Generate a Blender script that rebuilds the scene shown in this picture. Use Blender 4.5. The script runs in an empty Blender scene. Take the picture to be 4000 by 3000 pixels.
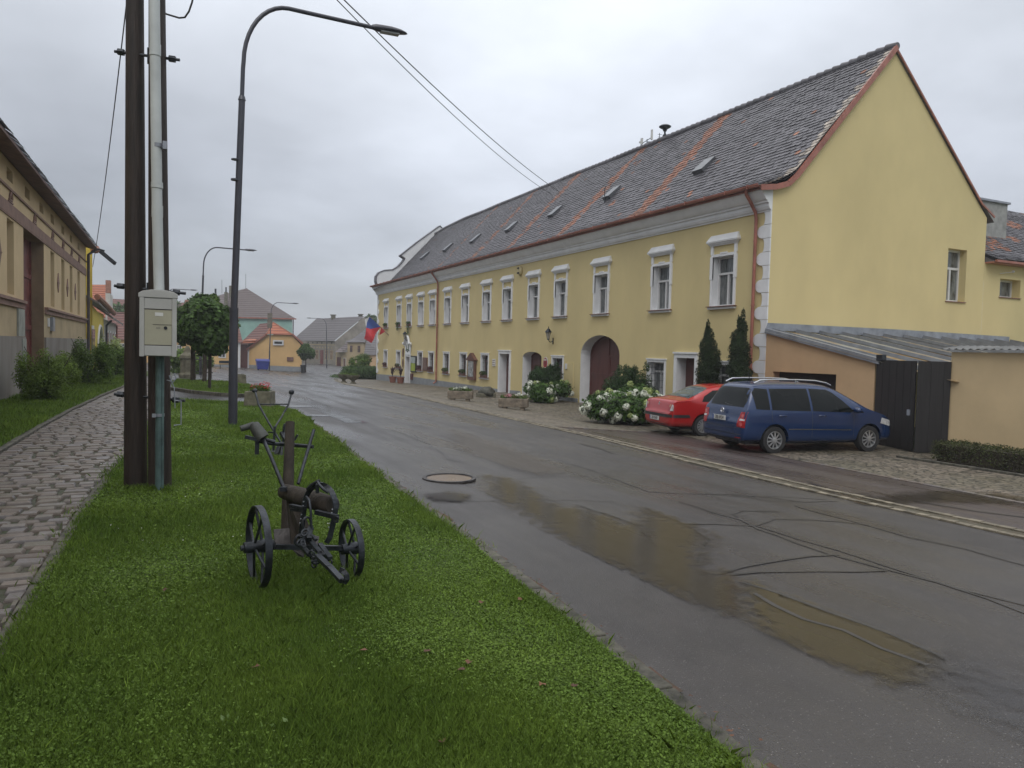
import bpy, bmesh, math, random
import numpy as np
from mathutils import Vector, Matrix, noise as mnoise
from mathutils.bvhtree import BVHTree
SC = bpy.context.scene
COL = SC.collection
R = math.radians
random.seed(7); rng = np.random.default_rng(11)

# ------------------------------------------------------------ camera
FPX = 2900.0
def _n(v):
    v = np.array(v, float); return v / np.linalg.norm(v)
_up = _n((.02499, 1, .04466)); _y = _n((-.4759, .05655, -1)); _y = _n(_y - _up * (_y @ _up)); _x = np.cross(_y, _up)
RW = np.array([_x, _y, _up]); CAM = np.array([0, 0, 1.6])
cd = bpy.data.cameras.new('camera'); cam = bpy.data.objects.new('camera', cd); COL.objects.link(cam)
cam.matrix_world = Matrix.Translation((0, 0, 1.6)) @ Matrix(RW.tolist()).to_4x4()
cd.sensor_width = 36; cd.lens = FPX / 4000 * 36; cd.clip_start = .1; cd.clip_end = 2000
SC.camera = cam
# ------------------------------------------------------------ world: overcast sky
w = bpy.data.worlds.new('World'); SC.world = w; w.use_nodes = True
nt = w.node_tree; N = nt.nodes; L = nt.links; N.clear()
def nd(t, **k):
    n = N.new(t)
    for a, b in k.items(): setattr(n, a, b)
    return n
out = nd('ShaderNodeOutputWorld'); bg = nd('ShaderNodeBackground'); L.new(bg.outputs[0], out.inputs[0])
SUN_EL, SUN_ROT = R(50), R(208)
sky = nd('ShaderNodeTexSky'); sky.sky_type = 'NISHITA'; sky.sun_disc = False; sky.sun_elevation = SUN_EL; sky.sun_rotation = SUN_ROT
tc = nd('ShaderNodeTexCoord'); sep = nd('ShaderNodeSeparateXYZ'); L.new(tc.outputs['Generated'], sep.inputs[0])
ramp = nd('ShaderNodeValToRGB'); L.new(sep.outputs[2], ramp.inputs[0])
e = ramp.color_ramp.elements
e[0].position = 0; e[0].color = (4.1, 4.3, 4.75, 1)
e[1].position = 1; e[1].color = (17.5, 17.6, 17.8, 1)
for p, c in ((.08, (4.4, 4.65, 5.15)), (.22, (5.3, 5.6, 6.2)), (.42, (6.3, 6.65, 7.2)), (.62, (9.5, 9.8, 10.2))):
    q = e.new(p); q.color = c + (1,)
# broad clouds: project direction on a cloud plane
mp = nd('ShaderNodeVectorMath', operation='DIVIDE'); add = nd('ShaderNodeMath', operation='ADD'); add.inputs[1].default_value = .22
L.new(sep.outputs[2], add.inputs[0]); L.new(tc.outputs['Generated'], mp.inputs[0]); L.new(add.outputs[0], mp.inputs[1])
nz = nd('ShaderNodeTexNoise'); nz.inputs['Scale'].default_value = 1.1; nz.inputs['Detail'].default_value = 5; nz.inputs['Roughness'].default_value = .52
L.new(mp.outputs[0], nz.inputs['Vector'])
r2 = nd('ShaderNodeMapRange'); r2.inputs[1].default_value = .3; r2.inputs[2].default_value = .72; r2.inputs[3].default_value = .78; r2.inputs[4].default_value = 1.26
L.new(nz.outputs[0], r2.inputs[0])
# brighter thin cloud towards the sun side (right of the view)
dt = nd('ShaderNodeVectorMath', operation='DOT_PRODUCT'); dt.inputs[1].default_value = tuple(_n(RW @ np.array([.17, .52, -1.]))); L.new(tc.outputs['Generated'], dt.inputs[0])
r3 = nd('ShaderNodeMapRange'); r3.inputs[1].default_value = .78; r3.inputs[2].default_value = 1.0; r3.inputs[3].default_value = .90; r3.inputs[4].default_value = 1.36
L.new(dt.outputs['Value'], r3.inputs[0])
m1 = nd('ShaderNodeMath', operation='MULTIPLY'); L.new(r2.outputs[0], m1.inputs[0]); L.new(r3.outputs[0], m1.inputs[1])
sc = nd('ShaderNodeVectorMath', operation='SCALE'); L.new(ramp.outputs[0], sc.inputs[0]); L.new(m1.outputs[0], sc.inputs['Scale'])
mx = nd('ShaderNodeMix', data_type='RGBA'); mx.inputs[0].default_value = .9
L.new(sky.outputs[0], mx.inputs[6]); L.new(sc.outputs[0], mx.inputs[7]); L.new(mx.outputs[2], bg.inputs[0])
bg.inputs[1].default_value = .1
sd = bpy.data.lights.new('sun', 'SUN'); sd.energy = .95; sd.angle = R(35); sd.color = (1, .97, .93)
so = bpy.data.objects.new('sun', sd); COL.objects.link(so)
so.rotation_euler = Vector((math.sin(SUN_ROT) * math.cos(SUN_EL), math.cos(SUN_ROT) * math.cos(SUN_EL), math.sin(SUN_EL))).to_track_quat('Z', 'Y').to_euler()
SC.view_settings.view_transform = 'Standard'; SC.view_settings.look = 'None'; SC.view_settings.gamma = 1
SC.view_settings.exposure = 0.13

# ------------------------------------------------------------ ground shape and surveying helpers
def pl(x, t):
    for (a, b), (c, d) in zip(t, t[1:]):
        if x <= c: return b + (d - b) * max(0, (x - a)) / (c - a)
    return t[-1][1]
def gz(x, y):
    return -pl(x, [(0, 0), (9, .315), (12.5, .595)]) - pl(y, [(0, 0), (28, .05), (34, .05), (72, .79)])
def ray(px, py): return RW @ np.array([(px - 2000) / FPX, -(py - 1500) / FPX, -1.])
def onX(px, py, x0): r = ray(px, py); return CAM + r * (x0 / r[0])
def onY(px, py, y0): r = ray(px, py); return CAM + r * (y0 / r[1])
def onZ(px, py, d): return CAM + ray(px, py) * d
def G(px, py):
    z = 0
    for i in range(30):
        r = ray(px, py); p = CAM + r * ((z - 1.6) / r[2]); z = z * .3 + .7 * gz(p[0], p[1])
    return (float(p[0]), float(p[1]), float(gz(p[0], p[1])))

# ------------------------------------------------------------ materials
MATS = {}
def mat(name, col, rough=.8, var=.12, scale=3., bump=0., bscale=None, metal=0., island=0., spec=.5, col2=None, fac=None, coat=0., trans=0., detail=6, stretch=None, sheen=None):
    if name in MATS: return MATS[name]
    m = bpy.data.materials.new(name); m.use_nodes = True; t = m.node_tree; n = t.nodes; l = t.links
    b = n['Principled BSDF']; b.inputs['Roughness'].default_value = rough; b.inputs['Metallic'].default_value = metal
    b.inputs['Specular IOR Level'].default_value = spec; b.inputs['Coat Weight'].default_value = coat
    tc = n.new('ShaderNodeTexCoord'); vec = tc.outputs['Object']
    if stretch:
        mp = n.new('ShaderNodeMapping'); mp.inputs['Scale'].default_value = stretch; l.new(vec, mp.inputs[0]); vec = mp.outputs[0]
    nz = n.new('ShaderNodeTexNoise'); nz.inputs['Scale'].default_value = scale; nz.inputs['Detail'].default_value = detail; nz.inputs['Roughness'].default_value = .6
    l.new(vec, nz.inputs['Vector'])
    mx = n.new('ShaderNodeMix'); mx.data_type = 'RGBA'
    c = tuple(col); d = tuple(min(1, x * (1 - var * 1.6)) for x in c) if col2 is None else tuple(col2)
    u = tuple(min(1, x * (1 + var)) for x in c) if col2 is None else c
    mx.inputs[6].default_value = d + (1,); mx.inputs[7].default_value = u + (1,)
    mr = n.new('ShaderNodeMapRange'); lo, hi = fac or (.3, .7); mr.inputs[1].default_value = lo; mr.inputs[2].default_value = hi
    l.new(nz.outputs[0], mr.inputs[0]); l.new(mr.outputs[0], mx.inputs[0]); cout = mx.outputs[2]
    if island:
        g = n.new('ShaderNodeNewGeometry'); mr2 = n.new('ShaderNodeMapRange'); mr2.inputs[3].default_value = 1 - island; mr2.inputs[4].default_value = 1 + island
        l.new(g.outputs['Random Per Island'], mr2.inputs[0]); s = n.new('ShaderNodeVectorMath'); s.operation = 'SCALE'
        l.new(cout, s.inputs[0]); l.new(mr2.outputs[0], s.inputs['Scale']); cout = s.outputs[0]
    l.new(cout, b.inputs['Base Color'])
    if bump:
        n2 = n.new('ShaderNodeTexNoise'); n2.inputs['Scale'].default_value = bscale or scale * 8; n2.inputs['Detail'].default_value = 4
        l.new(vec, n2.inputs['Vector']); bp = n.new('ShaderNodeBump'); bp.inputs['Strength'].default_value = bump; bp.inputs['Distance'].default_value = .02
        l.new(n2.outputs[0], bp.inputs['Height']); l.new(bp.outputs[0], b.inputs['Normal'])
    if trans:
        tr = n.new('ShaderNodeBsdfTranslucent'); l.new(cout, tr.inputs[0]); ms = n.new('ShaderNodeMixShader'); ms.inputs[0].default_value = trans
        o = n['Material Output']; l.new(b.outputs[0], ms.inputs[1]); l.new(tr.outputs[0], ms.inputs[2]); l.new(ms.outputs[0], o.inputs[0])
    MATS[name] = m; return m
def glass(name, col=(.05, .055, .06), rough=.06, var=.5, scale=3, stretch=(1, 9, .5)):
    return mat(name, col, rough, var, scale, spec=.7, stretch=stretch, detail=2)
M = {}
M['yellow'] = mat('yellow plaster', (.60, .495, .25), .9, .045, .8, .12, 60, stretch=(1, 1, .5))
M['yellow2'] = mat('gable plaster', (.61, .505, .26), .9, .05, .6, .12, 60, stretch=(1, 1, .6))
M['white'] = mat('white stucco', (.72, .73, .74), .85, .06, 2, .06, 50)
M['whiteframe'] = mat('white paint', (.6, .6, .6), .5, .05, 3)
M['plinth'] = mat('grey plinth', (.235, .25, .265), .85, .12, 2.5, .1, 40)
M['sill'] = mat('red brown sheet', (.20, .085, .065), .45, .2, 4)
M['gutter'] = mat('copper red gutter', (.33, .125, .09), .4, .2, 2.5)
M['door'] = mat('brown red boards', (.105, .035, .03), .5, .2, 4, .1, 30, stretch=(1, 1, .15))
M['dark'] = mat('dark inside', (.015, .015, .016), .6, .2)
M['glass'] = glass('window glass', (.13, .14, .14), .08, .55, 5)
M['glassd'] = glass('dark glass', (.035, .038, .042), .07, .5, 5)
M['tile'] = mat('dark roof tile', (.105, .10, .112), .5, .2, 3, .15, 40, island=.25)
M['tileo'] = mat('orange roof tile', (.29, .125, .075), .6, .25, 6, .15, 40, island=.35)
M['tilel'] = mat('mortar tile', (.42, .37, .32), .8, .3, 9, .3, 30, island=.3)
M['peach'] = mat('peach plaster', (.56, .38, .215), .9, .08, .8, .12, 60)
M['peach2'] = mat('beige plaster', (.60, .46, .27), .9, .07, .9, .12, 60)
M['zinc'] = mat('zinc sheet', (.30, .32, .36), .38, .22, 2.2, metal=.35)
M['gate'] = mat('black boards', (.016, .014, .014), .6, .3, 5, .15, 20, stretch=(6, 6, .3))
M['pole'] = mat('tarred wood', (.032, .022, .018), .6, .45, 5, .5, 25, stretch=(4, 4, .35))
M['lamp'] = mat('anthracite paint', (.045, .047, .062), .35, .12, 3)
M['metal'] = mat('dark iron', (.035, .04, .048), .42, .4, 12, .2, 60, metal=.55)
M['ironrust'] = mat('old iron', (.055, .05, .05), .55, .4, 10, .3, 60, metal=.3)
M['log'] = mat('old log wood', (.034, .027, .020), .88, .4, 4, .5, 18, stretch=(3, 3, .6))
M['stone'] = mat('rough granite', (.20, .165, .125), .9, .35, 7, .6, 28)
M['concrete'] = mat('mossy concrete', (.15, .14, .10), .9, .35, 5, .5, 35)
M['leafd'] = mat('dark foliage', (.068, .125, .032), .6, .35, 2.5, island=.5, trans=.3, spec=.2)
M['leafm'] = mat('green foliage', (.11, .18, .035), .6, .35, 2.5, island=.5, trans=.35, spec=.2)
M['leafy'] = mat('yellow green foliage', (.13, .20, .025), .6, .35, 2.5, island=.45, trans=.35, spec=.2)
M['leafh'] = mat('hydrangea foliage', (.06, .12, .025), .55, .35, 2.5, island=.45, trans=.3, spec=.25)
M['leafb'] = mat('bush foliage', (.17, .25, .05), .6, .35, 2.5, island=.4, trans=.4, spec=.2)
M['leafk'] = mat('thuja foliage', (.035, .07, .022), .65, .35, 3, island=.5, trans=.2, spec=.2)
M['conifer'] = mat('conifer foliage', (.026, .045, .016), .65, .35, 3, island=.5, trans=.2, spec=.2)
M['bark'] = mat('bark', (.06, .045, .035), .9, .35, 8, .6, 30)
M['grass'] = mat('grass blade', (.18, .265, .045), .55, .4, .8, col2=(.095, .165, .03), island=.4, trans=.4, spec=.18)
M['clover'] = mat('clover leaf', (.165, .25, .045), .55, .4, .9, col2=(.095, .165, .03), island=.4, trans=.35, spec=.15)

# ------------------------------------------------------------ mesh builder
WL = {}
class MB:
    def __init__(s, xf=None): s.v = []; s.f = []; s.m = []; s.cm = 0; s.xf = xf
    def add(s, vs, fs):
        o = len(s.v); s.v += [tuple(map(float, p)) for p in vs]; s.f += [tuple(i + o for i in f) for f in fs]; s.m += [s.cm] * len(fs)
        return s
    def box(s, x0, x1, y0, y1, z0, z1):
        x0, x1 = sorted((x0, x1)); y0, y1 = sorted((y0, y1)); z0, z1 = sorted((z0, z1))
        return s.add([(x, y, z) for z in (z0, z1) for y in (y0, y1) for x in (x0, x1)],
                     [(0, 2, 3, 1), (4, 5, 7, 6), (0, 1, 5, 4), (2, 6, 7, 3), (0, 4, 6, 2), (1, 3, 7, 5)])
    def prism(s, poly, vec):
        n = len(poly); a = [Vector(p) for p in poly]; v = Vector(vec); b = [p + v for p in a]
        nn = Vector((0, 0, 0))
        for i in range(n): nn += a[i].cross(a[(i + 1) % n])
        if nn.dot(v) > 0: a, b = b, a
        return s.add(a + b, [tuple(range(n)), tuple(range(2 * n - 1, n - 1, -1))] + [(i, i + n, (i + 1) % n + n, (i + 1) % n) for i in range(n)])
    def bar(s, p, q, w, h=None, up=(0, 0, 1)):
        h = h or w; p = Vector(p); q = Vector(q); d = (q - p).normalized(); u = Vector(up)
        if abs(d.dot(u)) > .98: u = Vector((1, 0, 0))
        a = d.cross(u).normalized(); b = a.cross(d)
        c = [a * (i * w / 2) + b * (j * h / 2) for i, j in ((-1, -1), (1, -1), (1, 1), (-1, 1))]
        return s.add([p + k for k in c] + [q + k for k in c], [(0, 1, 2, 3), (7, 6, 5, 4), (0, 4, 5, 1), (1, 5, 6, 2), (2, 6, 7, 3), (3, 7, 4, 0)])
    def tube(s, pts, r, n=10, cap=True):
        pts = [Vector(p) for p in pts]; rs = r if isinstance(r, (list, tuple)) else [r] * len(pts); vs = []
        t0 = (pts[1] - pts[0]).normalized(); u = Vector((0, 0, 1)) if abs(t0.z) < .9 else Vector((1, 0, 0)); a = t0.cross(u).normalized()
        for i, p in enumerate(pts):
            t = (pts[min(i + 1, len(pts) - 1)] - pts[max(i - 1, 0)]).normalized()
            a = (a - t * a.dot(t)).normalized(); b = t.cross(a)
            vs += [p + (a * math.cos(2 * math.pi * k / n) + b * math.sin(2 * math.pi * k / n)) * rs[i] for k in range(n)]
        fs = [(i * n + k, i * n + (k + 1) % n, (i + 1) * n + (k + 1) % n, (i + 1) * n + k) for i in range(len(pts) - 1) for k in range(n)]
        if cap: fs += [tuple(range(n - 1, -1, -1)), tuple(range((len(pts) - 1) * n, len(pts) * n))]
        return s.add(vs, fs)
    def lathe(s, prof, c=(0, 0, 0), ax='z', n=24, close=False):
        vs = []; c = Vector(c)
        for r, h in prof:
            for k in range(n):
                a = 2 * math.pi * k / n; x, y = r * math.cos(a), r * math.sin(a)
                vs.append(c + (Vector((x, y, h)) if ax == 'z' else Vector((x, h, y)) if ax == 'y' else Vector((h, x, y))))
        m = len(prof); fs = [(i * n + k, i * n + (k + 1) % n, (i + 1) * n + (k + 1) % n, (i + 1) * n + k) for i in range(m - 1) for k in range(n)]
        if close: fs += [((m - 1) * n + k, (m - 1) * n + (k + 1) % n, (k + 1) % n, k) for k in range(n)]
        else: fs += [tuple(range(n - 1, -1, -1)), tuple(range((m - 1) * n, m * n))]
        return s.add(vs, fs)
    def blob(s, c, r, n=2, amp=.2, seed=0):
        bm = bmesh.new(); bmesh.ops.create_icosphere(bm, subdivisions=n, radius=1)
        vs = []
        for v in bm.verts:
            k = 1 + amp * mnoise.noise(v.co * 1.7 + Vector((seed * 3.1, seed, 0)))
            vs.append((c[0] + v.co.x * r[0] * k, c[1] + v.co.y * r[1] * k, c[2] + v.co.z * r[2] * k))
        fs = [tuple(v.index for v in f.verts) for f in bm.faces]; bm.free(); return s.add(vs, fs)
    def build(s, name, m, parent=None, smooth=False, bevel=0, fix=False):
        v = s.v if s.xf is None else [s.xf(*p) for p in s.v]
        if parent is not None:
            o = WL.get(parent.name, (0, 0, 0)); v = [(a - o[0], b - o[1], c - o[2]) for a, b, c in v]
        me = bpy.data.meshes.new(name); me.from_pydata(v, [], s.f)
        for k in (m if isinstance(m, (list, tuple)) else [m]): me.materials.append(M[k] if isinstance(k, str) else k)
        if max(s.m or [0]): me.polygons.foreach_set('material_index', s.m)
        if fix:
            bm = bmesh.new(); bm.from_mesh(me); bmesh.ops.recalc_face_normals(bm, faces=bm.faces); bm.to_mesh(me); bm.free()
        if smooth:
            me.polygons.foreach_set('use_smooth', [True] * len(me.polygons))
        me.update(); ob = bpy.data.objects.new(name, me); COL.objects.link(ob)
        if smooth:
            try:
                me.set_sharp_from_angle(angle=R(40))
            except Exception: pass
        if parent is not None: ob.parent = parent; WL[ob.name] = WL.get(parent.name, (0, 0, 0))
        if bevel:
            bv = ob.modifiers.new('bevel', 'BEVEL'); bv.width = bevel; bv.segments = 2; bv.limit_method = 'ANGLE'
        return ob
def tag(o, label=None, cat=None, group=None, kind=None):
    for k, v in (('label', label), ('category', cat), ('group', group), ('kind', kind)):
        if v: o[k] = v
    return o
def thing(name, label, cat, loc=(0, 0, 0), rz=0, group=None):
    o = bpy.data.objects.new(name, None); COL.objects.link(o); o.location = loc; o.rotation_euler = (0, 0, rz); o.empty_display_size = .3
    WL[o.name] = tuple(map(float, loc)) if rz == 0 else (0, 0, 0)
    return tag(o, label, cat, group)
def copy_tree(o, parent=None):
    c = o.copy(); COL.objects.link(c); c.parent = parent
    for ch in list(o.children):
        if ch is not c: copy_tree(ch, c)
    return c
def struct(o): o['kind'] = 'structure'; return o

# sheets that follow the ground exactly
XB = (0, 9, 12.5); YB = (0, 28, 34, 72)
def sheet(name, poly, dz, m, parent=None, extra=None, kind=True):
    bm = bmesh.new(); f = bm.faces.new([bm.verts.new((x, y, 0)) for x, y in poly])
    if f.calc_area() > 0 and f.normal.z < 0: f.normal_flip()
    bmesh.ops.triangulate(bm, faces=bm.faces[:])
    cuts = [((x, 0, 0), (1, 0, 0)) for x in XB] + [((0, y, 0), (0, 1, 0)) for y in YB] + (extra or [])
    for co, no in cuts: bmesh.ops.bisect_plane(bm, geom=bm.verts[:] + bm.edges[:] + bm.faces[:], plane_co=co, plane_no=no)
    bm.normal_update()
    for g in bm.faces:
        if g.normal.z < 0: g.normal_flip()
    for v in bm.verts: v.co.z = gz(v.co.x, v.co.y) + dz
    me = bpy.data.meshes.new(name); bm.to_mesh(me); bm.free(); me.materials.append(M[m] if isinstance(m, str) else m)
    o = bpy.data.objects.new(name, me); COL.objects.link(o)
    if parent: o.parent = parent
    elif kind: struct(o)
    return o
def ribbon(mb, pts, wd, dz, wob=0.):
    """strip lying on the ground along world points"""
    P = []
    for (a, b) in zip(pts, pts[1:]):
        a = Vector(a[:2]); b = Vector(b[:2]); n = max(1, int((b - a).length / .25))
        P += [a + (b - a) * (i / n) for i in range(n)]
    P.append(Vector(pts[-1][:2]))
    if len(P) < 2: return
    vs = []
    for i, p in enumerate(P):
        t = (P[min(i + 1, len(P) - 1)] - P[max(0, i - 1)]).normalized(); nrm = Vector((-t.y, t.x))
        o = mnoise.noise(Vector((p.x * 2.1, p.y * 2.1, 3.3))) * wob; ww = wd * (.75 + .5 * abs(mnoise.noise(Vector((p.x * 4, p.y * 4, 9)))))
        for s_ in (-1, 1):
            q = p + nrm * (o + s_ * ww / 2); vs.append((q.x, q.y, gz(q.x, q.y) + dz))
    mb.add(vs, [(2 * i, 2 * i + 1, 2 * i + 3, 2 * i + 2) for i in range(len(P) - 1)])
def np_mesh(name, V, F, m, parent=None, smooth=False):
    """fast mesh from arrays; F (n,k)"""
    me = bpy.data.meshes.new(name); n, k = F.shape
    if parent is not None: V = V - np.array(WL.get(parent.name, (0, 0, 0)))
    me.vertices.add(len(V)); me.vertices.foreach_set('co', V.astype(np.float32).ravel())
    me.loops.add(n * k); me.loops.foreach_set('vertex_index', F.astype(np.int32).ravel())
    me.polygons.add(n); me.polygons.foreach_set('loop_start', np.arange(0, n * k, k, dtype=np.int32)); me.polygons.foreach_set('loop_total', np.full(n, k, np.int32))
    if smooth: me.polygons.foreach_set('use_smooth', np.ones(n, bool))
    me.materials.append(M[m] if isinstance(m, str) else m); me.update(calc_edges=True); me.validate()
    o = bpy.data.objects.new(name, me); COL.objects.link(o)
    if parent is not None: o.parent = parent; WL[o.name] = WL.get(parent.name, (0, 0, 0))
    return o
def leaf_arrays(P, size, up=.3, aspect=.55, outward=None):
    n = len(P); d = rng.normal(size=(n, 3)); d /= np.linalg.norm(d, axis=1)[:, None]
    nn = rng.normal(size=(n, 3)) * .8
    if outward is not None: nn += outward * 1.3
    nn[:, 2] += up; nn /= np.linalg.norm(nn, axis=1)[:, None]
    a = d - nn * (d * nn).sum(1)[:, None]; a /= np.linalg.norm(a, axis=1)[:, None]; b = np.cross(nn, a)
    s = (size * rng.uniform(.6, 1.25, n))[:, None]
    V = np.stack([P - a * s, P + b * s * aspect - nn * s * .15, P + a * s, P - b * s * aspect - nn * s * .15], 1).reshape(-1, 3)
    return V, np.arange(4 * n).reshape(-1, 4)
def crown(name, blobs, n, size, m, parent=None, up=.3, shell=.45, aspect=.55, cull=None):
    vol = np.array([b[1][0] * b[1][1] * b[1][2] for b in blobs]) ** (2 / 3); vol = vol / vol.sum(); Ps = []; Os = []
    for (c, r), k in zip(blobs, vol):
        kk = int(n * k) + 1; d = rng.normal(size=(kk, 3)); d /= np.linalg.norm(d, axis=1)[:, None]
        rad = 1 - shell * rng.random(kk) ** 1.6 + rng.normal(size=kk) * .05
        cl = np.array([1 + .16 * mnoise.noise(Vector(q * 2.3 + np.array(c))) for q in d])
        Ps.append(np.array(c) + d * (rad * cl)[:, None] * np.array(r)); Os.append(d)
    P = np.concatenate(Ps); O = np.concatenate(Os)
    if cull is not None: k = cull(P); P = P[k]; O = O[k]
    V, F = leaf_arrays(P, size, up, aspect, O)
    return np_mesh(name, V, F, m, parent)
def lumps(c, r, k, s=.5, seed=0):
    """uneven crown: k lobes around an ellipsoid"""
    rr = random.Random(seed); o = [(c, tuple(x * .72 for x in r))]
    for i in range(k):
        d = Vector((rr.gauss(0, 1), rr.gauss(0, 1), rr.gauss(0, .9))).normalized(); q = s * rr.uniform(.7, 1.2)
        o.append(((c[0] + d.x * r[0] * .62, c[1] + d.y * r[1] * .62, c[2] + d.z * r[2] * .62), (r[0] * q, r[1] * q, r[2] * q)))
    return o
def text_mesh(name, s, size, mat_, parent, M4, bold=0):
    cu = bpy.data.curves.new(name, 'FONT'); cu.body = s; cu.size = size; cu.align_x = 'CENTER'; cu.align_y = 'CENTER'; cu.extrude = .001; cu.offset = bold
    t = bpy.data.objects.new('t', cu); COL.objects.link(t); dg = bpy.context.evaluated_depsgraph_get(); me = bpy.data.meshes.new_from_object(t.evaluated_get(dg))
    bpy.data.objects.remove(t); me.name = name; me.transform(M4)
    if parent is not None:
        o_ = WL.get(parent.name, (0, 0, 0)); me.transform(Matrix.Translation((-o_[0], -o_[1], -o_[2])))
    me.materials.clear(); me.materials.append(M[mat_] if isinstance(mat_, str) else mat_)
    o = bpy.data.objects.new(name, me); COL.objects.link(o)
    if parent is not None: o.parent = parent; WL[o.name] = WL.get(parent.name, (0, 0, 0))
    return o
# ============================================================ GROUND
def surf(name, build):
    m = bpy.data.materials.new(name); m.use_nodes = True; t = m.node_tree; b = t.nodes['Principled BSDF']
    class H: pass
    h = H(); h.t = t; h.b = b; h.l = t.links.new
    def n(ty, ins=None, **k):
        q = t.nodes.new(ty)
        for a, v in k.items(): setattr(q, a, v)
        for a, v in (ins or {}).items():
            if hasattr(v, 'links') or hasattr(v, 'is_linked'): t.links.new(v, q.inputs[a])
            else: q.inputs[a].default_value = v
        return q
    h.n = n; h.vec = n('ShaderNodeTexCoord').outputs['Object']
    h.noise = lambda s, d=5, r=.6, v=None: n('ShaderNodeTexNoise', {'Scale': s, 'Detail': d, 'Roughness': r, 'Vector': v or h.vec}).outputs[0]
    h.mr = lambda f, a, b_, c, d: n('ShaderNodeMapRange', {0: f, 1: a, 2: b_, 3: c, 4: d}).outputs[0]
    h.mix = lambda f, a, b_: n('ShaderNodeMix', {0: f, 6: a if not isinstance(a, tuple) else a + (1,), 7: b_ if not isinstance(b_, tuple) else b_ + (1,)}, data_type='RGBA').outputs[2]
    h.mul = lambda a, b_: n('ShaderNodeMath', {0: a, 1: b_}, operation='MULTIPLY').outputs[0]
    h.addn = lambda a, b_: n('ShaderNodeMath', {0: a, 1: b_}, operation='ADD').outputs[0]
    def bump(hh, s, d=.01, nrm=None):
        q = n('ShaderNodeBump', {'Height': hh, 'Strength': s, 'Distance': d})
        if nrm is not None: t.links.new(nrm, q.inputs['Normal'])
        return q.outputs[0]
    h.bump = bump; build(h); M[name] = m; return m
def asphalt(base, tint):
    def f(h):
        v = h.n('ShaderNodeTexVoronoi', {'Scale': 95., 'Vector': h.vec}); cell = h.n('ShaderNodeSeparateColor', {0: v.outputs['Color']}).outputs[0]
        dist = v.outputs['Distance']
        big = h.noise(.35, 5, .55); mid = h.noise(3, 5)
        c = h.mix(h.mr(mid, .3, .7, 0, 1), tuple(x * .8 for x in base), tuple(x * 1.15 for x in base))
        c = h.mix(h.mr(big, .42, .62, 0, .7), c, tint)
        sp = h.mul(h.mr(cell, .90, .94, 0, 1), h.mr(dist, .35, .2, 0, 1))
        c = h.mix(h.mul(sp, .6), c, (.36, .34, .32))
        h.l(c, h.b.inputs['Base Color'])
        # water film follows the wheel tracks (stretched along the street)
        mp = h.n('ShaderNodeMapping', {'Vector': h.vec, 'Scale': (1.3, .16, 1)}).outputs[0]
        film = h.noise(1.1, 4, .5, mp)
        film = h.addn(h.mul(film, .7), h.mul(big, .3))
        rg = h.mr(film, .40, .60, .50, .24); h.l(rg, h.b.inputs['Roughness'])
        h.l(h.bump(h.noise(130, 2, .5), .5, .006, h.bump(dist, h.mr(film, .4, .62, .5, .12), .006)), h.b.inputs['Normal'])
        h.b.inputs['Specular IOR Level'].default_value = .38
    return f
surf('asphalt', asphalt((.042, .038, .037), (.062, .057, .055)))
surf('bay asphalt', asphalt((.055, .040, .037), (.065, .052, .048)))
def soil(h):
    c = h.mix(h.mr(h.noise(2.2), .3, .7, 0, 1), (.07, .11, .02), (.10, .16, .03)); c = h.mix(h.mr(h.noise(28, 4), .4, .65, 0, .8), c, (.06, .07, .022))
    h.l(c, h.b.inputs['Base Color']); h.b.inputs['Roughness'].default_value = .8; h.l(h.bump(h.noise(35, 5), .9, .03), h.b.inputs['Normal'])
surf('lawn soil', soil)
def field(h):
    c = h.mix(h.mr(h.noise(.05), .3, .7, 0, 1), (.05, .09, .03), (.09, .12, .05)); h.l(c, h.b.inputs['Base Color']); h.b.inputs['Roughness'].default_value = .9
surf('field', field)
def cobble(a, b_, sc_, gap=(.03, .028, .02)):
    def f(h):
        wv = h.n('ShaderNodeMapping', {'Vector': h.vec, 'Scale': (1, .8, 1)}).outputs[0]
        v = h.n('ShaderNodeTexVoronoi', {'Scale': sc_, 'Vector': wv, 'Randomness': .55}, feature='DISTANCE_TO_EDGE').outputs[0]
        vc = h.n('ShaderNodeTexVoronoi', {'Scale': sc_, 'Vector': wv, 'Randomness': .55}); cell = h.n('ShaderNodeSeparateColor', {0: vc.outputs['Color']}).outputs[0]
        c = h.mix(cell, a, b_); c = h.mix(h.mr(h.noise(.8), .4, .65, 0, .45), c, (.07, .075, .035))
        c = h.mix(h.mr(v, .02, .09, 1, 0), c, gap); h.l(c, h.b.inputs['Base Color'])
        h.l(h.mr(h.noise(1.3), .35, .65, .38, .7), h.b.inputs['Roughness']); h.l(h.bump(h.mr(v, 0, .14, 0, 1), .9, .02), h.b.inputs['Normal'])
    return f
surf('setts', cobble((.135, .11, .085), (.24, .20, .155), 8.5))
def stonem(h):
    g = h.n('ShaderNodeNewGeometry').outputs['Random Per Island']
    r = h.n('ShaderNodeValToRGB', {0: g}); e = r.color_ramp.elements
    e[0].position = 0; e[0].color = (.11, .088, .075, 1); e[1].position = 1; e[1].color = (.20, .18, .172, 1)
    for p, c in ((.3, (.155, .122, .098, 1)), (.5, (.145, .135, .14, 1)), (.65, (.175, .14, .115, 1)), (.8, (.12, .108, .08, 1))):
        q = e.new(p); q.color = c
    c = h.mix(h.mr(h.noise(14), .35, .7, 0, .55), r.outputs[0], (.10, .085, .07)); h.l(c, h.b.inputs['Base Color'])
    h.l(h.mr(h.noise(6), .3, .7, .3, .6), h.b.inputs['Roughness']); h.l(h.bump(h.noise(40, 5), .6, .012), h.b.inputs['Normal'])
surf('cobble stone', stonem)
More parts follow.
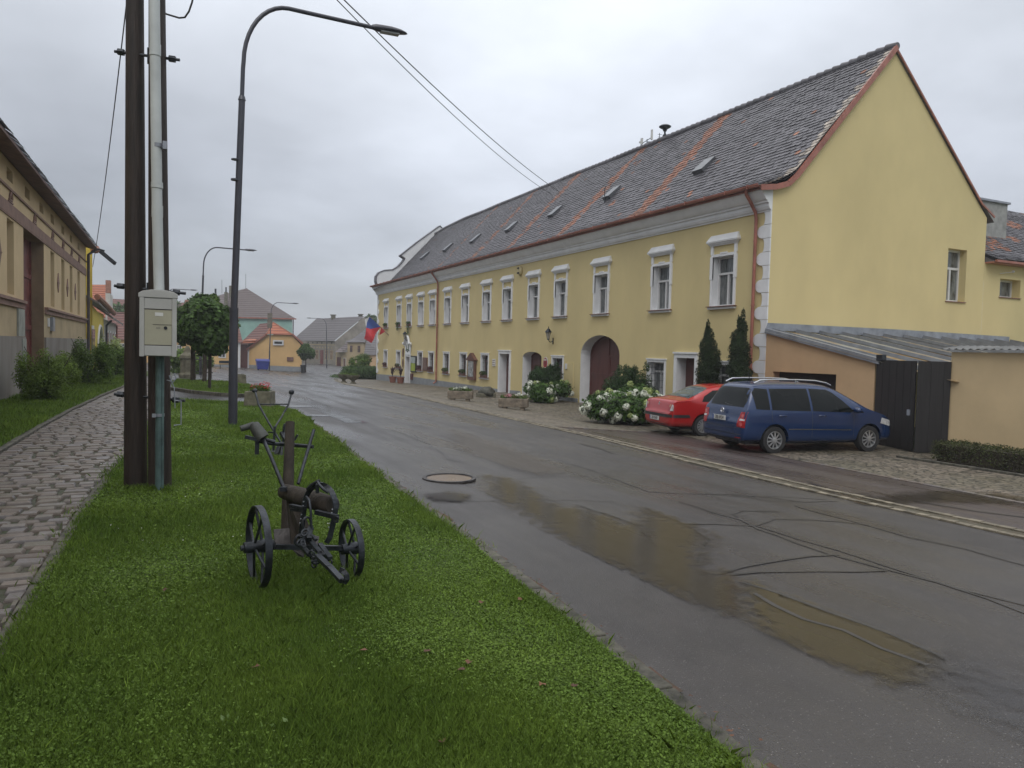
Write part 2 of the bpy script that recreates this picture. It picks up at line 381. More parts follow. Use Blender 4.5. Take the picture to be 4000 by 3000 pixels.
M['joint'] = mat('wet joint soil', (.055, .046, .034), .7, .5, 8, .8, 40, col2=(.03, .045, .014))
M['kerb'] = mat('kerb stone', (.085, .08, .062), .8, .5, 7, .4, 40)
M['debris'] = mat('red brown silt', (.11, .05, .03), .75, .5, 12, .8, 60, col2=(.05, .04, .025))
M['tar'] = mat('tar seam', (.038, .035, .033), .42, .3, 6, .15, 50)

edge = [(2.05, -6), (2.08, 0), (2.11, 2.27), (2.2, 2.9), (2.26, 3.6), (2.31, 4.5), (2.42, 5.8), (2.47, 7.2), (2.54, 8.5), (2.63, 10), (2.75, 12), (2.9, 15), (3.12, 18.5), (3.17, 20.6), (2.95, 22.0), (2.5, 22.55), (1.9, 22.75), (.5, 23.2)]
pR = [(-.72, -6), (-.72, 4.4), (-.69, 5.5), (-.67, 6.6), (-.62, 8), (-.52, 9.8), (-.4, 11.2), (-.2, 16), (.1, 22), (.5, 36), (1.0, 60)]
pL = [(-2.15, -6), (-2.08, 8), (-2.01, 12.4), (-1.93, 16), (-1.8, 19.5), (-1.5, 24.7), (-1.1, 30), (-.6, 38), (0, 60)]
strip_out = [(8.95, -6), (8.95, 5.1), (8.88, 7.9), (9.02, 10.5), (9.12, 12.5), (9.3, 14.5), (9.36, 18), (9.5, 23), (9.75, 28), (9.75, 38), (10.2, 44), (11.45, 50.5), (13.5, 62), (14.5, 67)]
strip_in = [(x - (.46 if y < 11 else .34), y) for x, y in strip_out]
struct_ground = sheet('ground', [(-400, -200), (500, -200), (500, 600), (-400, 600)], -.10, 'field')
road = sheet('road', [(-4, -6)] + [(x + .02, y) for x, y in strip_in][:1] + [(x + .02, y) for x, y in strip_in][1:] + [(16, 71), (60, 90), (60, 150), (-12, 150), (-12, 68), (-4, 60)], 0, 'asphalt')
lawn_poly = edge + [(x, y) for x, y in pR[::-1] if y < 23]
lawn = sheet('lawn', lawn_poly, .035, 'lawn soil')
lawn2_poly = [(.42, 28.6), (1.1, 26.8), (1.84, 25.9), (2.75, 25.7), (3.2, 26.8), (3.45, 29), (3.6, 32.5), (3.45, 35.8), (2.9, 36.6), (1.6, 37.6), (.8, 37.2), (.5, 34)]
sheet('lawn', lawn2_poly, .05, 'lawn soil')
strip_poly = [(-4.2, -6)] + [(x - .1, y) for x, y in pL] + [(-3.2, 60), (-4.6, 48), (-4.2, 20)]
sheet('lawn', strip_poly, .03, 'lawn soil')
path = sheet('path', pL + pR[::-1], .006, 'joint')
# cobbles of the path, stone by stone
mb = MB(); y = -1.0
def interp(t, y):
    for (x0, y0), (x1, y1) in zip(t, t[1:]):
        if y <= y1: return x0 + (x1 - x0) * (y - y0) / (y1 - y0)
    return t[-1][0]
pr = random.Random(3)
while y < 46:
    h = pr.uniform(.14, .20) if y < 20 else .3; xl, xr = interp(pL, y) + .03, interp(pR, y) - .03; x = xl - pr.uniform(0, .12)
    while x < xr - .04:
        w_ = pr.uniform(.17, .32) if y < 20 else pr.uniform(.25, .45); a, b_ = max(x, xl), min(x + w_, xr)
        if b_ - a > .05:
            g_ = .02 if y < 20 else .028; z0 = gz(a, y); j = lambda: pr.uniform(-.016, .016); top = .028 + pr.uniform(0, .012)
            q = [(a + g_ + j(), y + g_ + j()), (b_ - g_ + j(), y + g_ + j()), (b_ - g_ + j(), y + h - g_ + j()), (a + g_ + j(), y + h - g_ + j())]
            cx, cy = (a + b_) / 2, y + h / 2; k1, k2 = .9, .62
            r0 = [(px, py, z0 - .01) for px, py in q]; r1 = [(cx + (px - cx) * .97, cy + (py - cy) * .97, z0 + top * .55) for px, py in q]
            r2_ = [(cx + (px - cx) * .84, cy + (py - cy) * .82, z0 + top) for px, py in q]
            mb.add(r0 + r1 + r2_, [(i, (i + 1) % 4, (i + 1) % 4 + 4, i + 4) for i in range(4)] + [(i + 4, (i + 1) % 4 + 4, (i + 1) % 4 + 8, i + 8) for i in range(4)] + [(8, 9, 10, 11)])
        x += w_
    y += h
tag(mb.build('cobbles', 'cobble stone', path, smooth=True), kind='stuff')
def kerb(name, line, wd, z0, z1, m='kerb', seg=1.0, side=0, label=None, skew=0):
    mb = MB(); P = []
    for (a, b) in zip(line, line[1:]):
        a = Vector(a); b = Vector(b); n = max(1, round((b - a).length / seg)); P += [(a + (b - a) * (i / n)) for i in range(n)]
    P.append(Vector(line[-1]))
    for i in range(len(P) - 1):
        a, b = P[i], P[i + 1]; t = (b - a).normalized(); nr = Vector((-t.y, t.x)) * wd / 2; g = t * min(.006, (b - a).length * .1)
        za, zb = gz(*a), gz(*b); q = [a + g - nr, b - g - nr, b - g + nr, a + g + nr]; zz = [za, zb, zb, za]; dz = skew * random.uniform(-1, 1)
        mb.add([(p.x, p.y, z + z0) for p, z in zip(q, zz)] + [(p.x, p.y, z + z1 + dz) for p, z in zip(q, zz)], [(0, 1, 5, 4), (1, 2, 6, 5), (2, 3, 7, 6), (3, 0, 4, 7), (4, 5, 6, 7)])
    return struct(mb.build(name, m, bevel=.008))
kerb('kerb', [p for p in pR if p[1] < 37], .085, -.05, .06, skew=.006)
kerb('kerb', [p for p in pL if p[1] < 31], .08, -.05, .065, skew=.006)
kerb('kerb', [(x + .05, y) for x, y in edge[:14]], .12, -.05, .045, skew=.008, seg=.7)
kerb('kerb', [(x, y - .0) for x, y in edge[13:]], .1, -.05, .05, seg=.6)
kerb('kerb', [(3.66, 32.5), (3.5, 29), (3.25, 26.75), (2.78, 25.64), (1.84, 25.84), (1.05, 26.75), (.36, 28.6)], .14, -.05, .11, seg=.9)
# paved apron, parking bay
apron = [(x + .002, y) for x, y in strip_out if y > 16] ; y0a = interp(strip_out, 17.1)
bayb = [(9.33, 17.05), (11.1, 17.15), (13.15, 17.5), (12.4, 11.5), (12.1, 7), (12.1, -6)]
apron_poly = [(9.34, 17.06)] + [p for p in strip_out if p[1] > 17.3] + [(17.3, 67), (17.3, -6)] + bayb[::-1][0:1] + bayb[::-1][1:5]
sheet('pavement', apron_poly, .012, 'setts')
sheet('parking_bay', [(x, y) for x, y in strip_out if y < 17] + bayb, .005, 'bay asphalt')
kerb('kerb', [bayb[0], bayb[1], bayb[2]], .1, -.05, .03, m='cobble stone', seg=.16)
kerb('kerb', [bayb[3], bayb[4], (12.1, 2)], .1, -.05, .03, m='cobble stone', seg=.16)
# double row of setts with a silted channel between them
chan = sheet('gutter_channel', [(x - .0, y) for x, y in strip_out] + [(x, y) for x, y in strip_in[::-1]], .004, mat('channel silt', (.10, .075, .05), .75, .5, 6, .8, 60, col2=(.055, .055, .03)))
mb = MB()
for dx, k in ((-.05, 0), (-.41, 1)):
    y = -1.
    while y < 60:
        h = random.uniform(.14, .19) if y < 25 else .35; x = interp(strip_out, y) + (dx if k == 0 else (-.41 if y < 11 else -.30)); sl = (interp(strip_out, y + h) - interp(strip_out, y))
        j = lambda: random.uniform(-.006, .006); z = gz(x, y)
        q = [(x - .048 + j(), y + .008), (x + .048 + j(), y + .008), (x + .048 + sl + j(), y + h - .008), (x - .048 + sl + j(), y + h - .008)]
        tz = .022 + random.uniform(-.004, .004)
        mb.add([(a, b, z - .03) for a, b in q] + [(a, b, z + tz) for a, b in q], [(0, 1, 5, 4), (1, 2, 6, 5), (2, 3, 7, 6), (3, 0, 4, 7), (4, 5, 6, 7)]); y += h
tag(mb.build('sett_rows', mat('sett stone', (.19, .165, .12), .7, .3, 6, .3, 40, island=.4), chan), kind='stuff')
# silt along the lawn kerb
mb = MB(); q = [(x + .13 + .03 * math.sin(y * 3), y) for x, y in edge[1:14]]; 
i_ = 0
for (x, y), (x2, y2) in zip(q, q[1:]):
    n_ = max(1, int((y2 - y) / .35))
    for k in range(n_):
        if mnoise.noise(Vector((y * 1.7 + k, 2, 5))) > -.12:
            t0, t1 = k / n_, (k + .9) / n_; ribbon(mb, [(x + (x2 - x) * t0 + random.uniform(-.02, .03), y + (y2 - y) * t0), (x + (x2 - x) * (t0 + t1) / 2 + random.uniform(-.02, .05), y + (y2 - y) * (t0 + t1) / 2), (x + (x2 - x) * t1, y + (y2 - y) * t1)], random.uniform(.03, .11), .009 + .0004 * (i_ % 3), .03)
        i_ += 1
tag(mb.build('silt', 'debris', road), kind='stuff')

# ---- tar seams and cracks
def S(l): return [G(1600 + a / .9217, 1700 + b / .9217) for a, b in l]
def S2(l): return [G(900 + a / 2.458, 1350 + b / 2.458) for a, b in l]
seams = [([(585, 105), (720, 150), (800, 180), (860, 205)], .05), ([(860, 205), (1000, 211), (1160, 215), (1300, 226), (1420, 241), (1540, 238)], .05), ([(1040, 209), (1180, 222), (1330, 222), (1500, 233)], .035), ([(1160, 217), (1300, 238), (1440, 240)], .03),
 ([(970, 240), (1100, 280), (1190, 305), (1260, 340), (1400, 390), (1520, 430), (1700, 480), (1900, 530), (2080, 590), (2212, 640), (2400, 700)], .055),
 ([(1240, 325), (1400, 375), (1550, 415), (1800, 500), (2000, 560), (2212, 612), (2400, 670)], .055), ([(1390, 255), (1480, 280), (1600, 310), (1700, 340), (1800, 370), (2000, 410), (2100, 440), (2212, 470), (2400, 515)], .05),
 ([(1180, 295), (1165, 285), (1200, 273), (1330, 276)], .045), ([(1250, 325), (1310, 303), (1440, 305), (1560, 312), (1660, 325)], .05), ([(820, 325), (920, 320), (1100, 322), (1240, 328)], .045),
 ([(850, 262), (900, 285), (990, 320), (1075, 375)], .05), ([(1075, 375), (1045, 400), (1043, 460)], .05), ([(860, 350), (1010, 350)], .03), ([(870, 370), (960, 380), (1040, 400)], .03),
 ([(1120, 500), (1200, 475), (1300, 455), (1440, 437), (1540, 430)], .06), ([(1150, 505), (1250, 495), (1380, 490), (1600, 495), (1720, 490)], .055), ([(1200, 535), (1330, 575), (1500, 640), (1700, 710), (1850, 775), (1930, 810)], .055),
 ([(1240, 575), (1320, 620), (1420, 670), (1560, 710), (1700, 775), (1870, 835)], .06), ([(700, 455), (800, 465), (950, 480), (1060, 495)], .02), ([(600, 250), (720, 290), (820, 328), (860, 370), (890, 405)], .04),
 ([(210, 240), (330, 236), (560, 235), (740, 240)], .025), ([(380, 158), (520, 150), (640, 148)], .022), ([(610, 30), (650, 40), (700, 52), (730, 66)], .07), ([(1000, 90), (1110, 130)], .02)]
mb = MB(); dz = .0045
for i, (l, wd) in enumerate(seams): ribbon(mb, S(l), wd * .72, dz + .0002 * i + (.007 if i in (16, 17) else 0), .04)
for l, wd in [([(1380, 790), (1560, 815), (1690, 860), (1780, 905), (1930, 950), (1930, 985)], .035), ([(1990, 990), (2040, 1030), (2080, 1090), (2212, 1125)], .035), ([(1250, 525), (1400, 565)], .05), ([(1780, 860), (1800, 890), (1785, 905)], .03)]: ribbon(mb, S2(l), wd, dz, .04)
mb.build('tar_seams', 'tar', road)
mb = MB(); ribbon(mb, [(9.6, 6.9), (9.9, 6.2), (10.5, 5.7)], .09, .013, .1); ribbon(mb, [(10.5, 7.3), (10.8, 6.8)], .07, .013, .1); mb.build('tar_patch', 'tar', bpy.data.objects['parking_bay'])

# ---- puddles: shallow films whose edge thins out
def film(name, col, rough, alpha):
    def f(h):
        at = h.n('ShaderNodeAttribute', attribute_name='depth').outputs['Fac']; a = h.addn(at, h.mr(h.noise(9, 5, .65), .25, .75, -.42, .42)); a = h.mr(a, .22, .72, 0, alpha)
        h.l(a, h.b.inputs['Alpha']); h.l(h.mix(h.noise(2.5), tuple(x * .75 for x in col), col), h.b.inputs['Base Color']); h.b.inputs['Roughness'].default_value = rough
        h.l(h.bump(h.noise(18, 3), .10, .004), h.b.inputs['Normal'])
    surf(name, f)
M['grass light'] = mat('fresh grass blade', (.22, .33, .05), .55, .3, .8, island=.35, trans=.4, spec=.18)
film('brown water', (.062, .05, .032), .14, .6); film('thin film', (.055, .052, .053), .2, .3); film('clear water', (.055, .052, .053), .05, .8); film('silty water', (.19, .15, .115), .12, .85)
film('sand film', (.13, .105, .08), .4, .38)
def puddle(poly, m, cell=.12, soft=.22, dz=.011, label=None):
    P = np.array([p[:2] for p in poly]); x0, y0 = P.min(0) - .01; x1, y1 = P.max(0) + .01
    xs = np.arange(x0, x1 + cell, cell); ys = np.arange(y0, y1 + cell, cell); X, Y = np.meshgrid(xs, ys); pts = np.stack([X.ravel(), Y.ravel()], 1)
    inside = np.zeros(len(pts), bool); dist = np.full(len(pts), 9.)
    for i in range(len(P)):
        a, b = P[i], P[(i + 1) % len(P)]
        c = ((a[1] > pts[:, 1]) != (b[1] > pts[:, 1])); xi = (b[0] - a[0]) * (pts[:, 1] - a[1]) / (b[1] - a[1] + 1e-12) + a[0]; inside ^= c & (pts[:, 0] < xi)
        ab = b - a; t = np.clip(((pts - a) @ ab) / (ab @ ab + 1e-9), 0, 1); dist = np.minimum(dist, np.linalg.norm(pts - a - t[:, None] * ab, axis=1))
    depth = np.where(inside, np.clip(dist / soft, 0, 1) * .5 + .5, .5 - np.clip(dist / soft, 0, 1) * .5)
    nx, ny = len(xs), len(ys); F = [(j * nx + i, j * nx + i + 1, (j + 1) * nx + i + 1, (j + 1) * nx + i) for j in range(ny - 1) for i in range(nx - 1) if max(depth[j * nx + i], depth[j * nx + i + 1], depth[(j + 1) * nx + i], depth[(j + 1) * nx + i + 1]) > .01]
    V = np.array([(a, b, gz(a, b) + dz) for a, b in pts]); o = np_mesh('puddle', V, np.array(F), m)
    at = o.data.attributes.new('depth', 'FLOAT', 'POINT'); at.data.foreach_set('value', depth.astype(np.float32)); return struct(o)
puddle(S([(285, 145), (340, 155), (420, 190), (480, 235), (560, 262), (640, 275), (740, 312), (820, 340), (850, 262), (910, 290), (1000, 325), (1075, 372), (1045, 400), (1050, 470), (1120, 505), (1170, 510), (1205, 545), (1215, 660), (1100, 625), (1000, 595), (900, 550), (800, 500), (700, 455), (600, 405), (520, 355), (450, 300), (340, 240), (290, 190)]), 'brown water', .08, .28)
puddle(S([(1200, 530), (1330, 572), (1500, 637), (1700, 707), (1870, 785), (1885, 835), (1800, 905), (1640, 865), (1500, 820), (1380, 765), (1270, 705), (1245, 640), (1240, 590)]), 'brown water', .06, .2, dz=.0125)
puddle(S([(1900, 800), (2050, 850), (2212, 905), (2420, 960), (2420, 1160), (2212, 1120), (2050, 1010), (1930, 900), (1870, 850)]), 'thin film', .1, .5, dz=.0205)
puddle(S([(160, -20), (330, 40), (470, 90), (560, 130), (480, 150), (330, 110), (160, 40)]), 'sand film', .12, .3, dz=.0195)
puddle(S([(60, 215), (130, 208), (205, 215), (200, 245), (120, 240), (70, 232)]), 'clear water', .08, .12, dz=.0198)
puddle(S2([(520, 585), (640, 578), (780, 580), (900, 578), (860, 590), (700, 596), (560, 596)]), 'clear water', .15, .15)
puddle(S2([(680, 672), (820, 665), (960, 670), (1000, 676), (900, 683), (760, 682)]), 'clear water', .15, .15)
puddle(S2([(700, 500), (860, 560), (1000, 640), (1150, 710), (1230, 745), (1150, 745), (980, 690), (850, 610), (720, 530)]), 'clear water', .2, .5, dz=.0104)
puddle(S2([(370, 400), (440, 430), (560, 450), (700, 490), (800, 530), (680, 510), (520, 470), (400, 440)]), 'sand film', .2, .35, dz=.0108)
puddle([G(2800 + a / 1.843, 1100 + b / 1.843) for a, b in [(1050, 1530), (1150, 1560), (1600, 1510), (2000, 1525), (2212, 1560), (2212, 1610), (1900, 1600), (1500, 1590), (1200, 1620), (1100, 1590)]], 'brown water', .1, .3, dz=.016)
puddle([G(2800 + a / 1.843, 1100 + b / 1.843) for a, b in [(650, 1440), (800, 1490), (1000, 1560), (1150, 1620), (1050, 1610), (850, 1540), (700, 1480)]], 'brown water', .06, .1, dz=.014)
# manhole
mc = G(1755, 1872); t = thing('manhole', 'round iron manhole cover under brown water in the road', 'manhole cover', mc)
MB().lathe([(.36, .004), (.36, .028), (.315, .028), (.315, .018), (.30, .018), (.30, .004)], mc, n=48).build('ring', 'ironrust', t, smooth=True)
MB().lathe([(.298, .004), (.298, .016)], mc, n=48).build('lid', mat('silt cover', (.24, .19, .15), .14, .1, 3), t, smooth=False)

# ---- grass
def inpoly(P, pts):
    P = np.array(P); ins = np.zeros(len(pts), bool)
    for i in range(len(P)):
        a, b = P[i], P[(i + 1) % len(P)]; c = ((a[1] > pts[:, 1]) != (b[1] > pts[:, 1])); xi = (b[0] - a[0]) * (pts[:, 1] - a[1]) / (b[1] - a[1] + 1e-12) + a[0]; ins ^= c & (pts[:, 0] < xi)
    return ins
def scatter(poly, n, ymin, ymax, power=1.6):
    P = np.array(poly); u = rng.random(n); a, b = ymin ** (1 - power), ymax ** (1 - power); Y = (a + (b - a) * u) ** (1 / (1 - power))
    X = rng.uniform(P[:, 0].min(), P[:, 0].max(), n); pts = np.stack([X, Y], 1); return pts[inpoly(poly, pts)]
gzv = np.vectorize(gz)
def nfield(x, y, s, seed): return np.array([mnoise.noise(Vector((a * s, b * s, seed))) for a, b in zip(x, y)])
def blades(name, pts, hgt, wd, m, lift=.035, lean=.55):
    n = len(pts); d = np.linalg.norm(pts, axis=1); k = np.clip(d / 5, 1, 3.2)
    nf = nfield(pts[:, 0], pts[:, 1], .9, 2.); hh = hgt * rng.uniform(.45, 1.25, n) * (1 + .55 * nf) * (.8 + .2 * k); ww = wd * rng.uniform(.7, 1.3, n) * k
    a = rng.uniform(0, 2 * math.pi, n); dx, dy = np.cos(a), np.sin(a); ln = rng.uniform(.2, 1.2, n) * lean * hh
    z = gzv(pts[:, 0], pts[:, 1]) + lift - .005; x, y = pts[:, 0], pts[:, 1]; az = rng.uniform(0, 2 * math.pi, n); sx, sy = np.cos(az) * ww / 2, np.sin(az) * ww / 2
    V = np.stack([np.stack([x - sx, y - sy, z], 1), np.stack([x + sx, y + sy, z], 1), np.stack([x + sx * .8 + dx * ln * .35, y + sy * .8 + dy * ln * .35, z + hh * .6], 1), np.stack([x + dx * ln, y + dy * ln, z + hh * .95], 1), np.stack([x - sx * .8 + dx * ln * .35, y - sy * .8 + dy * ln * .35, z + hh * .6], 1)], 1).reshape(-1, 3)
    b = np.arange(n)[:, None] * 5; return np_mesh(name, V, b + np.array([[0, 1, 2, 3, 4]]), m)
near = scatter(lawn_poly, 560000, 2.2, 23, 1.9)
k = nfield(near[:, 0], near[:, 1], .8, 5.) + rng.normal(size=len(near)) * .25
g1 = blades('grass', near[k > -.22], .05, .004, 'grass'); tag(g1, kind='stuff')
cl = near[k <= .12]; V, F = leaf_arrays(np.stack([cl[:, 0], cl[:, 1], gzv(cl[:, 0], cl[:, 1]) + .035 + rng.uniform(.004, .035, len(cl))], 1), .0072 * np.clip(np.linalg.norm(cl, axis=1) / 5, 1, 2.6), 1.6, .8)
tag(np_mesh('clover', V, F, 'clover'), kind='stuff')
tag(blades('grass', scatter(lawn2_poly, 14000, 25, 38, 1.4), .05, .006, 'grass', .05), kind='stuff')
tag(blades('grass', scatter(strip_poly, 60000, 11, 45, 1.7), .075, .006, 'grass', .03), kind='stuff')
# tufts over the kerb and round the posts
def tufts(cs, n, r, h, m='grass'):
    P = np.concatenate([np.array(c) + rng.normal(size=(n, 2)) * r for c in cs]); return blades('tall_grass', P, h, .0042, m, .02, .9)
tag(tufts([(2.0 + rng.normal() * .06, y_) for y_ in np.arange(1.9, 2.9, .08)], 60, .07, .085, 'leafy'), kind='stuff')
tag(tufts([(interp(edge, y_) - .0, y_) for y_ in np.arange(2.4, 20, .09)], 20, .05, .06), kind='stuff')
tag(tufts([(interp(pR, y_) + rng.normal() * .05, y_) for y_ in np.arange(3.6, 14, .09)], 9, .05, .06), kind='stuff')
_c = scatter(lawn_poly, 150, 2.4, 14, 1.5)
tag(tufts([tuple(c) for c in _c], 60, .08, .075, 'grass light'), kind='stuff')
tag(tufts([tuple(G(x_, y_)[:2]) for x_, y_ in ((1010, 2290), (1040, 2280), (1385, 2262), (1150, 2330), (1250, 2340), (1330, 2300), (1100, 2250), (1130, 2200))] * 2, 60, .08, .085), kind='stuff')
tag(tufts([(-.3 + .05 * i, 8.8 - .03 * i) for i in range(10)], 26, .05, .09), kind='stuff')
# ============================================================ MAIN YELLOW BUILDING
YN, YF, ZE = 17.4, 62.9, 6.6
hall = thing('town_hall', 'long two-storey yellow building with white window surrounds and dark tiled roof', 'building', (17, 40, -.66))
WC = [60.12, 56.47, 53.83, 51.08, 48.58, 45.63, 42.56, 39.26, 36.47, 33.35, 30.57, 27.04, 22.86, 19.48]
LC = [60.09, 56.46, 51.1, 48.67, 45.68, 42.68, 39.35, 30.69, 22.99, 19.25]
openings = [(c - .51, c + .51, 3.28, 4.93) for c in WC] + [(c - .49, c + .49, .04 if c > 32 else .02, 1.31) for c in LC]
openings += [(53.44, 54.48, -1.05, .97), (36.0, 37.24, -.70, 1.43), (20.75, 21.75, -.70, 1.5)]
arch = [(32.36, 34.45, -.68, 1.30, 1.58), (25.52, 28.61, -.68, 1.52, 2.36)]   # y0,y1,z0,spring,crown
openings += [(a, b, c, e_) for a, b, c, d, e_ in arch]
# front wall as a grid with holes
mb = MB(); ys = sorted({YN, YF} | {o[0] for o in openings} | {o[1] for o in openings}); zs = sorted({-1.5, ZE} | {o[2] for o in openings} | {o[3] for o in openings})
for a, b in zip(ys, ys[1:]):
    for c, d in zip(zs, zs[1:]):
        m_, n_ = (a + b) / 2, (c + d) / 2
        if any(o[0] < m_ < o[1] and o[2] < n_ < o[3] for o in openings): continue
        mb.add([(17, b, c), (17, a, c), (17, a, d), (17, b, d)], [(0, 1, 2, 3)])
def archpts(y0, y1, sp, cr, n=14, pw=.5):
    c = (y0 + y1) / 2; hw = (y1 - y0) / 2; return [(c + hw * math.cos(math.pi * i / n), sp + (cr - sp) * math.sin(math.pi * i / n) ** (1 if pw == .5 else pw)) for i in range(n + 1)]
for (a, b, c, sp, cr) in arch:
    ap = archpts(a, b, sp, cr); n = len(ap) // 2
    mb.add([(17, b, cr)] + [(17, y, z) for y, z in ap[:n + 1]][::-1], [tuple(range(n + 2))[::-1]]); mb.add([(17, a, cr)] + [(17, y, z) for y, z in ap[n:]][::-1], [tuple(range(len(ap) - n + 1))[::-1]])
mb.build('wall', 'yellow', hall)
# gable, back, far side
prof = [(16.98, 6.70), (17.35, 6.95), (17.82, 7.23), (22.05, 11.95), (27.43, 6.9)]
gwin = (25.36, 26.40, 3.77, 5.64)
mb = MB(); xs = [17.0, 17.82, 22.05, gwin[0], gwin[1], 27.43]
def ztop(x): return interp([(a, b) for b, a in []] or [], x) if 0 else next(z0 + (z1 - z0) * (x - x0) / (x1 - x0) for (x0, z0), (x1, z1) in zip(prof, prof[1:]) if x <= x1 + 1e-6)
for a, b in zip(xs, xs[1:]):
    if a == gwin[0]:
        mb.add([(a, YN, -1), (b, YN, -1), (b, YN, gwin[2]), (a, YN, gwin[2])], [(0, 1, 2, 3)]); mb.add([(a, YN, gwin[3]), (b, YN, gwin[3]), (b, YN, ztop(b)), (a, YN, ztop(a))], [(0, 1, 2, 3)])
    else: mb.add([(a, YN, -1), (b, YN, -1), (b, YN, ztop(b)), (a, YN, ztop(a))], [(0, 1, 2, 3)])
mb.add([(27.43, YN, -1), (27.43, YF, -1), (27.43, YF, 6.9), (27.43, YN, 6.9)], [(0, 1, 2, 3)])
mb.build('gable_wall', 'yellow2', hall)
# plinth
for a, b in ((17.45, 20.7), (21.8, 25.4), (28.75, 32.2), (34.6, 35.85), (37.4, 53.25), (54.65, 62.85)):
    z0 = -.3; mb = MB(); mb.add([(x, y, z) for x in (16.965, 17) for y, z in ((a, -1.4), (b, -1.4), (b, gz(17, b) + .16 + (.36 if b > 52 else .02)), (a, gz(17, a) + .16 + (.36 if a > 52 else .02)))], [(0, 3, 2, 1), (3, 7, 6, 2), (0, 4, 7, 3), (1, 2, 6, 5)]); mb.build('plinth', 'plinth', hall)
# cornice profile swept along the street front
def sweep(mb, pr_, y0, y1, flip=False):
    n = len(pr_); mb.add([(x, y0, z) for x, z in pr_] + [(x, y1, z) for x, z in pr_], [(i, i + 1, i + 1 + n, i + n) for i in range(n - 1)] + [tuple(range(n)), tuple(range(2 * n - 1, n - 1, -1))])
cp = [(17.0, 6.10), (16.95, 6.10), (16.95, 6.15), (16.90, 6.16), (16.86, 6.24), (16.86, 6.34), (16.80, 6.35), (16.80, 6.40), (16.74, 6.43), (16.68, 6.50), (16.60, 6.62), (16.55, 6.68), (16.55, 6.74), (17.0, 6.82)]
mb = MB(); sweep(mb, cp, YN + .0, YF + .25); mb.build('cornice', 'white', hall, fix=True)
# gutter
mb = MB(); gp = [(16.36 + .10 * math.cos(a), 6.90 + .10 * math.sin(a)) for a in [math.pi + i * math.pi / 8 for i in range(9)]]
gp = [(x + .07, z - .05) for x, z in gp]; sweep(mb, gp + [(x * 1 - 0 + (16.43 - x) * .08, z + .004) for x, z in gp[::-1]], YN - .05, YF + .3)
for i in range(46): y = YN + .4 + i; mb.box(16.32, 16.34, y, y + .03, 6.75, 6.87); mb.box(16.325, 16.54, y, y + .03, 6.865, 6.88)
mb.box(16.50, 16.54, YN, YF + .2, 6.70, 6.80)
mb.build('gutter', 'gutter', hall, fix=True)
for yc, zb in ((47.4, -.72), (17.97, -.55)):
    mb = MB(); mb.tube([(16.45, yc, 6.76), (16.47, yc, 6.62), (16.62, yc, 6.45), (16.86, yc, 6.12), (16.90, yc, 5.9), (16.9, yc, .4 + zb), (16.9, yc, .12 + zb), (16.72, yc, zb)], .055, 12)
    for z in (5.2, 3.2, 1.2, 0): mb.lathe([(.066, z), (.066, z + .05)], (16.9, yc, 0), n=12)
    mb.build('downpipe', 'gutter', hall, smooth=True)
# quoins: alternating lobed blocks at both corners
def lobe(yc, sgn, z0, z1, wd, small):
    h = z1 - z0; n = 10; pts = [(0, z0), (wd * .55, z0)]
    if not small: pts += [(wd * .55 + wd * .45 * math.sin(math.pi * i / n), z0 + h * (1 - math.cos(math.pi * i / n)) / 2) for i in range(1, n)]
    else: pts += [(wd * .55 - wd * .12 * math.sin(math.pi * i / n), z0 + h * (1 - math.cos(math.pi * i / n)) / 2) for i in range(1, n)]
    pts += [(wd * .55, z1), (0, z1)]; return [(17.0, yc + sgn * p, z) for p, z in pts]
for yc, sgn, zb in ((YN, 1, -.6), (YF, -1, -.6)):
    mb = MB(); z = zb; i = 0
    while z < 6.05:
        z1 = min(z + .42, 6.1); mb.prism(lobe(yc, sgn, z + .008, z1 - .008, .56, i % 2 == 1), (-.045, 0, 0)); z = z1; i += 1
    mb.build('corner_quoins', 'white', hall, fix=True)
mb = MB()
if 1: mb.box(16.9, 17.0, YN, YN + .35, 6.10, 6.2)
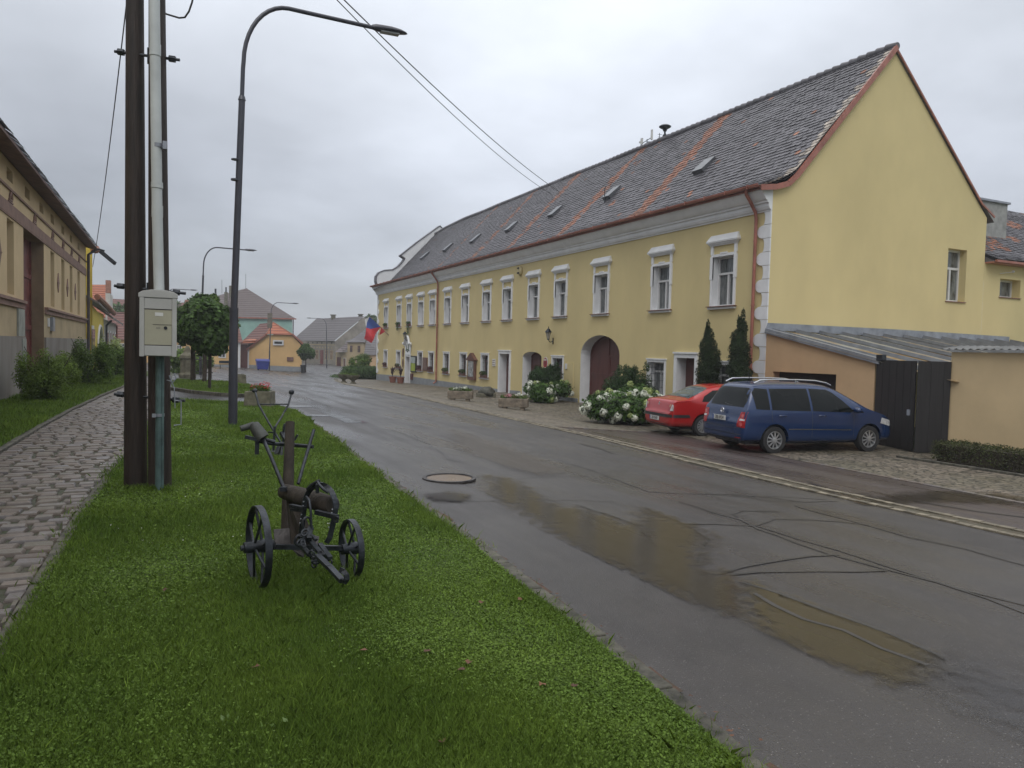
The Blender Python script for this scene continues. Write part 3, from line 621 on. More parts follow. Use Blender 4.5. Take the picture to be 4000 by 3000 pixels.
# ---- windows
def window(kind, yc, y0, y1, z0, z1, hood):
    d = .27; mb = MB()
    mb.add([(17, y0, z0), (17 + d, y0, z0), (17 + d, y0, z1), (17, y0, z1)], [(3, 2, 1, 0)]); mb.add([(17, y1, z0), (17 + d, y1, z0), (17 + d, y1, z1), (17, y1, z1)], [(0, 1, 2, 3)])
    mb.add([(17, y0, z1), (17 + d, y0, z1), (17 + d, y1, z1), (17, y1, z1)], [(0, 3, 2, 1)][::-1]); mb.add([(17, y0, z0), (17 + d, y0, z0), (17 + d, y1, z0), (17, y1, z0)], [(0, 1, 2, 3)])
    s = .10 if hood else .09; x0 = 16.955
    mb.box(x0, 17.0, y0 - s, y0, z0, z1 + (0 if hood else s)); mb.box(x0, 17.0, y1, y1 + s, z0, z1 + (0 if hood else s)); 
    if hood:
        mb.box(x0 - .012, 17, y0 - s - .03, y0 - .0, z0 + .9, z1 + .02); mb.box(x0 - .012, 17, y1, y1 + s + .03, z0 + .9, z1 + .02)
        mb.box(x0 + .002, 17, y0 - s + .001, y1 + s - .001, z1 + .001, z1 + .09); mb.box(x0 - .01, 17, yc - .16, yc + .16, z1 + .085, z1 + .135)
        mb.box(x0 - .006, 17, y0 - s - .02, y0 - .0, z1 + .09, z1 + .37); mb.box(x0 - .006, 17, y1, y1 + s + .02, z1 + .09, z1 + .37)
    else: mb.box(x0, 17, y0, y1, z1, z1 + s); mb.box(x0 - .03, 17, y0 - s - .03, y1 + s + .03, z1 + s, z1 + s + .05)
    w_ = mb.build('window', 'white', hall)
    if hood:
        mb = MB(); zt = z1 + .37; a, b = y0 - s - .05, y1 + s + .05
        for k, (xx, h0, h1, g) in enumerate(((16.93, 0, .035, 0), (16.90, .035, .06, .02), (16.88, .06, .10, .05), (16.84, .10, .14, .09))): mb.box(xx, 17, a - g, b + g, zt + h0, zt + h1)
        g = .10; mb.add([(16.83, a - g, zt + .14), (16.83, b + g, zt + .14), (17, b + g, zt + .14), (17, a - g, zt + .14), (16.97, a, zt + .36), (16.97, b, zt + .36), (17, b, zt + .36), (17, a, zt + .36)], [(0, 1, 5, 4), (4, 5, 6, 7), (0, 4, 7, 3), (1, 2, 6, 5), (0, 3, 2, 1)])
        mb.build('hood', 'white', w_, fix=True)
    mb = MB(); mb.box(16.84, 17.05, y0 - s - .07, y1 + s + .07, z0 - .035, z0 - .012); mb.cm = 1; mb.box(16.90, 17, y0 - s - .03, y1 + s + .03, z0 - .11, z0 - .036); mb.build('sill', ['sill', 'white'], w_)
    xf = 17 + d; mb = MB(); f = .055; zm = z0 + (z1 - z0) * (.64 if hood else .70)
    mb.box(xf - .05, xf + .02, y0, y0 + f, z0, z1); mb.box(xf - .05, xf + .02, y1 - f, y1, z0, z1); mb.box(xf - .05, xf + .02, y0 + f, y1 - f, z1 - f, z1); mb.box(xf - .05, xf + .02, y0 + f, y1 - f, z0, z0 + f)
    mb.box(xf - .07, xf + .02, y0 + f, y1 - f, zm, zm + .07); mb.box(xf - .06, xf + .02, yc - .04, yc + .04, z0 + f, zm); mb.build('frame', 'whiteframe' if hood or yc < 25 else 'frame brown', w_)
    mb = MB(); mb.add([(xf + .005, y0, z0), (xf + .005, y1, z0), (xf + .005, y1, z1), (xf + .005, y0, z1)], [(3, 2, 1, 0)]); mb.build('pane', 'glass', w_)
    if kind == 'grille':
        mb = MB(); 
        for i in range(5): y = y0 + (i + .5) * (y1 - y0) / 5; mb.tube([(17.07, y, z0), (17.07, y, z1 - .12)], .008, 6)
        for i in range(5): z = z0 + .1 + i * (z1 - z0 - .2) / 4.4; mb.tube([(17.07, y0, z), (17.07, y1, z)], .008, 6)
        mb.build('grille', 'metal', w_)
    return w_
M['frame brown'] = mat('brown window frame', (.16, .08, .06), .5, .2, 4)
for c in WC: window('up', c, c - .51, c + .51, 3.28, 4.93, True)
for c in LC: window('grille' if c < 52 else 'low', c, c - .49, c + .49, .04 if c > 32 else .02, 1.31, False)
# ---- doors
def doorway(y0, y1, z0, z1, portal=False):
    d = .42 if not portal else .35; mb = MB(); s = .15
    mb.add([(17, y0, z0), (17 + d, y0, z0), (17 + d, y0, z1), (17, y0, z1)], [(3, 2, 1, 0)]); mb.add([(17, y1, z0), (17 + d, y1, z0), (17 + d, y1, z1), (17, y1, z1)], [(0, 1, 2, 3)]); mb.add([(17, y0, z1), (17 + d, y0, z1), (17 + d, y1, z1), (17, y1, z1)], [(0, 1, 2, 3)])
    mb.box(16.94, 17, y0 - s, y0, z0, z1 + s); mb.box(16.94, 17, y1, y1 + s, z0, z1 + s); mb.box(16.94, 17, y0, y1, z1, z1 + s); mb.box(16.90, 17, y0 - s - .03, y1 + s + .03, z1 + s, z1 + s + .06)
    w_ = mb.build('doorway', 'white', hall)
    mb = MB(); mb.box(17 + d - .03, 17 + d + .03, y0, y1, z0, z1); 
    for k in (0, 1):
        a = y0 + .08 + k * (y1 - y0) / 2; b = a + (y1 - y0) / 2 - .16
        for p, q in ((.1, .9), (1.0, 1.9)): mb.box(17 + d - .045, 17 + d - .03, a, b, z0 + p, min(z0 + q, z1 - .08))
    dr = mb.build('door', 'door', w_)
    return w_
doorway(36.0, 37.24, -.70, 1.43); doorway(20.75, 21.75, -.70, 1.5); pw = doorway(53.44, 54.48, -1.05, .97, True)
# ---- arched gates
for (a, b, z0, sp, cr) in arch:
    d = .5; ap = [(b, z0)] + archpts(a, b, sp, cr) + [(a, z0)]; mb = MB(); n = len(ap)
    mb.add([(17, y, z) for y, z in ap] + [(17 + d, y, z) for y, z in ap], [(i, i + 1, i + 1 + n, i + n) for i in range(n - 1)]); g_ = mb.build('archway', 'white', hall, smooth=False, fix=False)
    mb = MB(); ym = (a + b) / 2
    mb.prism([(17 + d, y, z) for y, z in ap], (.05, 0, 0))
    for s_ in (-1, 1):
        y0, y1 = (a + .06, ym - .03) if s_ < 0 else (ym + .03, b - .06); t = .09
        mb.box(17 + d - .03, 17 + d, y0, y0 + t, z0 + .05, sp); mb.box(17 + d - .03, 17 + d, y1 - t, y1, z0 + .05, sp)
        for z in (z0 + .06, (z0 + sp) / 2 + .2, sp - .09): mb.box(17 + d - .031, 17 + d, y0 + t, y1 - t, z, z + t)
        mb.tube([(17 + d - .015, ym + s_ * (hwk), zk) for hwk, zk in [((b - a) / 2 * .93 * math.cos(th), sp + (cr - sp) * .9 * math.sin(th)) for th in [i * math.pi / 2 / 8 for i in range(9)]]], .035, 6)
    mb.box(17 + d - .045, 17 + d, ym - .035, ym + .035, z0, cr - .1)
    mb.build('gate_leaves', 'door', g_, fix=True)
mb = MB(); mb.box(17.45, 17.47, 25.6, 25.95, .75, 1.25); nb_ = mb.build('gate_notice', 'white', None); tag(nb_, 'small white paper notice fixed on the large arched gate', 'notice')
# ---- roof tiles, one by one
def arc(pf):
    d = [0]
    for (a, b), (c, e_) in zip(pf, pf[1:]): d.append(d[-1] + math.hypot(c - a, e_ - b))
    return d
def onprof(pf, d, s):
    for i in range(len(pf) - 1):
        if s <= d[i + 1] or i == len(pf) - 2:
            k = (s - d[i]) / (d[i + 1] - d[i]); a, b = pf[i], pf[i + 1]; tx, tz = (b[0] - a[0]) / (d[i + 1] - d[i]), (b[1] - a[1]) / (d[i + 1] - d[i])
            return a[0] + (b[0] - a[0]) * k, a[1] + (b[1] - a[1]) * k, tx, tz
def tiles(pf, u0, u1, mp, course, tw, tone, sag=0., clipf=None, seed=1):
    """pf: (horizontal, z) profile from eave up; mp(h,u,z)->world"""
    rr = random.Random(seed); mb = MB(); d = arc(pf); s = 0; row = 0; sgn = 1 if pf[-1][0] > pf[0][0] else -1
    while s < d[-1] - .02:
        u = u0 - (tw / 2 if row % 2 else 0)
        h0, z0, tx, tz = onprof(pf, d, s); h1, z1, _, _ = onprof(pf, d, min(s + course * 1.35, d[-1])); nx, nz = -tz * 1, tx * 1
        if nz < 0: nx, nz = -nx, -nz
        while u < u1:
            a, b = max(u, u0), min(u + tw - .012, u1)
            if b - a > .03 and (clipf is None or clipf(s, (a + b) / 2)):
                lf = .032 + rr.uniform(-.006, .016); sg = sag * mnoise.noise(Vector((u * .12, s * .2, seed))) + .012 * mnoise.noise(Vector((u * 1.1, s, 5)))
                bl = rr.uniform(-.008, .008); c = (a + b) / 2; q = [(a, .022), (a + (b - a) * .25, 0), (b - (b - a) * .25, 0), (b, .022)]
                P = [(h0 + nx * (lf + sg) + tx * (k_ + bl), u_, z0 + nz * (lf + sg) + tz * (k_ + bl)) for u_, k_ in q] + [(h1 + nx * (.006 + sg), b, z1 + nz * (.006 + sg)), (h1 + nx * (.006 + sg), a, z1 + nz * (.006 + sg))]
                B = [(h0 + nx * (lf + sg - .024) + tx * (k_ + bl), u_, z0 + nz * (lf + sg - .024) + tz * (k_ + bl)) for u_, k_ in q]
                mb.cm = tone(s, c, rr); mb.add([mp(*p) for p in P + B], [(0, 1, 2, 3, 4, 5), (6, 7, 1, 0), (7, 8, 2, 1), (8, 9, 3, 2)])
            u += tw
        s += course; row += 1
    return mb
st = [(25.2, -.10, .55, 1), (31.6, -.35, .45, .9), (37.7, -.25, .5, .85), (43.1, -.15, .42, .7), (49.2, -.2, .35, .5), (34.6, 0, .25, .5)]
def tone(s, u, rr):
    L_ = 6.9
    if u < YN + .2 + .1 * math.sin(s * 9): return 2 if rr.random() < .8 else 0
    for c, sl, wd, p in st[:5]:
        cc = c + .35 - sl * (s - 3) / 3 * -1 * 1 + .12 * mnoise.noise(Vector((s * 1.5, c, 0)))
        if abs(u - cc) < wd * (.8 + .5 * mnoise.noise(Vector((s * 2, c, 4)))) * .9 and rr.random() < p: return 1
    if s < .2 and rr.random() < .1: return 1
    return 1 if rr.random() < .006 else 0
pf = [(16.42, 6.79), (16.9, 6.94), (17.4, 7.14), (17.85, 7.42), (22.05, 12.02)]
rdrop = lambda u: -.28 * max(0, min(1, (u - 54.5) / 8)) ** 2
mb = tiles(pf, YN - .12, YF - .1, lambda h, u, z: (h, u, z + rdrop(u) * min(1, (h - 16.4) / 1.5)), .19, .215, tone, sag=.06, seed=3)
roof = mb.build('roof', ['tile', 'tileo', 'tilel'], hall)
mb = MB(); [mb.add([(x, y, z - .05 + rdrop(y)) for x, z in pf for y in yy_], [(2 * i, 2 * i + 1, 2 * i + 3, 2 * i + 2) for i in range(len(pf) - 1)]) for yy_ in ((YN - .1, 54.5), (54.5, 57.5), (57.5, 60), (60, YF - .1))]
mb.add([(22.05, YN - .1, 11.97), (22.05, YF, 11.5), (27.7, YF, 6.4), (27.7, YN - .1, 6.75)], [(0, 1, 2, 3)]); mb.build('roof_deck', 'tile', hall)
mb = MB(); y = YN - .15
while y < YF - .2:
    a = mnoise.noise(Vector((y * .3, 0, 0))) * .04 + rdrop(y); mb.tube([(22.05, y, 12.0 + a), (22.05, y + .40, 12.03 + a)], [.115, .145], 10); y += .36
mb.build('ridge_tiles', 'tile', roof, smooth=True)
# verge board on the gable
mb = MB(); vb = [(16.40, 6.72), (17.0, 6.80), (17.5, 6.96), (17.85, 7.26), (22.06, 11.98)]
for (a, b), (c, d) in zip(vb, vb[1:]): mb.bar((a, YN - .13, b), (c, YN - .13, d), .06, .17)
mb.bar((22.05, YN - .08, 12.0), (27.0, YN - .08, 7.35), .04, .06); mb.bar((27.0, YN - .08, 7.35), (27.75, YN - .08, 6.95), .04, .06); mb.build('verge_board', 'gutter', hall)
# far parapet gable
pp = [(16.9, 6.9), (16.78, 7.3), (16.8, 7.7), (17.05, 8.05), (17.5, 8.25), (18.0, 8.32), (18.25, 8.35), (18.75, 8.7), (19.15, 9.15), (19.3, 9.4), (19.02, 9.55), (18.9, 9.62), (20.4, 10.9), (22.45, 12.5), (22.95, 12.1), (27.5, 7.2), (27.5, 6.5)]
mb = MB(); mb.prism([(x, YF - .15, z) for x, z in pp], (0, .5, 0)); mb.build('parapet', 'white', hall, fix=True)
mb = MB()
for (a, b), (c, d) in zip(pp[:15], pp[1:]): mb.bar((a, YF + .1, b), (c, YF + .1, d), .62, .07)
mb.build('parapet_coping', 'tile', hall)
# skylights
for (x, y, z) in [(19.31, 23.38, 8.94), (19.49, 30.21, 9.14), (19.48, 35.76, 9.13), (19.41, 41.17, 9.05), (19.4, 46.82, 9.04), (19.42, 52.17, 9.06), (19.34, 57.27, 8.97)]:
    n = Vector((-4.75, 0, 4.25)).normalized(); t = Vector((4.25, 0, 4.75)).normalized(); c = Vector((x, y, z)) + n * .05; P = lambda a, b, h: tuple(c + t * a + Vector((0, b, 0)) + n * h)
    mb = MB(); mb.add([P(-.42, -.3, -.1), P(.42, -.3, -.1), P(.42, .3, -.1), P(-.42, .3, -.1), P(-.42, -.3, .2), P(.42, -.3, .1), P(.42, .3, .1), P(-.42, .3, .2)], [(0, 1, 5, 4), (1, 2, 6, 5), (2, 3, 7, 6), (3, 0, 4, 7), (4, 5, 6, 7)]); s_ = mb.build('skylight', MATS.get('skylight grey') or mat('skylight grey', (.085, .09, .10), .3, .2, 3), roof, fix=True)
    mb = MB(); mb.add([P(-.43, -.29, .228), P(.43, -.29, .142), P(.43, -.03, .142), P(-.43, -.03, .228), P(-.43, .03, .228), P(.43, .03, .142), P(.43, .29, .142), P(-.43, .29, .228)], [(0, 1, 2, 3), (4, 5, 6, 7)]) 
# gable window
def simplewin(parent, x0, x1, z0, z1, Y, d=.3, mull=True):
    mb = MB(); mb.add([(x0, Y, z0), (x0, Y + d, z0), (x0, Y + d, z1), (x0, Y, z1)], [(0, 1, 2, 3)]); mb.add([(x1, Y, z0), (x1, Y + d, z0), (x1, Y + d, z1), (x1, Y, z1)], [(3, 2, 1, 0)]); mb.add([(x0, Y, z1), (x1, Y, z1), (x1, Y + d, z1), (x0, Y + d, z1)], [(0, 1, 2, 3)]); mb.add([(x0, Y, z0), (x1, Y, z0), (x1, Y + d, z0), (x0, Y + d, z0)], [(0, 3, 2, 1)])
    w_ = mb.build('window', 'yellow2', parent); Yf = Y + d; f = .07; mb = MB()
    mb.box(x0, x0 + f, Yf - .04, Yf + .02, z0, z1); mb.box(x1 - f, x1, Yf - .04, Yf + .02, z0, z1); mb.box(x0 + f, x1 - f, Yf - .04, Yf + .02, z0, z0 + f); mb.box(x0 + f, x1 - f, Yf - .04, Yf + .02, z1 - f, z1)
    if mull: zm = z0 + (z1 - z0) * .62; mb.box(x0 + f, x1 - f, Yf - .05, Yf + .02, zm, zm + .08); mb.box((x0 + x1) / 2 - .04, (x0 + x1) / 2 + .04, Yf - .045, Yf + .02, z0 + f, zm)
    mb.build('frame', 'whiteframe', w_); MB().add([(x0, Yf, z0), (x1, Yf, z0), (x1, Yf, z1), (x0, Yf, z1)], [(0, 1, 2, 3)]).build('pane', 'glass', w_)
    MB().box(x0 - .05, x1 + .03, Y - .05, Y + .05, z0 - .03, z0 - .003).build('sill', 'sill', w_)
simplewin(hall, *gwin, YN)
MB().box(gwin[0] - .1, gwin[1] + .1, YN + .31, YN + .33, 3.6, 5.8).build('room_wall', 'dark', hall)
# rear wing
wing = thing('rear_wing', 'lower yellow wing with mossy tiled roof and grey chimney at the right edge', 'building', (30, 18.2, -.6))
mb = MB(); sw = (28.41, 29.66, 4.08, 4.76); Yw = YN
for a, b, c, d in ((27.435, 28.41, -1, 5.3), (29.66, 42, -1, 5.3), (28.41, 29.66, -1, 4.08), (28.41, 29.66, 4.76, 5.3)): mb.add([(a, Yw, c), (b, Yw, c), (b, Yw, d), (a, Yw, d)], [(0, 1, 2, 3)])
mb.build('wall', 'yellow2', wing); simplewin(wing, *sw, Yw, .35, False)
wp = [(YN - .4, 5.38), (YN + .1, 5.62), (YN + 2.2, 7.25), (YN + 4, 8.6)]
mb = tiles(wp, 27.5, 42, lambda h, u, z: (u, h, z), .16, .2, lambda s, u, rr: 1 if mnoise.noise(Vector((u * .8, s * 1.2, 3))) > .28 and rr.random() < .7 else 0, sag=.04, seed=9)
mb.build('roof', ['tile', 'tileo'], wing); mb = MB(); mb.prism([(27.46, YN - .36, 5.3), (27.46, YN + .1, 5.52), (27.46, YN + 4, 8.5), (27.46, YN + 4, 5.3)], (14, 0, 0)); mb.build('roof_deck', 'tile', wing, fix=True)
mb = MB(); mb.box(27.5, 42, YN - .42, YN - .33, 5.28, 5.36); mb.box(27.46, 42, YN - .33, YN, 5.25, 5.30); mb.build('gutter', 'gutter', wing)
mb = MB(); mb.box(28.95, 30.75, YN + 1.3, YN + 2.1, 6.2, 7.95); mb.cm = 1; mb.box(28.87, 30.83, YN + 1.22, YN + 2.18, 7.952, 8.03); mb.build('chimney', ['concrete grey', 'tile'] if 0 else [mat('render grey', (.30, .30, .29), .9, .2, 3, .2), M['zinc']], wing)
mb = MB(); mb.tube([(28.9, YN - .12, 5.02), (28.3, YN - .05, 4.93)], .012, 6); mb.blob((28.95, YN - .13, 5.04), (.05, .05, .05), 2, 0); mb.build('wall_lamp', 'whiteframe', wing)

# ---- things on the facade
def sgn(name, label, cat, loc): return thing(name, label, cat, loc)
# lanterns
def lantern(y, z, label):
    t = thing('wall_lantern', label, 'lantern', (17, y, z), group='black lanterns on the yellow facade'); x = 16.72
    mb = MB(); mb.tube([(17.0, y, z - .3), (16.85, y, z - .36), (16.78, y, z - .33), (x, y, z - .22)], .02, 8); mb.tube([(16.98, y, z - .45), (16.98, y, z - .15)], .03, 8); mb.build('bracket', 'metal', t, smooth=True)
    mb = MB(); mb.lathe([(.06, z - .22), (.13, z + .1), (.13, z + .1)], (x, y, 0), n=6); mb.build('glass_body', mat('lantern glass', (.35, .33, .28), .2, .1, 3), t)
    mb = MB(); mb.lathe([(.19, z + .1), (.18, z + .13), (.07, z + .26), (.02, z + .3), (.02, z + .38)], (x, y, 0), n=6); mb.lathe([(.07, z - .25), (.07, z - .21), (.03, z - .21)], (x, y, 0), n=6)
    for i in range(6): a = i * math.pi / 3; mb.tube([(x + .06 * math.cos(a), y + .06 * math.sin(a), z - .22), (x + .135 * math.cos(a), y + .135 * math.sin(a), z + .1)], .008, 5)
    mb.build('frame', 'metal', t); return t
lantern(31.2, 2.42, 'black wall lantern on the yellow facade between the two arched gates'); lantern(54.0, 2.55, 'black wall lantern above the white portal near the far corner')
# alarm bell / loudspeaker oval
t = thing('siren_horn', 'pale oval loudspeaker box high under the cornice of the yellow facade', 'loudspeaker', (17, 34.9, 5.76)); mb = MB(); mb.blob((16.95, 34.9, 5.76), (.12, .2, .26), 3, 0); mb.build('case', mat('cream plastic', (.5, .42, .22), .5, .1), t, smooth=True); MB().box(16.80, 16.84, 34.82, 34.98, 5.86, 5.93).add([], []).box(16.80, 16.84, 34.8, 35.0, 5.6, 5.68).build('slot', 'dark', t)
# oval enamel signs
def oval(name, label, cat, y, z, ry, rz, m, inner=None, txt=None):
    t = thing(name, label, cat, (17, y, z)); mb = MB(); ring = lambda k, x: [(x, y + ry * k * math.cos(a), z + rz * k * math.sin(a)) for a in [2 * math.pi * i / 28 for i in range(28)]]
    mb.prism(ring(1, 16.98), (-.03, 0, 0)); mb.build('plate', m, t, fix=True)
    if inner: mb = MB(); mb.prism(ring(.88, 16.948), (-.004, 0, 0)); mb.build('face', inner, t, fix=True)
    return t
M['sign red'] = mat('red enamel', (.32, .02, .025), .35, .1); M['sign white'] = mat('white enamel', (.62, .62, .6), .4, .1)
Mt = lambda x, y, z: Matrix(((0, 0, -1, x), (-1, 0, 0, y), (0, 1, 0, z), (0, 0, 0, 1)))
t = oval('oval_sign', 'red oval coat of arms sign between the small arched gate and barred window', 'sign', 31.86, 1.04, .23, .30, M['sign white'], M['sign red']); MB().box(16.938, 16.943, 31.74, 31.98, 1.17, 1.235).box(16.938, 16.943, 31.76, 31.96, .80, .84).build('lettering', 'sign white', t)
mb = MB(); mb.prism([(16.942, 31.86 + a, 1.02 + b) for a, b in ((-.08, .1), (.08, .1), (.08, 0), (0, -.12), (-.08, 0))], (-.004, 0, 0)); mb.build('emblem', mat('emblem dark red', (.16, .02, .03), .4), t, fix=True)
oval('oval_sign', 'upper brown oval sign left of the white portal', 'sign', 55.2, 1.25, .16, .36, M['frame brown'], mat('sign brown', (.13, .06, .04), .5, .5, 12)); oval('oval_sign', 'lower brown oval sign left of the white portal', 'sign', 55.2, .45, .16, .36, M['frame brown'], M['metal'] if 0 else MATS['sign brown'])
# portal head: swan-neck pediment with painted crest
mb = MB(); yc = 53.96
cv = [(-.95, 1.98), (-.78, 1.92), (-.6, 2.0), (-.45, 2.25), (-.25, 2.48), (0, 2.55), (.25, 2.48), (.45, 2.25), (.6, 2.0), (.78, 1.92), (.95, 1.98)]
mb.tube([(16.86, yc + a, z) for a, z in cv], .085, 8); mb.tube([(16.93, yc + a * .93, z - .12) for a, z in cv], .06, 8); mb.build('pediment', 'white', pw, smooth=True)
mb = MB(); mb.prism([(16.97, yc + a * .85, z - .1) for a, z in cv] + [(16.97, yc + .62, 1.15), (16.97, yc - .62, 1.15)], (-.02, 0, 0)); mb.build('pediment_field', 'white', pw, fix=True)
mb = MB(); mb.prism([(16.945, yc + a, 1.7 + b) for a, b in ((-.15, .25), (.15, .25), (.17, -.05), (0, -.28), (-.17, -.05))], (-.02, 0, 0)); mb.build('crest', 'sign white', pw, fix=True)
mb = MB(); mb.tube([(16.93, yc + .24 * math.cos(a), 1.66 + .33 * math.sin(a)) for a in [math.pi * (.75 + 1.5 * i / 14) for i in range(15)]], .028, 6); mb.tube([(16.93, yc - .42, 1.42), (16.93, yc - .3, 1.5), (16.93, yc + .3, 1.5), (16.93, yc + .42, 1.42)], .03, 6); mb.build('crest_wreath', mat('wreath green', (.03, .07, .03), .6), pw, smooth=True)
# notice boards
t = thing('notice_board', 'dark framed board with green and white posters beside the portal', 'notice board', (17, 52.45, .6)); MB().box(16.9, 17, 51.85, 53.08, -.15, 1.05).build('frame', 'metal', t); MB().box(16.885, 16.898, 51.95, 52.98, -.06, .5).build('poster', mat('poster green', (.32, .40, .05), .6, .2), t); MB().box(16.885, 16.898, 51.95, 52.98, .52, .96).build('poster', mat('poster grey', (.38, .43, .42), .5, .2), t)
t = thing('notice_board', 'flat brown board between two barred windows left of the downpipe', 'notice board', (17, 49.95, .6)); MB().box(16.93, 17, 49.45, 50.42, .05, .98).build('frame', 'frame brown', t); MB().box(16.915, 16.928, 49.53, 50.34, .12, .9).build('face', mat('board brown', (.18, .11, .085), .5, .3, 6), t)
t = thing('notice_board', 'wooden showcase with a little pitched roof between barred windows', 'notice board', (17, 41.12, .5)); mb = MB(); mb.box(16.84, 17, 40.6, 41.65, -.2, 1.0); mb.build('case', 'frame brown', t)
MB().box(16.825, 16.838, 40.72, 41.52, .0, .92).build('pane', mat('showcase paper', (.32, .33, .33), .12, .5, 9), t); mb = MB(); mb.prism([(16.78, 40.4, .98), (16.78, 41.12, 1.42), (16.78, 41.85, .98)], (.22, 0, 0)); mb.build('roof', mat('showcase roof', (.12, .05, .035), .6, .2), t, fix=True)
t = thing('plaque', 'small white three-line plaque left of the brown door', 'sign', (17, 38.05, .95)); MB().box(16.96, 17, 37.86, 38.24, .72, 1.12).build('plate', 'sign white', t); mb = MB(); [mb.box(16.955, 16.959, 37.9, 38.2, z, z + .035) for z in (.78, .90, 1.02)]; mb.build('lettering', 'frame brown', t)
t = thing('letter_box', 'brown letter box mounted low beside the portal', 'letter box', (17, 52.9, -.5)); mb = MB(); mb.box(16.84, 17, 52.6, 52.95, -.72, -.28); mb.build('case', 'door', t, bevel=.02); MB().box(16.833, 16.839, 52.65, 52.9, -.40, -.37).build('slot', 'dark', t)
t = thing('meter_cover', 'yellow painted cabinet outline on the facade right of the barred window', 'cabinet', (17, 29.6, .4)); MB().box(16.975, 17, 29.2, 29.98, -.25, 1.12).build('door', 'yellow', t); MB().box(16.93, 17, 29.75, 29.9, .83, 1.08).build('lamp', 'whiteframe', t)
MB().box(16.97, 17, 29.15, 30.0, -.30, -.255).build('ledge', 'whiteframe', t)
# flower boxes
def flowerbox(y, z, m, label, trail=0, fl=None):
    t = thing('flower_box', label, 'flower box', (16.93, y, z), group='flower boxes on the sills'); MB().box(16.86, 17.05, y - .38, y + .38, z + .0, z + .16).build('box', 'frame brown', t)
    bl = [((16.9, y + a, z + .22), (.14, .2, .13)) for a in (-.25, 0, .25)]
    if trail: bl += [((16.84, y - .1, z - .1 - .22 * i), (.09, .14 - .02 * i, .26)) for i in range(trail)]
    crown('plants', bl, 620, .034, m, t)
    if fl: crown('flowers', [((16.86, y + a, z + .2), (.12, .16, .1)) for a in (-.2, .15)], 60, .025, fl, t)
M['petal red'] = mat('red petals', (.50, .025, .035), .5, .2, 5, island=.3); M['petal pink'] = mat('pink petals', (.55, .22, .28), .5, .2, 5, island=.3); M['petal white'] = mat('white petals', (.74, .77, .66), .5, .15, 5, island=.2, trans=.2); M['petal green'] = mat('greenish petals', (.36, .44, .16), .5, .15, 5, island=.2, trans=.2)
flowerbox(60.1, 3.29, 'leafd', 'flower box in the upper window nearest the far corner'); flowerbox(56.5, 3.29, 'leafd', 'full flower box in the second upper window from the far corner', 1); flowerbox(53.8, 3.29, 'leafd', 'flower box with long trailing stems above the portal', 3)
M['leaf red'] = mat('dark red foliage', (.07, .028, .025), .5, .3, 5, island=.4)
for y, n_, d_ in ((60.1, 'ground floor window nearest the far corner', .04), (56.5, 'ground floor window left of the oval signs', .04), (51.1, 'barred window right of the green poster board', .04), (48.7, 'barred window just left of the far downpipe', .04), (45.7, 'barred window just right of the far downpipe', .04), (42.7, 'barred window left of the roofed showcase', .04), (39.35, 'barred window right of the roofed showcase', .04)):
    flowerbox(y, d_, 'leaf red' if y in (60.1, 51.1, 48.7) else 'leafd', 'low flower box in the ' + n_, 0, 'petal pink')
# flags
t = thing('flag', 'tricolour flag, blue, white and red, on a slanting pole at the far corner', 'flag', (17, 59.8, 2.7))
mb = MB(); mb.tube([(17, 59.3, 2.62), (15.6, 60.4, 4.15)], .03, 8); mb.build('flagpole', mat('flagpole wood', (.12, .07, .04), .5), t, smooth=True)
def cloth(tri, m, t, name):
    mb = MB(); n = 10; vs = []
    for i in range(n + 1):
        for j in range(n + 1 - i):
            a, b = i / n, j / n; p = Vector(tri[0]) * (1 - a - b) + Vector(tri[1]) * a + Vector(tri[2]) * b; p.y += .16 * math.sin(p.x * 5 + p.z * 3.3); vs.append(p)
    idx = {}; k = 0
    for i in range(n + 1):
        for j in range(n + 1 - i): idx[i, j] = k; k += 1
    fs = []
    for i in range(n):
        for j in range(n - i):
            fs.append((idx[i, j], idx[i + 1, j], idx[i, j + 1]))
            if i + j < n - 1: fs.append((idx[i + 1, j], idx[i + 1, j + 1], idx[i, j + 1]))
    mb.add(vs, fs); return mb.build(name, m, t, smooth=True)
fb = mat('flag blue', (.03, .07, .26), .7); fr = mat('flag red', (.5, .025, .035), .7); fw = mat('flag white', (.6, .6, .6), .7)
a, b, c, d, m_ = (15.62, 60.35, 4.1), (16.4, 59.8, 3.3), (15.75, 60.1, 1.95), (15.3, 60.5, 2.3), (15.75, 60.1, 3.1)
cloth((a, b, m_), fb, t, 'cloth_blue'); cloth((b, c, m_), fr, t, 'cloth_red'); cloth((c, d, m_), fr, t, 'cloth_red'); cloth((a, m_, (15.38, 60.45, 3.2)), fb, t, 'cloth_blue'); cloth(((15.38, 60.45, 3.2), m_, d), fr, t, 'cloth_red'); cloth((a, (15.38, 60.45, 3.2), (15.36, 60.5, 3.9)), fw, t, 'cloth_white'); cloth(((16.45, 59.85, 3.3), (16.75, 59.6, 2.95), (16.4, 60.0, 2.6)), fr, t, 'cloth_red')
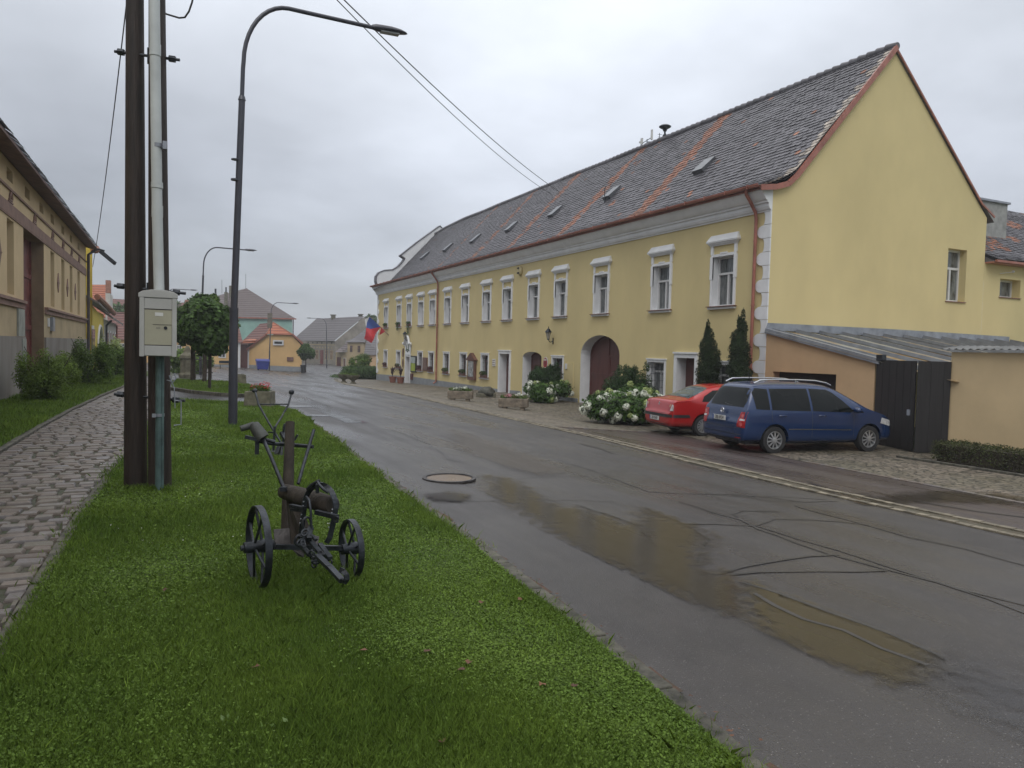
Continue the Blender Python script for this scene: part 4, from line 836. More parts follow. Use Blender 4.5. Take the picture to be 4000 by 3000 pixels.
# siren and antennas on the ridge
t = thing('warning_siren', 'dark mushroom-shaped warning siren standing on the roof ridge', 'siren', (22.05, 29.8, 11.9)); X_, Y_ = 22.05, 29.8
MB().tube([(X_, Y_, 11.7), (X_, Y_, 12.5)], .045, 8).build('mast', 'metal', t); MB().lathe([(.08, 12.58), (.1, 12.63), (.13, 12.69), (.2, 12.72), (.29, 12.78), (.29, 12.81), (.2, 12.87), (.04, 12.91)], (X_, Y_, -.2), n=24).build('horn', 'metal', t, smooth=True); MB().blob((X_, Y_, 12.15), (.1, .13, .12), 2, .2).build('motor', 'metal', t)
mb = MB(); mb.tube([(X_, Y_, 12.0), (X_, Y_ + .42, 12.05)], .015, 6); mb.tube([(X_, Y_ + .42, 11.85), (X_, Y_ + .42, 12.4)], .015, 6); [mb.tube([(X_ - .1, Y_ + .42, z), (X_ + .1, Y_ + .36, z)], .01, 5) for z in (11.95, 12.08, 12.2, 12.32)]; mb.build('aerial', 'metal', t)
t = thing('antenna_mast', 'light grey mast with two panel antennas standing on the roof ridge', 'antenna', (22.05, 31.25, 11.9)); Y_ = 31.25
MB().tube([(X_, Y_, 11.7), (X_, Y_, 12.35), ], .03, 8).tube([(X_, Y_ + .4, 12.25), (X_, Y_ - .4, 12.35)], .02, 6).build('mast', 'zinc', t); MB().box(X_ - .05, X_ + .02, Y_ - .46, Y_ - .36, 12.22, 12.72).build('panel', 'sign white', t); mb = MB(); mb.box(X_ - .05, X_ + .02, Y_ + .36, Y_ + .5, 12.2, 12.5); mb.box(X_ - .06, X_, Y_ + .5, Y_ + .62, 12.3, 12.38); mb.build('panel', 'sign white', t); MB().box(X_ - .04, X_ + .04, Y_ - .2, Y_ - .08, 11.98, 12.2).build('junction_box', 'zinc', t)
t = thing('vent_hook', 'thin dark iron snow hook rising from the tiles beside a skylight', 'roof hook', (19.2, 31.2, 8.6)); p = onX(2361, 797, 19.0); mb = MB(); mb.tube([tuple(p), (p[0], p[1], p[2] + .75), (p[0], p[1] - .1, p[2] + .8)], .02, 6); mb.build('rod', 'metal', t)

# ============================================================ GARAGE, GATE, GARDEN WALL
gar = thing('lean_to_garage', 'peach garage with sloping rusty metal roof against the yellow gable', 'garage', (17, 15.5, -.6))
mb = MB(); y0, y1 = 13.5, YN - .001; go = (14.72, 17.08, 1.17)
rt = lambda y: 2.40 - .205 * (YN - y)
mb.prism([(16.97, y1, -1), (16.97, go[1], -1), (16.97, go[1], go[2]), (16.97, go[0], go[2]), (16.97, go[0], -1), (16.97, y0, -1), (16.97, y0, rt(y0) - .05), (16.97, y1, rt(y1) - .05)], (.28, 0, 0)); mb.build('wall', 'peach', gar, fix=True)
MB().box(17.28, 17.34, go[0] - .1, go[1] + .1, -1, 1.3).build('door', 'gate', gar)
def corr(name, x0, x1, y0, y1, zf, m, parent, seam=.85):
    mb = MB(); n = int((x1 - x0) / .1)
    P = [(x0 + (x1 - x0) * i / n, .012 * math.sin(i * 2.2)) for i in range(n + 1)]
    mb.add([(x, y, zf(y) + d) for x, d in P for y in (y0, y1)], [(2 * i, 2 * i + 2, 2 * i + 3, 2 * i + 1) for i in range(n)]); o = mb.build(name, m, parent)
    mb = MB(); x = x0 + .3
    while x < x1: mb.prism([(x - .05, y0 - .02, zf(y0) + .01), (x, y0 - .02, zf(y0) + .11), (x + .05, y0 - .02, zf(y0) + .01)], (0, y1 - y0, zf(y1) - zf(y0))); x += seam
    mb.build('standing_seams', mat('dark seam', (.13, .14, .155), .4, .2, 3), o, fix=True); return o
rust = mat('weathered sheet', (.36, .355, .30), .42, .3, 1.1, metal=.1, col2=(.30, .19, .07), fac=(.42, .56), stretch=(1.1, .5, 1))
corr('roof', 16.85, 29.2, 11.2, YN - .02, rt, rust, gar, 1.0)
MB().bar((16.93, 13.3, rt(13.3) + .0), (16.93, YN - .03, rt(YN) + .02), .13, .15).build('edge_flashing', 'zinc', gar)
mb = MB(); mb.prism([(16.9, YN - .012, 2.44), (29.06, YN - .012, 2.36), (29.06, YN - .012, 2.60), (23, YN - .012, 2.66), (16.98, YN - .012, 2.66)], (0, -.05, 0)); mb.build('wall_flashing', 'zinc', gar, fix=True)
gt = thing('yard_gate', 'tall black boarded double gate beside the garage, slightly open', 'gate', (16.7, 12.5, -.6))
def leafg(a, b, z1, handle=0):
    mb = MB(); a = Vector(a); b = Vector(b); n = max(3, int((b - a).length / .14)); d = (b - a) / n; nr = Vector((-d.y, d.x)).normalized()
    for i in range(n):
        p = a + d * i; q = a + d * (i + .985); zz = gz(p.x, p.y) + .03; o = nr * (.0 if i % 2 else .008)
        mb.add([(r_.x + o.x + nr.x * t_, r_.y + o.y + nr.y * t_, z) for z in (zz, z1) for t_ in (0, .04) for r_ in (p, q)], [(0, 2, 3, 1), (4, 5, 7, 6), (0, 1, 5, 4), (2, 6, 7, 3), (0, 4, 6, 2), (1, 3, 7, 5)])
    g_ = mb.build('gate_leaf', 'gate', gt, fix=True)
    if handle:
        c = b - (b - a).normalized() * .12; MB().box(c.x - .08, c.x - .03, c.y - .03, c.y + .03, .28, .42).build('handle', 'zinc', g_)
    return g_
leafg((16.95, 13.45), (16.42, 11.95), 1.60, 1); leafg((16.95, 11.42), (16.44, 11.90), 1.60)
MB().box(16.85, 17.0, 13.2, 13.38, 1.58, 1.74).build('gate_lamp', 'metal', gt)
gw = thing('garden_wall', 'tall plain beige garden wall right of the black gate', 'wall', (17, 6, -.6))
MB().box(16.95, 17.25, -4, 11.42, -1, 1.83).build('wall', 'peach2', gw)
mb = MB(); n = 60; P = [(11.6 - i * .055, .022 * math.sin(i * 2.0)) for i in range(n)]; mb.add([(x, y, 1.90 + d + (x - 16.8) * .12) for y, d in P for x in (16.8, 17.5)], [(2 * i, 2 * i + 1, 2 * i + 3, 2 * i + 2) for i in range(n - 1)]); mb.build('corrugated_coping', mat('dark sheet', (.13, .13, .125), .5, .3, 3), gw)
mb = MB(); mb.box(16.86, 17.3, -4, 8.2, 1.835, 1.9); mb.build('tile_coping', 'peach', gw)
M['hedge leaf'] = mat('hedge leaf', (.075, .095, .03), .6, .4, 2.5, island=.5, trans=.2, spec=.2, col2=(.05, .05, .025))
hd = thing('clipped_hedge', 'low clipped box hedge with bare twigs in front of the beige wall', 'hedge', (15.9, 7, -.6))
P = rng.random((30000, 3)); 
def hbox(x0, x1, y0, y1, z0, z1, n, size, m, name, parent, sh=.25):
    P = rng.random((n, 3)); a = rng.integers(0, 5, n); 
    for k, (ax, v) in enumerate(((0, 0), (0, 1), (1, 1), (2, 1), (1, 0))): s_ = a == k; P[s_, ax] = np.abs(v - rng.random(s_.sum()) ** 2 * sh)
    P = P * np.array([x1 - x0, y1 - y0, z1 - z0]) + np.array([x0, y0, z0]); P += rng.normal(size=P.shape) * .02; V, F = leaf_arrays(P, size, .4, .6); return np_mesh(name, V, F, m, parent)
hbox(15.45, 16.3, 3, 10.75, -.55, -.16, 26000, .022, 'hedge leaf', 'foliage', hd, .35); MB().box(15.53, 16.2, 3.1, 10.68, -.6, -.22).build('twigs', mat('twigs', (.05, .04, .028), .9, .6, 12, .9, 30), hd)
kerb('kerb', [(15.2, 11.4), (15.2, 3)], .1, -.05, .06)
# ============================================================ CARS
def carpaint(name, col): return mat(name, col, .26, .05, 2, coat=.6, spec=.4, metal=.1)
M['blue paint'] = carpaint('blue car paint', (.006, .026, .092)); M['red paint'] = carpaint('red car paint', (.38, .012, .012))
M['car glass'] = mat('tinted car glass', (.007, .009, .009), .06, .15, 1.2, spec=.2, detail=1)
M['tyre'] = mat('tyre rubber', (.018, .018, .019), .7, .3, 10); M['alloy'] = mat('alloy', (.42, .43, .45), .3, .1, 5, metal=.6); M['plastic'] = mat('black plastic', (.022, .024, .026), .5, .2, 6)
M['lens red'] = mat('red lens', (.33, .012, .015), .12, .3, 14); M['lens clear'] = mat('clear lens', (.5, .5, .5), .1, .2, 14); M['chrome'] = mat('chrome', (.55, .56, .58), .15, .05, metal=.9); M['lens orange'] = mat('orange lens', (.45, .22, .12), .15, .3, 14)
def car_body(name, st, paint, parent, wheels, wr, hw):
    """st: stations (x, zbottom, ztop, halfwidth, belt z, roof inset)"""
    ring = []; 
    for x, zb, zt, w_, bl, ins in st:
        b = min(bl, zt - .03); g = max(0., zt - b); hwt = w_ - .02 - ins * min(1, g / .45)
        h = [(0, zb), (w_ * .8, zb), (w_ - .02, zb + .05), (w_, zb + (b - zb) * .35), (w_ - .005, zb + (b - zb) * .75), (w_ - .03, b), (w_ - .03 - (w_ - .03 - hwt) * .5, b + g * .5), (hwt, zt - min(.06, g * .4)), (hwt - .13, zt - .006), (hwt * .4, zt + .01)]
        ring.append([(x, y, z) for y, z in h] + [(x, -y, z) for y, z in h[::-1][:-1]])
    n = len(ring[0]); vs = [p for r_ in ring for p in r_]; m_ = len(ring)
    fs = [(i * n + k, i * n + (k + 1) % n, (i + 1) * n + (k + 1) % n, (i + 1) * n + k) for i in range(m_ - 1) for k in range(n)]
    fs += [tuple(range(n)), tuple(range(m_ * n - 1, (m_ - 1) * n - 1, -1))]
    me = bpy.data.meshes.new(name); me.from_pydata(vs, [], fs); bm = bmesh.new(); bm.from_mesh(me); bmesh.ops.recalc_face_normals(bm, faces=bm.faces); bm.to_mesh(me); bm.free()
    o = bpy.data.objects.new('tmp', me); COL.objects.link(o); sb = o.modifiers.new('s', 'SUBSURF'); sb.levels = sb.render_levels = 2
    mb = MB(); 
    for wx in wheels:
        for s_ in (-1, 1): mb.lathe([(wr, s_ * (hw + .2)), (wr, s_ * (hw - .3))], (wx, 0, wr - .055), ax='y', n=40)
    cu = mb.build('cut', paint, fix=True); bo = o.modifiers.new('b', 'BOOLEAN'); bo.operation = 'DIFFERENCE'; bo.object = cu; bo.solver = 'EXACT'
    dg = bpy.context.evaluated_depsgraph_get(); me2 = bpy.data.meshes.new_from_object(o.evaluated_get(dg)); bpy.data.objects.remove(o); bpy.data.objects.remove(cu)
    me2.materials.clear(); me2.materials.append(M[paint]); me2.name = name
    for p in me2.polygons: p.use_smooth = True; p.material_index = 0
    try: me2.set_sharp_from_angle(angle=R(35))
    except Exception: pass
    ob = bpy.data.objects.new(name, me2); COL.objects.link(ob); ob.parent = parent; WL[ob.name] = (0, 0, 0)
    bm = bmesh.new(); bm.from_mesh(me2); bvh = BVHTree.FromBMesh(bm); bm.free()
    for wx in wheels: pass
    return ob, bvh
def patch(name, poly, ax, m, parent, bvh, off=.005, cell=.07, thick=0):
    """poly 2D; ax: 'R' right side (-y): (x,z); 'L': (x,z); 'B' back: (y,z); 'T' top: (x,y)"""
    bm = bmesh.new(); f = bm.faces.new([bm.verts.new((a, b, 0)) for a, b in poly]); xs = [p[0] for p in poly]; ys = [p[1] for p in poly]
    for k in np.arange(min(xs) + cell, max(xs), cell): bmesh.ops.bisect_plane(bm, geom=bm.verts[:] + bm.edges[:] + bm.faces[:], plane_co=(k, 0, 0), plane_no=(1, 0, 0))
    for k in np.arange(min(ys) + cell, max(ys), cell): bmesh.ops.bisect_plane(bm, geom=bm.verts[:] + bm.edges[:] + bm.faces[:], plane_co=(0, k, 0), plane_no=(0, 1, 0))
    bmesh.ops.triangulate(bm, faces=bm.faces[:])
    D = {'R': ((0, 1, 0), lambda a, b: (a, -3, b)), 'L': ((0, -1, 0), lambda a, b: (a, 3, b)), 'B': ((1, 0, 0), lambda a, b: (-4, a, b)), 'F': ((-1, 0, 0), lambda a, b: (7, a, b)), 'T': ((0, 0, -1), lambda a, b: (a, b, 4))}[ax]
    for v in bm.verts:
        o = Vector(D[1](v.co.x, v.co.y)); h = bvh.ray_cast(o, Vector(D[0]))
        if h[0] is None:
            nb = bvh.find_nearest(Vector(D[1](v.co.x, v.co.y)) * .0 + Vector([c if abs(c) < 2.9 else (c * .3) for c in D[1](v.co.x, v.co.y)])); h = nb
        nn = h[1] if h[1].dot(Vector(D[0])) < 0 else -h[1]
        v.co = h[0] + nn * off
    bmesh.ops.recalc_face_normals(bm, faces=bm.faces)
    c = Vector((0, 0, 0)); 
    for g in bm.faces: c += g.normal * g.calc_area()
    if c.dot(Vector(D[0])) > 0:
        for g in bm.faces: g.normal_flip()
    me = bpy.data.meshes.new(name); bm.to_mesh(me); bm.free(); me.materials.append(M[m] if isinstance(m, str) else m)
    for p in me.polygons: p.use_smooth = True
    ob = bpy.data.objects.new(name, me); COL.objects.link(ob); ob.parent = parent; WL[ob.name] = (0, 0, 0); return ob
def inset(poly, k):
    n = len(poly); cx = sum(p[0] for p in poly) / n; cy = sum(p[1] for p in poly) / n; return [(cx + (a - cx) * k, cy + (b - cy) * k) for a, b in poly]
def wheel(parent, x, s_, y, r, spokes, style):
    w_ = thing('wheel', None, None, (0, 0, 0)); w_.parent = parent; WL[w_.name] = (0, 0, 0)
    wd = .195; c = (x, s_ * (y - .1), r); rr = r * .66
    MB().lathe([(rr, -wd / 2), (r * .93, -wd / 2), (r * .985, -wd / 2 + .025), (r, -wd / 2 + .06), (r, wd / 2 - .06), (r * .985, wd / 2 - .025), (r * .93, wd / 2), (rr, wd / 2)], c, 'y', 40, close=True).build('tyre', 'tyre', w_, smooth=True)
    mb = MB(); o = s_ * (wd / 2 - .012)
    mb.lathe([(rr + .004, o - s_ * .02), (rr + .004, o), (rr - .02, o + s_ * .004), (rr - .025, o - s_ * .03), (rr - .03, -o)], c, 'y', 40)
    mb2 = MB(); mb2.lathe([(rr - .02, o - s_ * .075), (.02, o - s_ * .07)], c, 'y', 30); mb2.build('brake', 'plastic', w_)
    for i in range(spokes):
        a = 2 * math.pi * i / spokes + .2; da = .09 if style == 0 else .13
        P = [(c[0] + q * math.cos(b), c[1] + o + s_ * e_, c[2] + q * math.sin(b)) for q, b, e_ in ((rr - .02, a - da, -.012), (rr - .02, a + da, -.012), (.055, a + .25, .008), (.055, a - .25, .008))]
        mb.prism(P, (0, -s_ * .02, 0))
    mb.lathe([(.06, o - s_ * .02), (.06, o + s_ * .012), (.03, o + s_ * .018)], c, 'y', 20)
    # drop the two end caps of the rim barrel so the spokes show
    mb.f = [f for f in mb.f if len(f) != 40]; mb.m = [0] * len(mb.f)
    mb.build('rim', 'alloy', w_, fix=True); return w_
def plate(parent, txt, x, z, tilt=0, y=0):
    mb = MB(); mb.box(x - .012, x, y - .26, y + .26, z - .055, z + .055); p = mb.build('number_plate', 'sign white', parent); MB().box(x - .016, x - .0125, y + .215, y + .258, z - .052, z + .052).build('band', fb, p)
    text_mesh('lettering', txt, .112, 'gate', p, Matrix(((0, 0, -1, x - .015), (-1, 0, 0, y - .02), (0, 1, 0, z), (0, 0, 0, 1))) @ Matrix.Scale(.86, 4, (1, 0, 0)), .0006); return p
# --- blue people carrier
_r = ray(3383, 1784); _u = Vector((_r[0], _r[1])).normalized(); _w = Vector((12.78, 12.78)); _b = _w.dot(_u); _s = _b + math.sqrt(_b * _b - _w.length_squared + 2.68 ** 2); _f = _u * _s; hdg = math.atan2(_f.y - 12.78, _f.x - 12.78)
ca, sa = math.cos(hdg), math.sin(hdg); rw = Vector((12.78, 12.78)); # right rear wheel contact
VS = 1.0; axl = rw + Vector((-sa, ca)) * .80
van = thing('parked_car', 'dark blue people carrier with silver roof rails parked nose to the garage wall', 'car', (axl.x, axl.y, gz(*axl)), hdg)
B_ = 1.0
st_v = [(-.86, .42, .66, .70, B_, 0), (-.845, .30, .74, .80, B_, 0), (-.80, .26, .80, .85, B_, 0), (-.765, .26, 1.0, .865, B_, .0), (-.70, .26, 1.10, .875, B_, .25), (-.62, .26, 1.34, .88, B_, .25), (-.52, .26, 1.55, .885, B_, .25), (-.40, .26, 1.60, .89, B_, .25), (-.1, .25, 1.625, .895, B_, .25), (.5, .22, 1.635, .895, B_, .25), (1.1, .22, 1.63, .895, B_, .25), (1.55, .22, 1.60, .895, B_ - .005, .25), (1.85, .22, 1.53, .895, B_ - .01, .25), (2.2, .22, 1.36, .89, B_ - .02, .26), (2.55, .22, 1.15, .885, .965, .22), (2.75, .22, 1.03, .88, .95, .1), (3.0, .24, .96, .87, .92, 0), (3.2, .25, .88, .84, .86, 0), (3.38, .26, .77, .79, .8, 0), (3.48, .3, .66, .70, .7, 0), (3.52, .38, .56, .6, .6, 0)]
body, bv = car_body('body', st_v, 'blue paint', van, (0, 2.68), .375, .9)
sw_ = [[(-.50, 1.03), (-.14, 1.01), (-.12, 1.48), (-.42, 1.50), (-.52, 1.40)], [(-.08, 1.01), (.98, .985), (.98, 1.50), (-.06, 1.49)], [(1.04, .985), (2.12, .955), (2.22, .99), (1.96, 1.22), (1.70, 1.41), (1.55, 1.48), (1.04, 1.50)], [(2.2, .955), (2.52, .945), (2.38, 1.06), (2.28, 1.05)]]
for k, pg in enumerate(sw_):
    for s_ in 'RL': patch('side_window', pg, s_, 'car glass', van, bv, .004)
patch('rear_window', [(-.66, 1.06), (.66, 1.06), (.70, 1.2), (.62, 1.46), (.54, 1.50), (-.54, 1.50), (-.62, 1.46), (-.70, 1.2)], 'B', 'car glass', van, bv, .004)
patch('windscreen', [(1.62, -.56), (1.62, .56), (2.62, .70), (2.66, .5), (2.68, 0), (2.66, -.5), (2.62, -.70)], 'T', 'car glass', van, bv, .004, .12)
for s_ in (-1, 1):
    l_ = patch('tail_light', [(s_ * .845, .60), (s_ * .62, .62), (s_ * .62, .80), (s_ * .66, .95), (s_ * .845, .965)], 'B', 'lens red', van, bv, .006, .05)
    patch('reversing_lens', [(s_ * .83, .76), (s_ * .68, .76), (s_ * .68, .80), (s_ * .83, .80)], 'B', 'lens clear', l_, bv, .009, .05)
    for q in ((.75, .87), (.75, .68)): patch('lamp_ring', [(s_ * (q[0] + .05 * math.cos(a)), q[1] + .05 * math.sin(a)) for a in [i * math.pi / 5 for i in range(10)]], 'B', mat('lens pink', (.5, .1, .1), .15, .4, 20), l_, bv, .009, .04)
    patch('headlight', [(3.0, .70), (3.33, .62), (3.44, .68), (3.36, .76), (3.05, .83)], 'R' if s_ < 0 else 'L', 'lens clear', van, bv, .006, .05)
    mb = MB(); ry = .56 * s_; mb.tube([(-.40, ry, 1.61), (-.22, ry, 1.685), (.1, ry, 1.70), (.8, ry, 1.705), (1.3, ry, 1.69), (1.62, ry, 1.64), (1.75, ry, 1.585)], .018, 8); mb.tube([(.75, ry, 1.63), (.75, ry, 1.70)], .02, 6); mb.build('roof_rail', 'chrome', van, smooth=True)
    patch('side_trim', [(.35, .565), (2.12, .535), (2.12, .555), (.35, .585)], 'R' if s_ < 0 else 'L', 'chrome', van, bv, .012, .1)
    for q in (.02, 1.12): mb = MB(); p = [(q + .06, s_ * .90, .885), (q + .1, s_ * .925, .89), (q + .22, s_ * .925, .888), (q + .26, s_ * .895, .883)]; mb.tube(p, .014, 6); mb.build('door_handle', 'blue paint', van, smooth=True)
    MB().blob((2.18, s_ * 1.0, 1.02), (.09, .11, .075), 2, .05).build('wing_mirror', 'blue paint', van, smooth=True)
for xs_ in ([(-.1, .35), (-.095, 1.0)], [(1.01, .3), (1.01, .98)], [(2.2, .4), (2.2, .95)]):
    (a, b), (c, d) = xs_; patch('door_seam', [(a - .004, b), (a + .004, b), (c + .004, d), (c - .004, d)], 'R', 'plastic', van, bv, .003, .1)
patch('bumper_seam', [(-.8, .585), (.8, .585), (.8, .595), (-.8, .595)], 'B', 'plastic', van, bv, .003, .1); patch('bumper_strip', [(-.78, .44), (.78, .44), (.78, .452), (-.78, .452)], 'B', 'plastic', van, bv, .004, .1)
patch('lower_bumper', [(-.78, .29), (.78, .29), (.78, .34), (-.78, .34)], 'B', 'plastic', van, bv, .004, .1)
patch('reflector', [(-.76, .36), (-.55, .355), (-.55, .375), (-.76, .38)], 'B', 'lens red', van, bv, .006, .1)
hx = min(bv.ray_cast(Vector((-3, 0, z_)), Vector((1, 0, 0)))[0].x for z_ in (.72, .775, .83)); plate(van, '2BJ 6924', hx - .012, .745 + .03, y=.08)
mb = MB(); cx_ = hx + .01; E = [(cx_, .06 * math.cos(a), .95 + .06 * math.sin(a)) for a in [i * math.pi / 12 for i in range(25)]]; mb.tube(E, .008, 6, cap=False)
for a, b in (((-.038, .99), (-.014, .952)), ((-.014, .952), (0, .982)), ((0, .982), (.014, .952)), ((.014, .952), (.038, .99)), ((-.05, .965), (-.026, .905)), ((-.026, .905), (0, .95)), ((0, .95), (.026, .905)), ((.026, .905), (.05, .965))): mb.tube([(cx_, a[0], a[1]), (cx_, b[0], b[1])], .006, 5)
mb.build('badge', 'chrome', van)
mb = MB(); mb.tube([(-.70, .06, 1.10), (-.72, -.1, 1.085), (-.70, -.42, 1.075)], .014, 6); mb.blob((-.69, .06, 1.10), (.04, .03, .03), 2, 0); mb.build('wiper', 'plastic', van)
MB().tube([(-.1, .0, 1.63), (-.17, .0, 1.85)], .008, 6).build('aerial', 'plastic', van)
for x in (0, 2.68):
    for s_ in (-1, 1): wheel(van, x, s_, .88, .318, 10, 0); MB().box(x - .36, x + .36, s_ * .58, s_ * .60, .3, .66).build('wheel_well', 'plastic', van)
MB().box(-.6, 3.2, -.6, .6, .2, .3).build('underbody', 'plastic', van)
# --- red saloon
rwr = Vector((13.54, 16.17)); hdr = hdg + R(0); ca, sa = math.cos(hdr), math.sin(hdr); axr = rwr + Vector((-sa, ca)) * .72
red = thing('parked_car', 'bright red saloon with black bumper strip parked beside the hydrangeas', 'car', (axr.x, axr.y, gz(*axr)), hdr)
st_r = [(-1.03, .40, .58, .60, .9, 0), (-1.01, .30, .64, .70, .9, 0), (-.96, .25, .70, .77, .9, 0), (-.92, .24, .95, .79, .9, 0), (-.82, .24, 1.005, .805, .92, 0), (-.5, .24, 1.02, .815, .93, .02), (-.25, .22, 1.09, .815, .93, .16), (.05, .2, 1.25, .815, .93, .22), (.35, .2, 1.38, .82, .925, .24), (.7, .2, 1.42, .82, .92, .24), (1.2, .2, 1.415, .82, .915, .24), (1.5, .2, 1.37, .82, .91, .24), (1.8, .2, 1.22, .815, .9, .24), (2.1, .2, 1.02, .81, .89, .2), (2.3, .2, .92, .8, .86, .0), (2.6, .22, .86, .78, .8, 0), (2.9, .24, .76, .74, .7, 0), (3.05, .26, .64, .66, .6, 0), (3.1, .36, .54, .52, .6, 0)]
body, br = car_body('body', st_r, 'red paint', red, (0, 2.44), .345, .82)
for s_ in 'RL':
    for pg in ([(-.05, .955), (.66, .945), (.66, 1.27), (.38, 1.26), (.05, 1.10)], [(.74, .945), (1.95, .93), (1.72, 1.12), (1.45, 1.25), (.74, 1.28)]): patch('side_window', pg, s_, 'car glass', red, br, .004)
patch('rear_window', [(-.40, -.62), (-.40, .62), (.08, .56), (.26, .50), (.28, 0), (.26, -.50), (.08, -.56)][::-1], 'T', mat('pale rear glass', (.10, .13, .14), .04, .4, 3, spec=.8), red, br, .005, .1)
patch('windscreen', [(1.45, -.52), (2.15, -.66), (2.2, 0), (2.15, .66), (1.45, .52)], 'T', 'car glass', red, br, .005, .1)
for s_ in (-1, 1):
    l_ = patch('tail_light', [(s_ * .775, .68), (s_ * .54, .69), (s_ * .58, .80), (s_ * .62, .97), (s_ * .70, .985), (s_ * .775, .90)], 'B', 'lens red', red, br, .006, .04)
    patch('reversing_lens', [(s_ * .77, .70), (s_ * .665, .70), (s_ * .70, .87), (s_ * .76, .86)], 'B', 'lens clear', l_, br, .009, .04); patch('indicator_lens', [(s_ * .65, .80), (s_ * .58, .80), (s_ * .60, .87), (s_ * .66, .87)], 'B', 'lens orange', l_, br, .009, .04)
patch('bumper_strip', [(-.76, .52), (.76, .52), (.76, .60), (-.76, .60)], 'B', 'plastic', red, br, .014, .08); patch('bumper_strip', [(-.98, .52), (-.42, .52), (-.46, .60), (-.98, .60)], 'R', 'plastic', red, br, .014, .08)
patch('boot_seam', [(-.56, .625), (.56, .625), (.56, .632), (-.56, .632)], 'B', 'plastic', red, br, .003, .1)
patch('lower_bumper', [(-.66, .27), (.66, .27), (.62, .33), (-.62, .33)], 'B', 'plastic', red, br, .004, .1)
hx = min(br.ray_cast(Vector((-3, 0, z_)), Vector((1, 0, 0)))[0].x for z_ in (.40, .46, .52)); plate(red, '2J4 0569', hx - .012, .46, y=.06)
hx = br.ray_cast(Vector((-3, 0, .86)), Vector((1, 0, 0)))[0].x; mb = MB(); D_ = [(hx - .006, 0, .905), (hx - .006, .026, .86), (hx - .006, 0, .815), (hx - .006, -.026, .86), (hx - .006, 0, .905)]; mb.tube(D_, .009, 6, cap=False); mb.build('badge', 'chrome', red); MB().lathe([(.018, -.006), (.018, .004)], (hx, 0, .77), 'x', 14).build('lock', 'plastic', red)
for x in (0, 2.44):
    for s_ in (-1, 1): wheel(red, x, s_, .80, .29, 12, 1); MB().box(x - .33, x + .33, s_ * .5, s_ * .52, .25, .58).build('wheel_well', 'plastic', red)
MB().box(-.6, 2.9, -.55, .55, .17, .26).build('underbody', 'plastic', red)
MB().tube([(-.1, -.62, .9), (.0, -.6, .9)], .02, 6).build('filler', 'red paint', red) if 0 else None

# ============================================================ PLANTS RIGHT
def columnar(x, y, h, r, label):
    z = gz(x, y); t = thing('columnar_conifer', label, 'tree', (x, y, z), group='columnar conifers before the facade'); bl = []; k = 11
    for i in range(k):
        f = i / (k - 1); rr = r * (.95 - .12 * f if f < .62 else .875 * (1 - ((f - .62) / .42) ** 1.6)); bl.append(((x + random.uniform(-.05, .05), y + random.uniform(-.05, .05), z + .25 + f * (h - .35)), (max(rr, .07), max(rr, .07), h / k * 1.0)))
    for i in range(3): bl.append(((x + random.uniform(-.16, .16), y + random.uniform(-.16, .16), z + h - .12 + random.uniform(-.15, .1)), (.04, .04, .2)))
    for i in range(5): a = random.uniform(0, 6.28); f = random.uniform(.2, .7); bl.append(((x + (r + .02) * math.cos(a), y + (r + .02) * math.sin(a), z + f * h), (.08, .08, .12)))
    crown('crown', bl, 26000, .036, 'conifer', t, up=.6, shell=.35, aspect=.4); MB().tube([(x, y, z - .05), (x, y, z + h * .8)], [.07, .02], 8).build('trunk', 'bark', t)
p = onX(2762, 1560, 16.2); columnar(16.2, p[1], 3.22, .43, 'dark columnar conifer beside the white framed door, the left of two'); p = onX(2884, 1520, 16.2); columnar(16.2, p[1], 3.50, .38, 'taller pointed columnar conifer beside the red downpipe')
t = thing('young_conifer', 'small dark sapling in front of the foot of the near downpipe', 'shrub', (16.5, 18.1, -.6)); crown('crown', [((16.5, 18.15, .1 + i * .25), (.12, .12, .18)) for i in range(4)], 900, .03, 'conifer', t); MB().tube([(16.5, 18.15, -.6), (16.5, 18.15, .9)], .02, 6).build('trunk', 'bark', t)
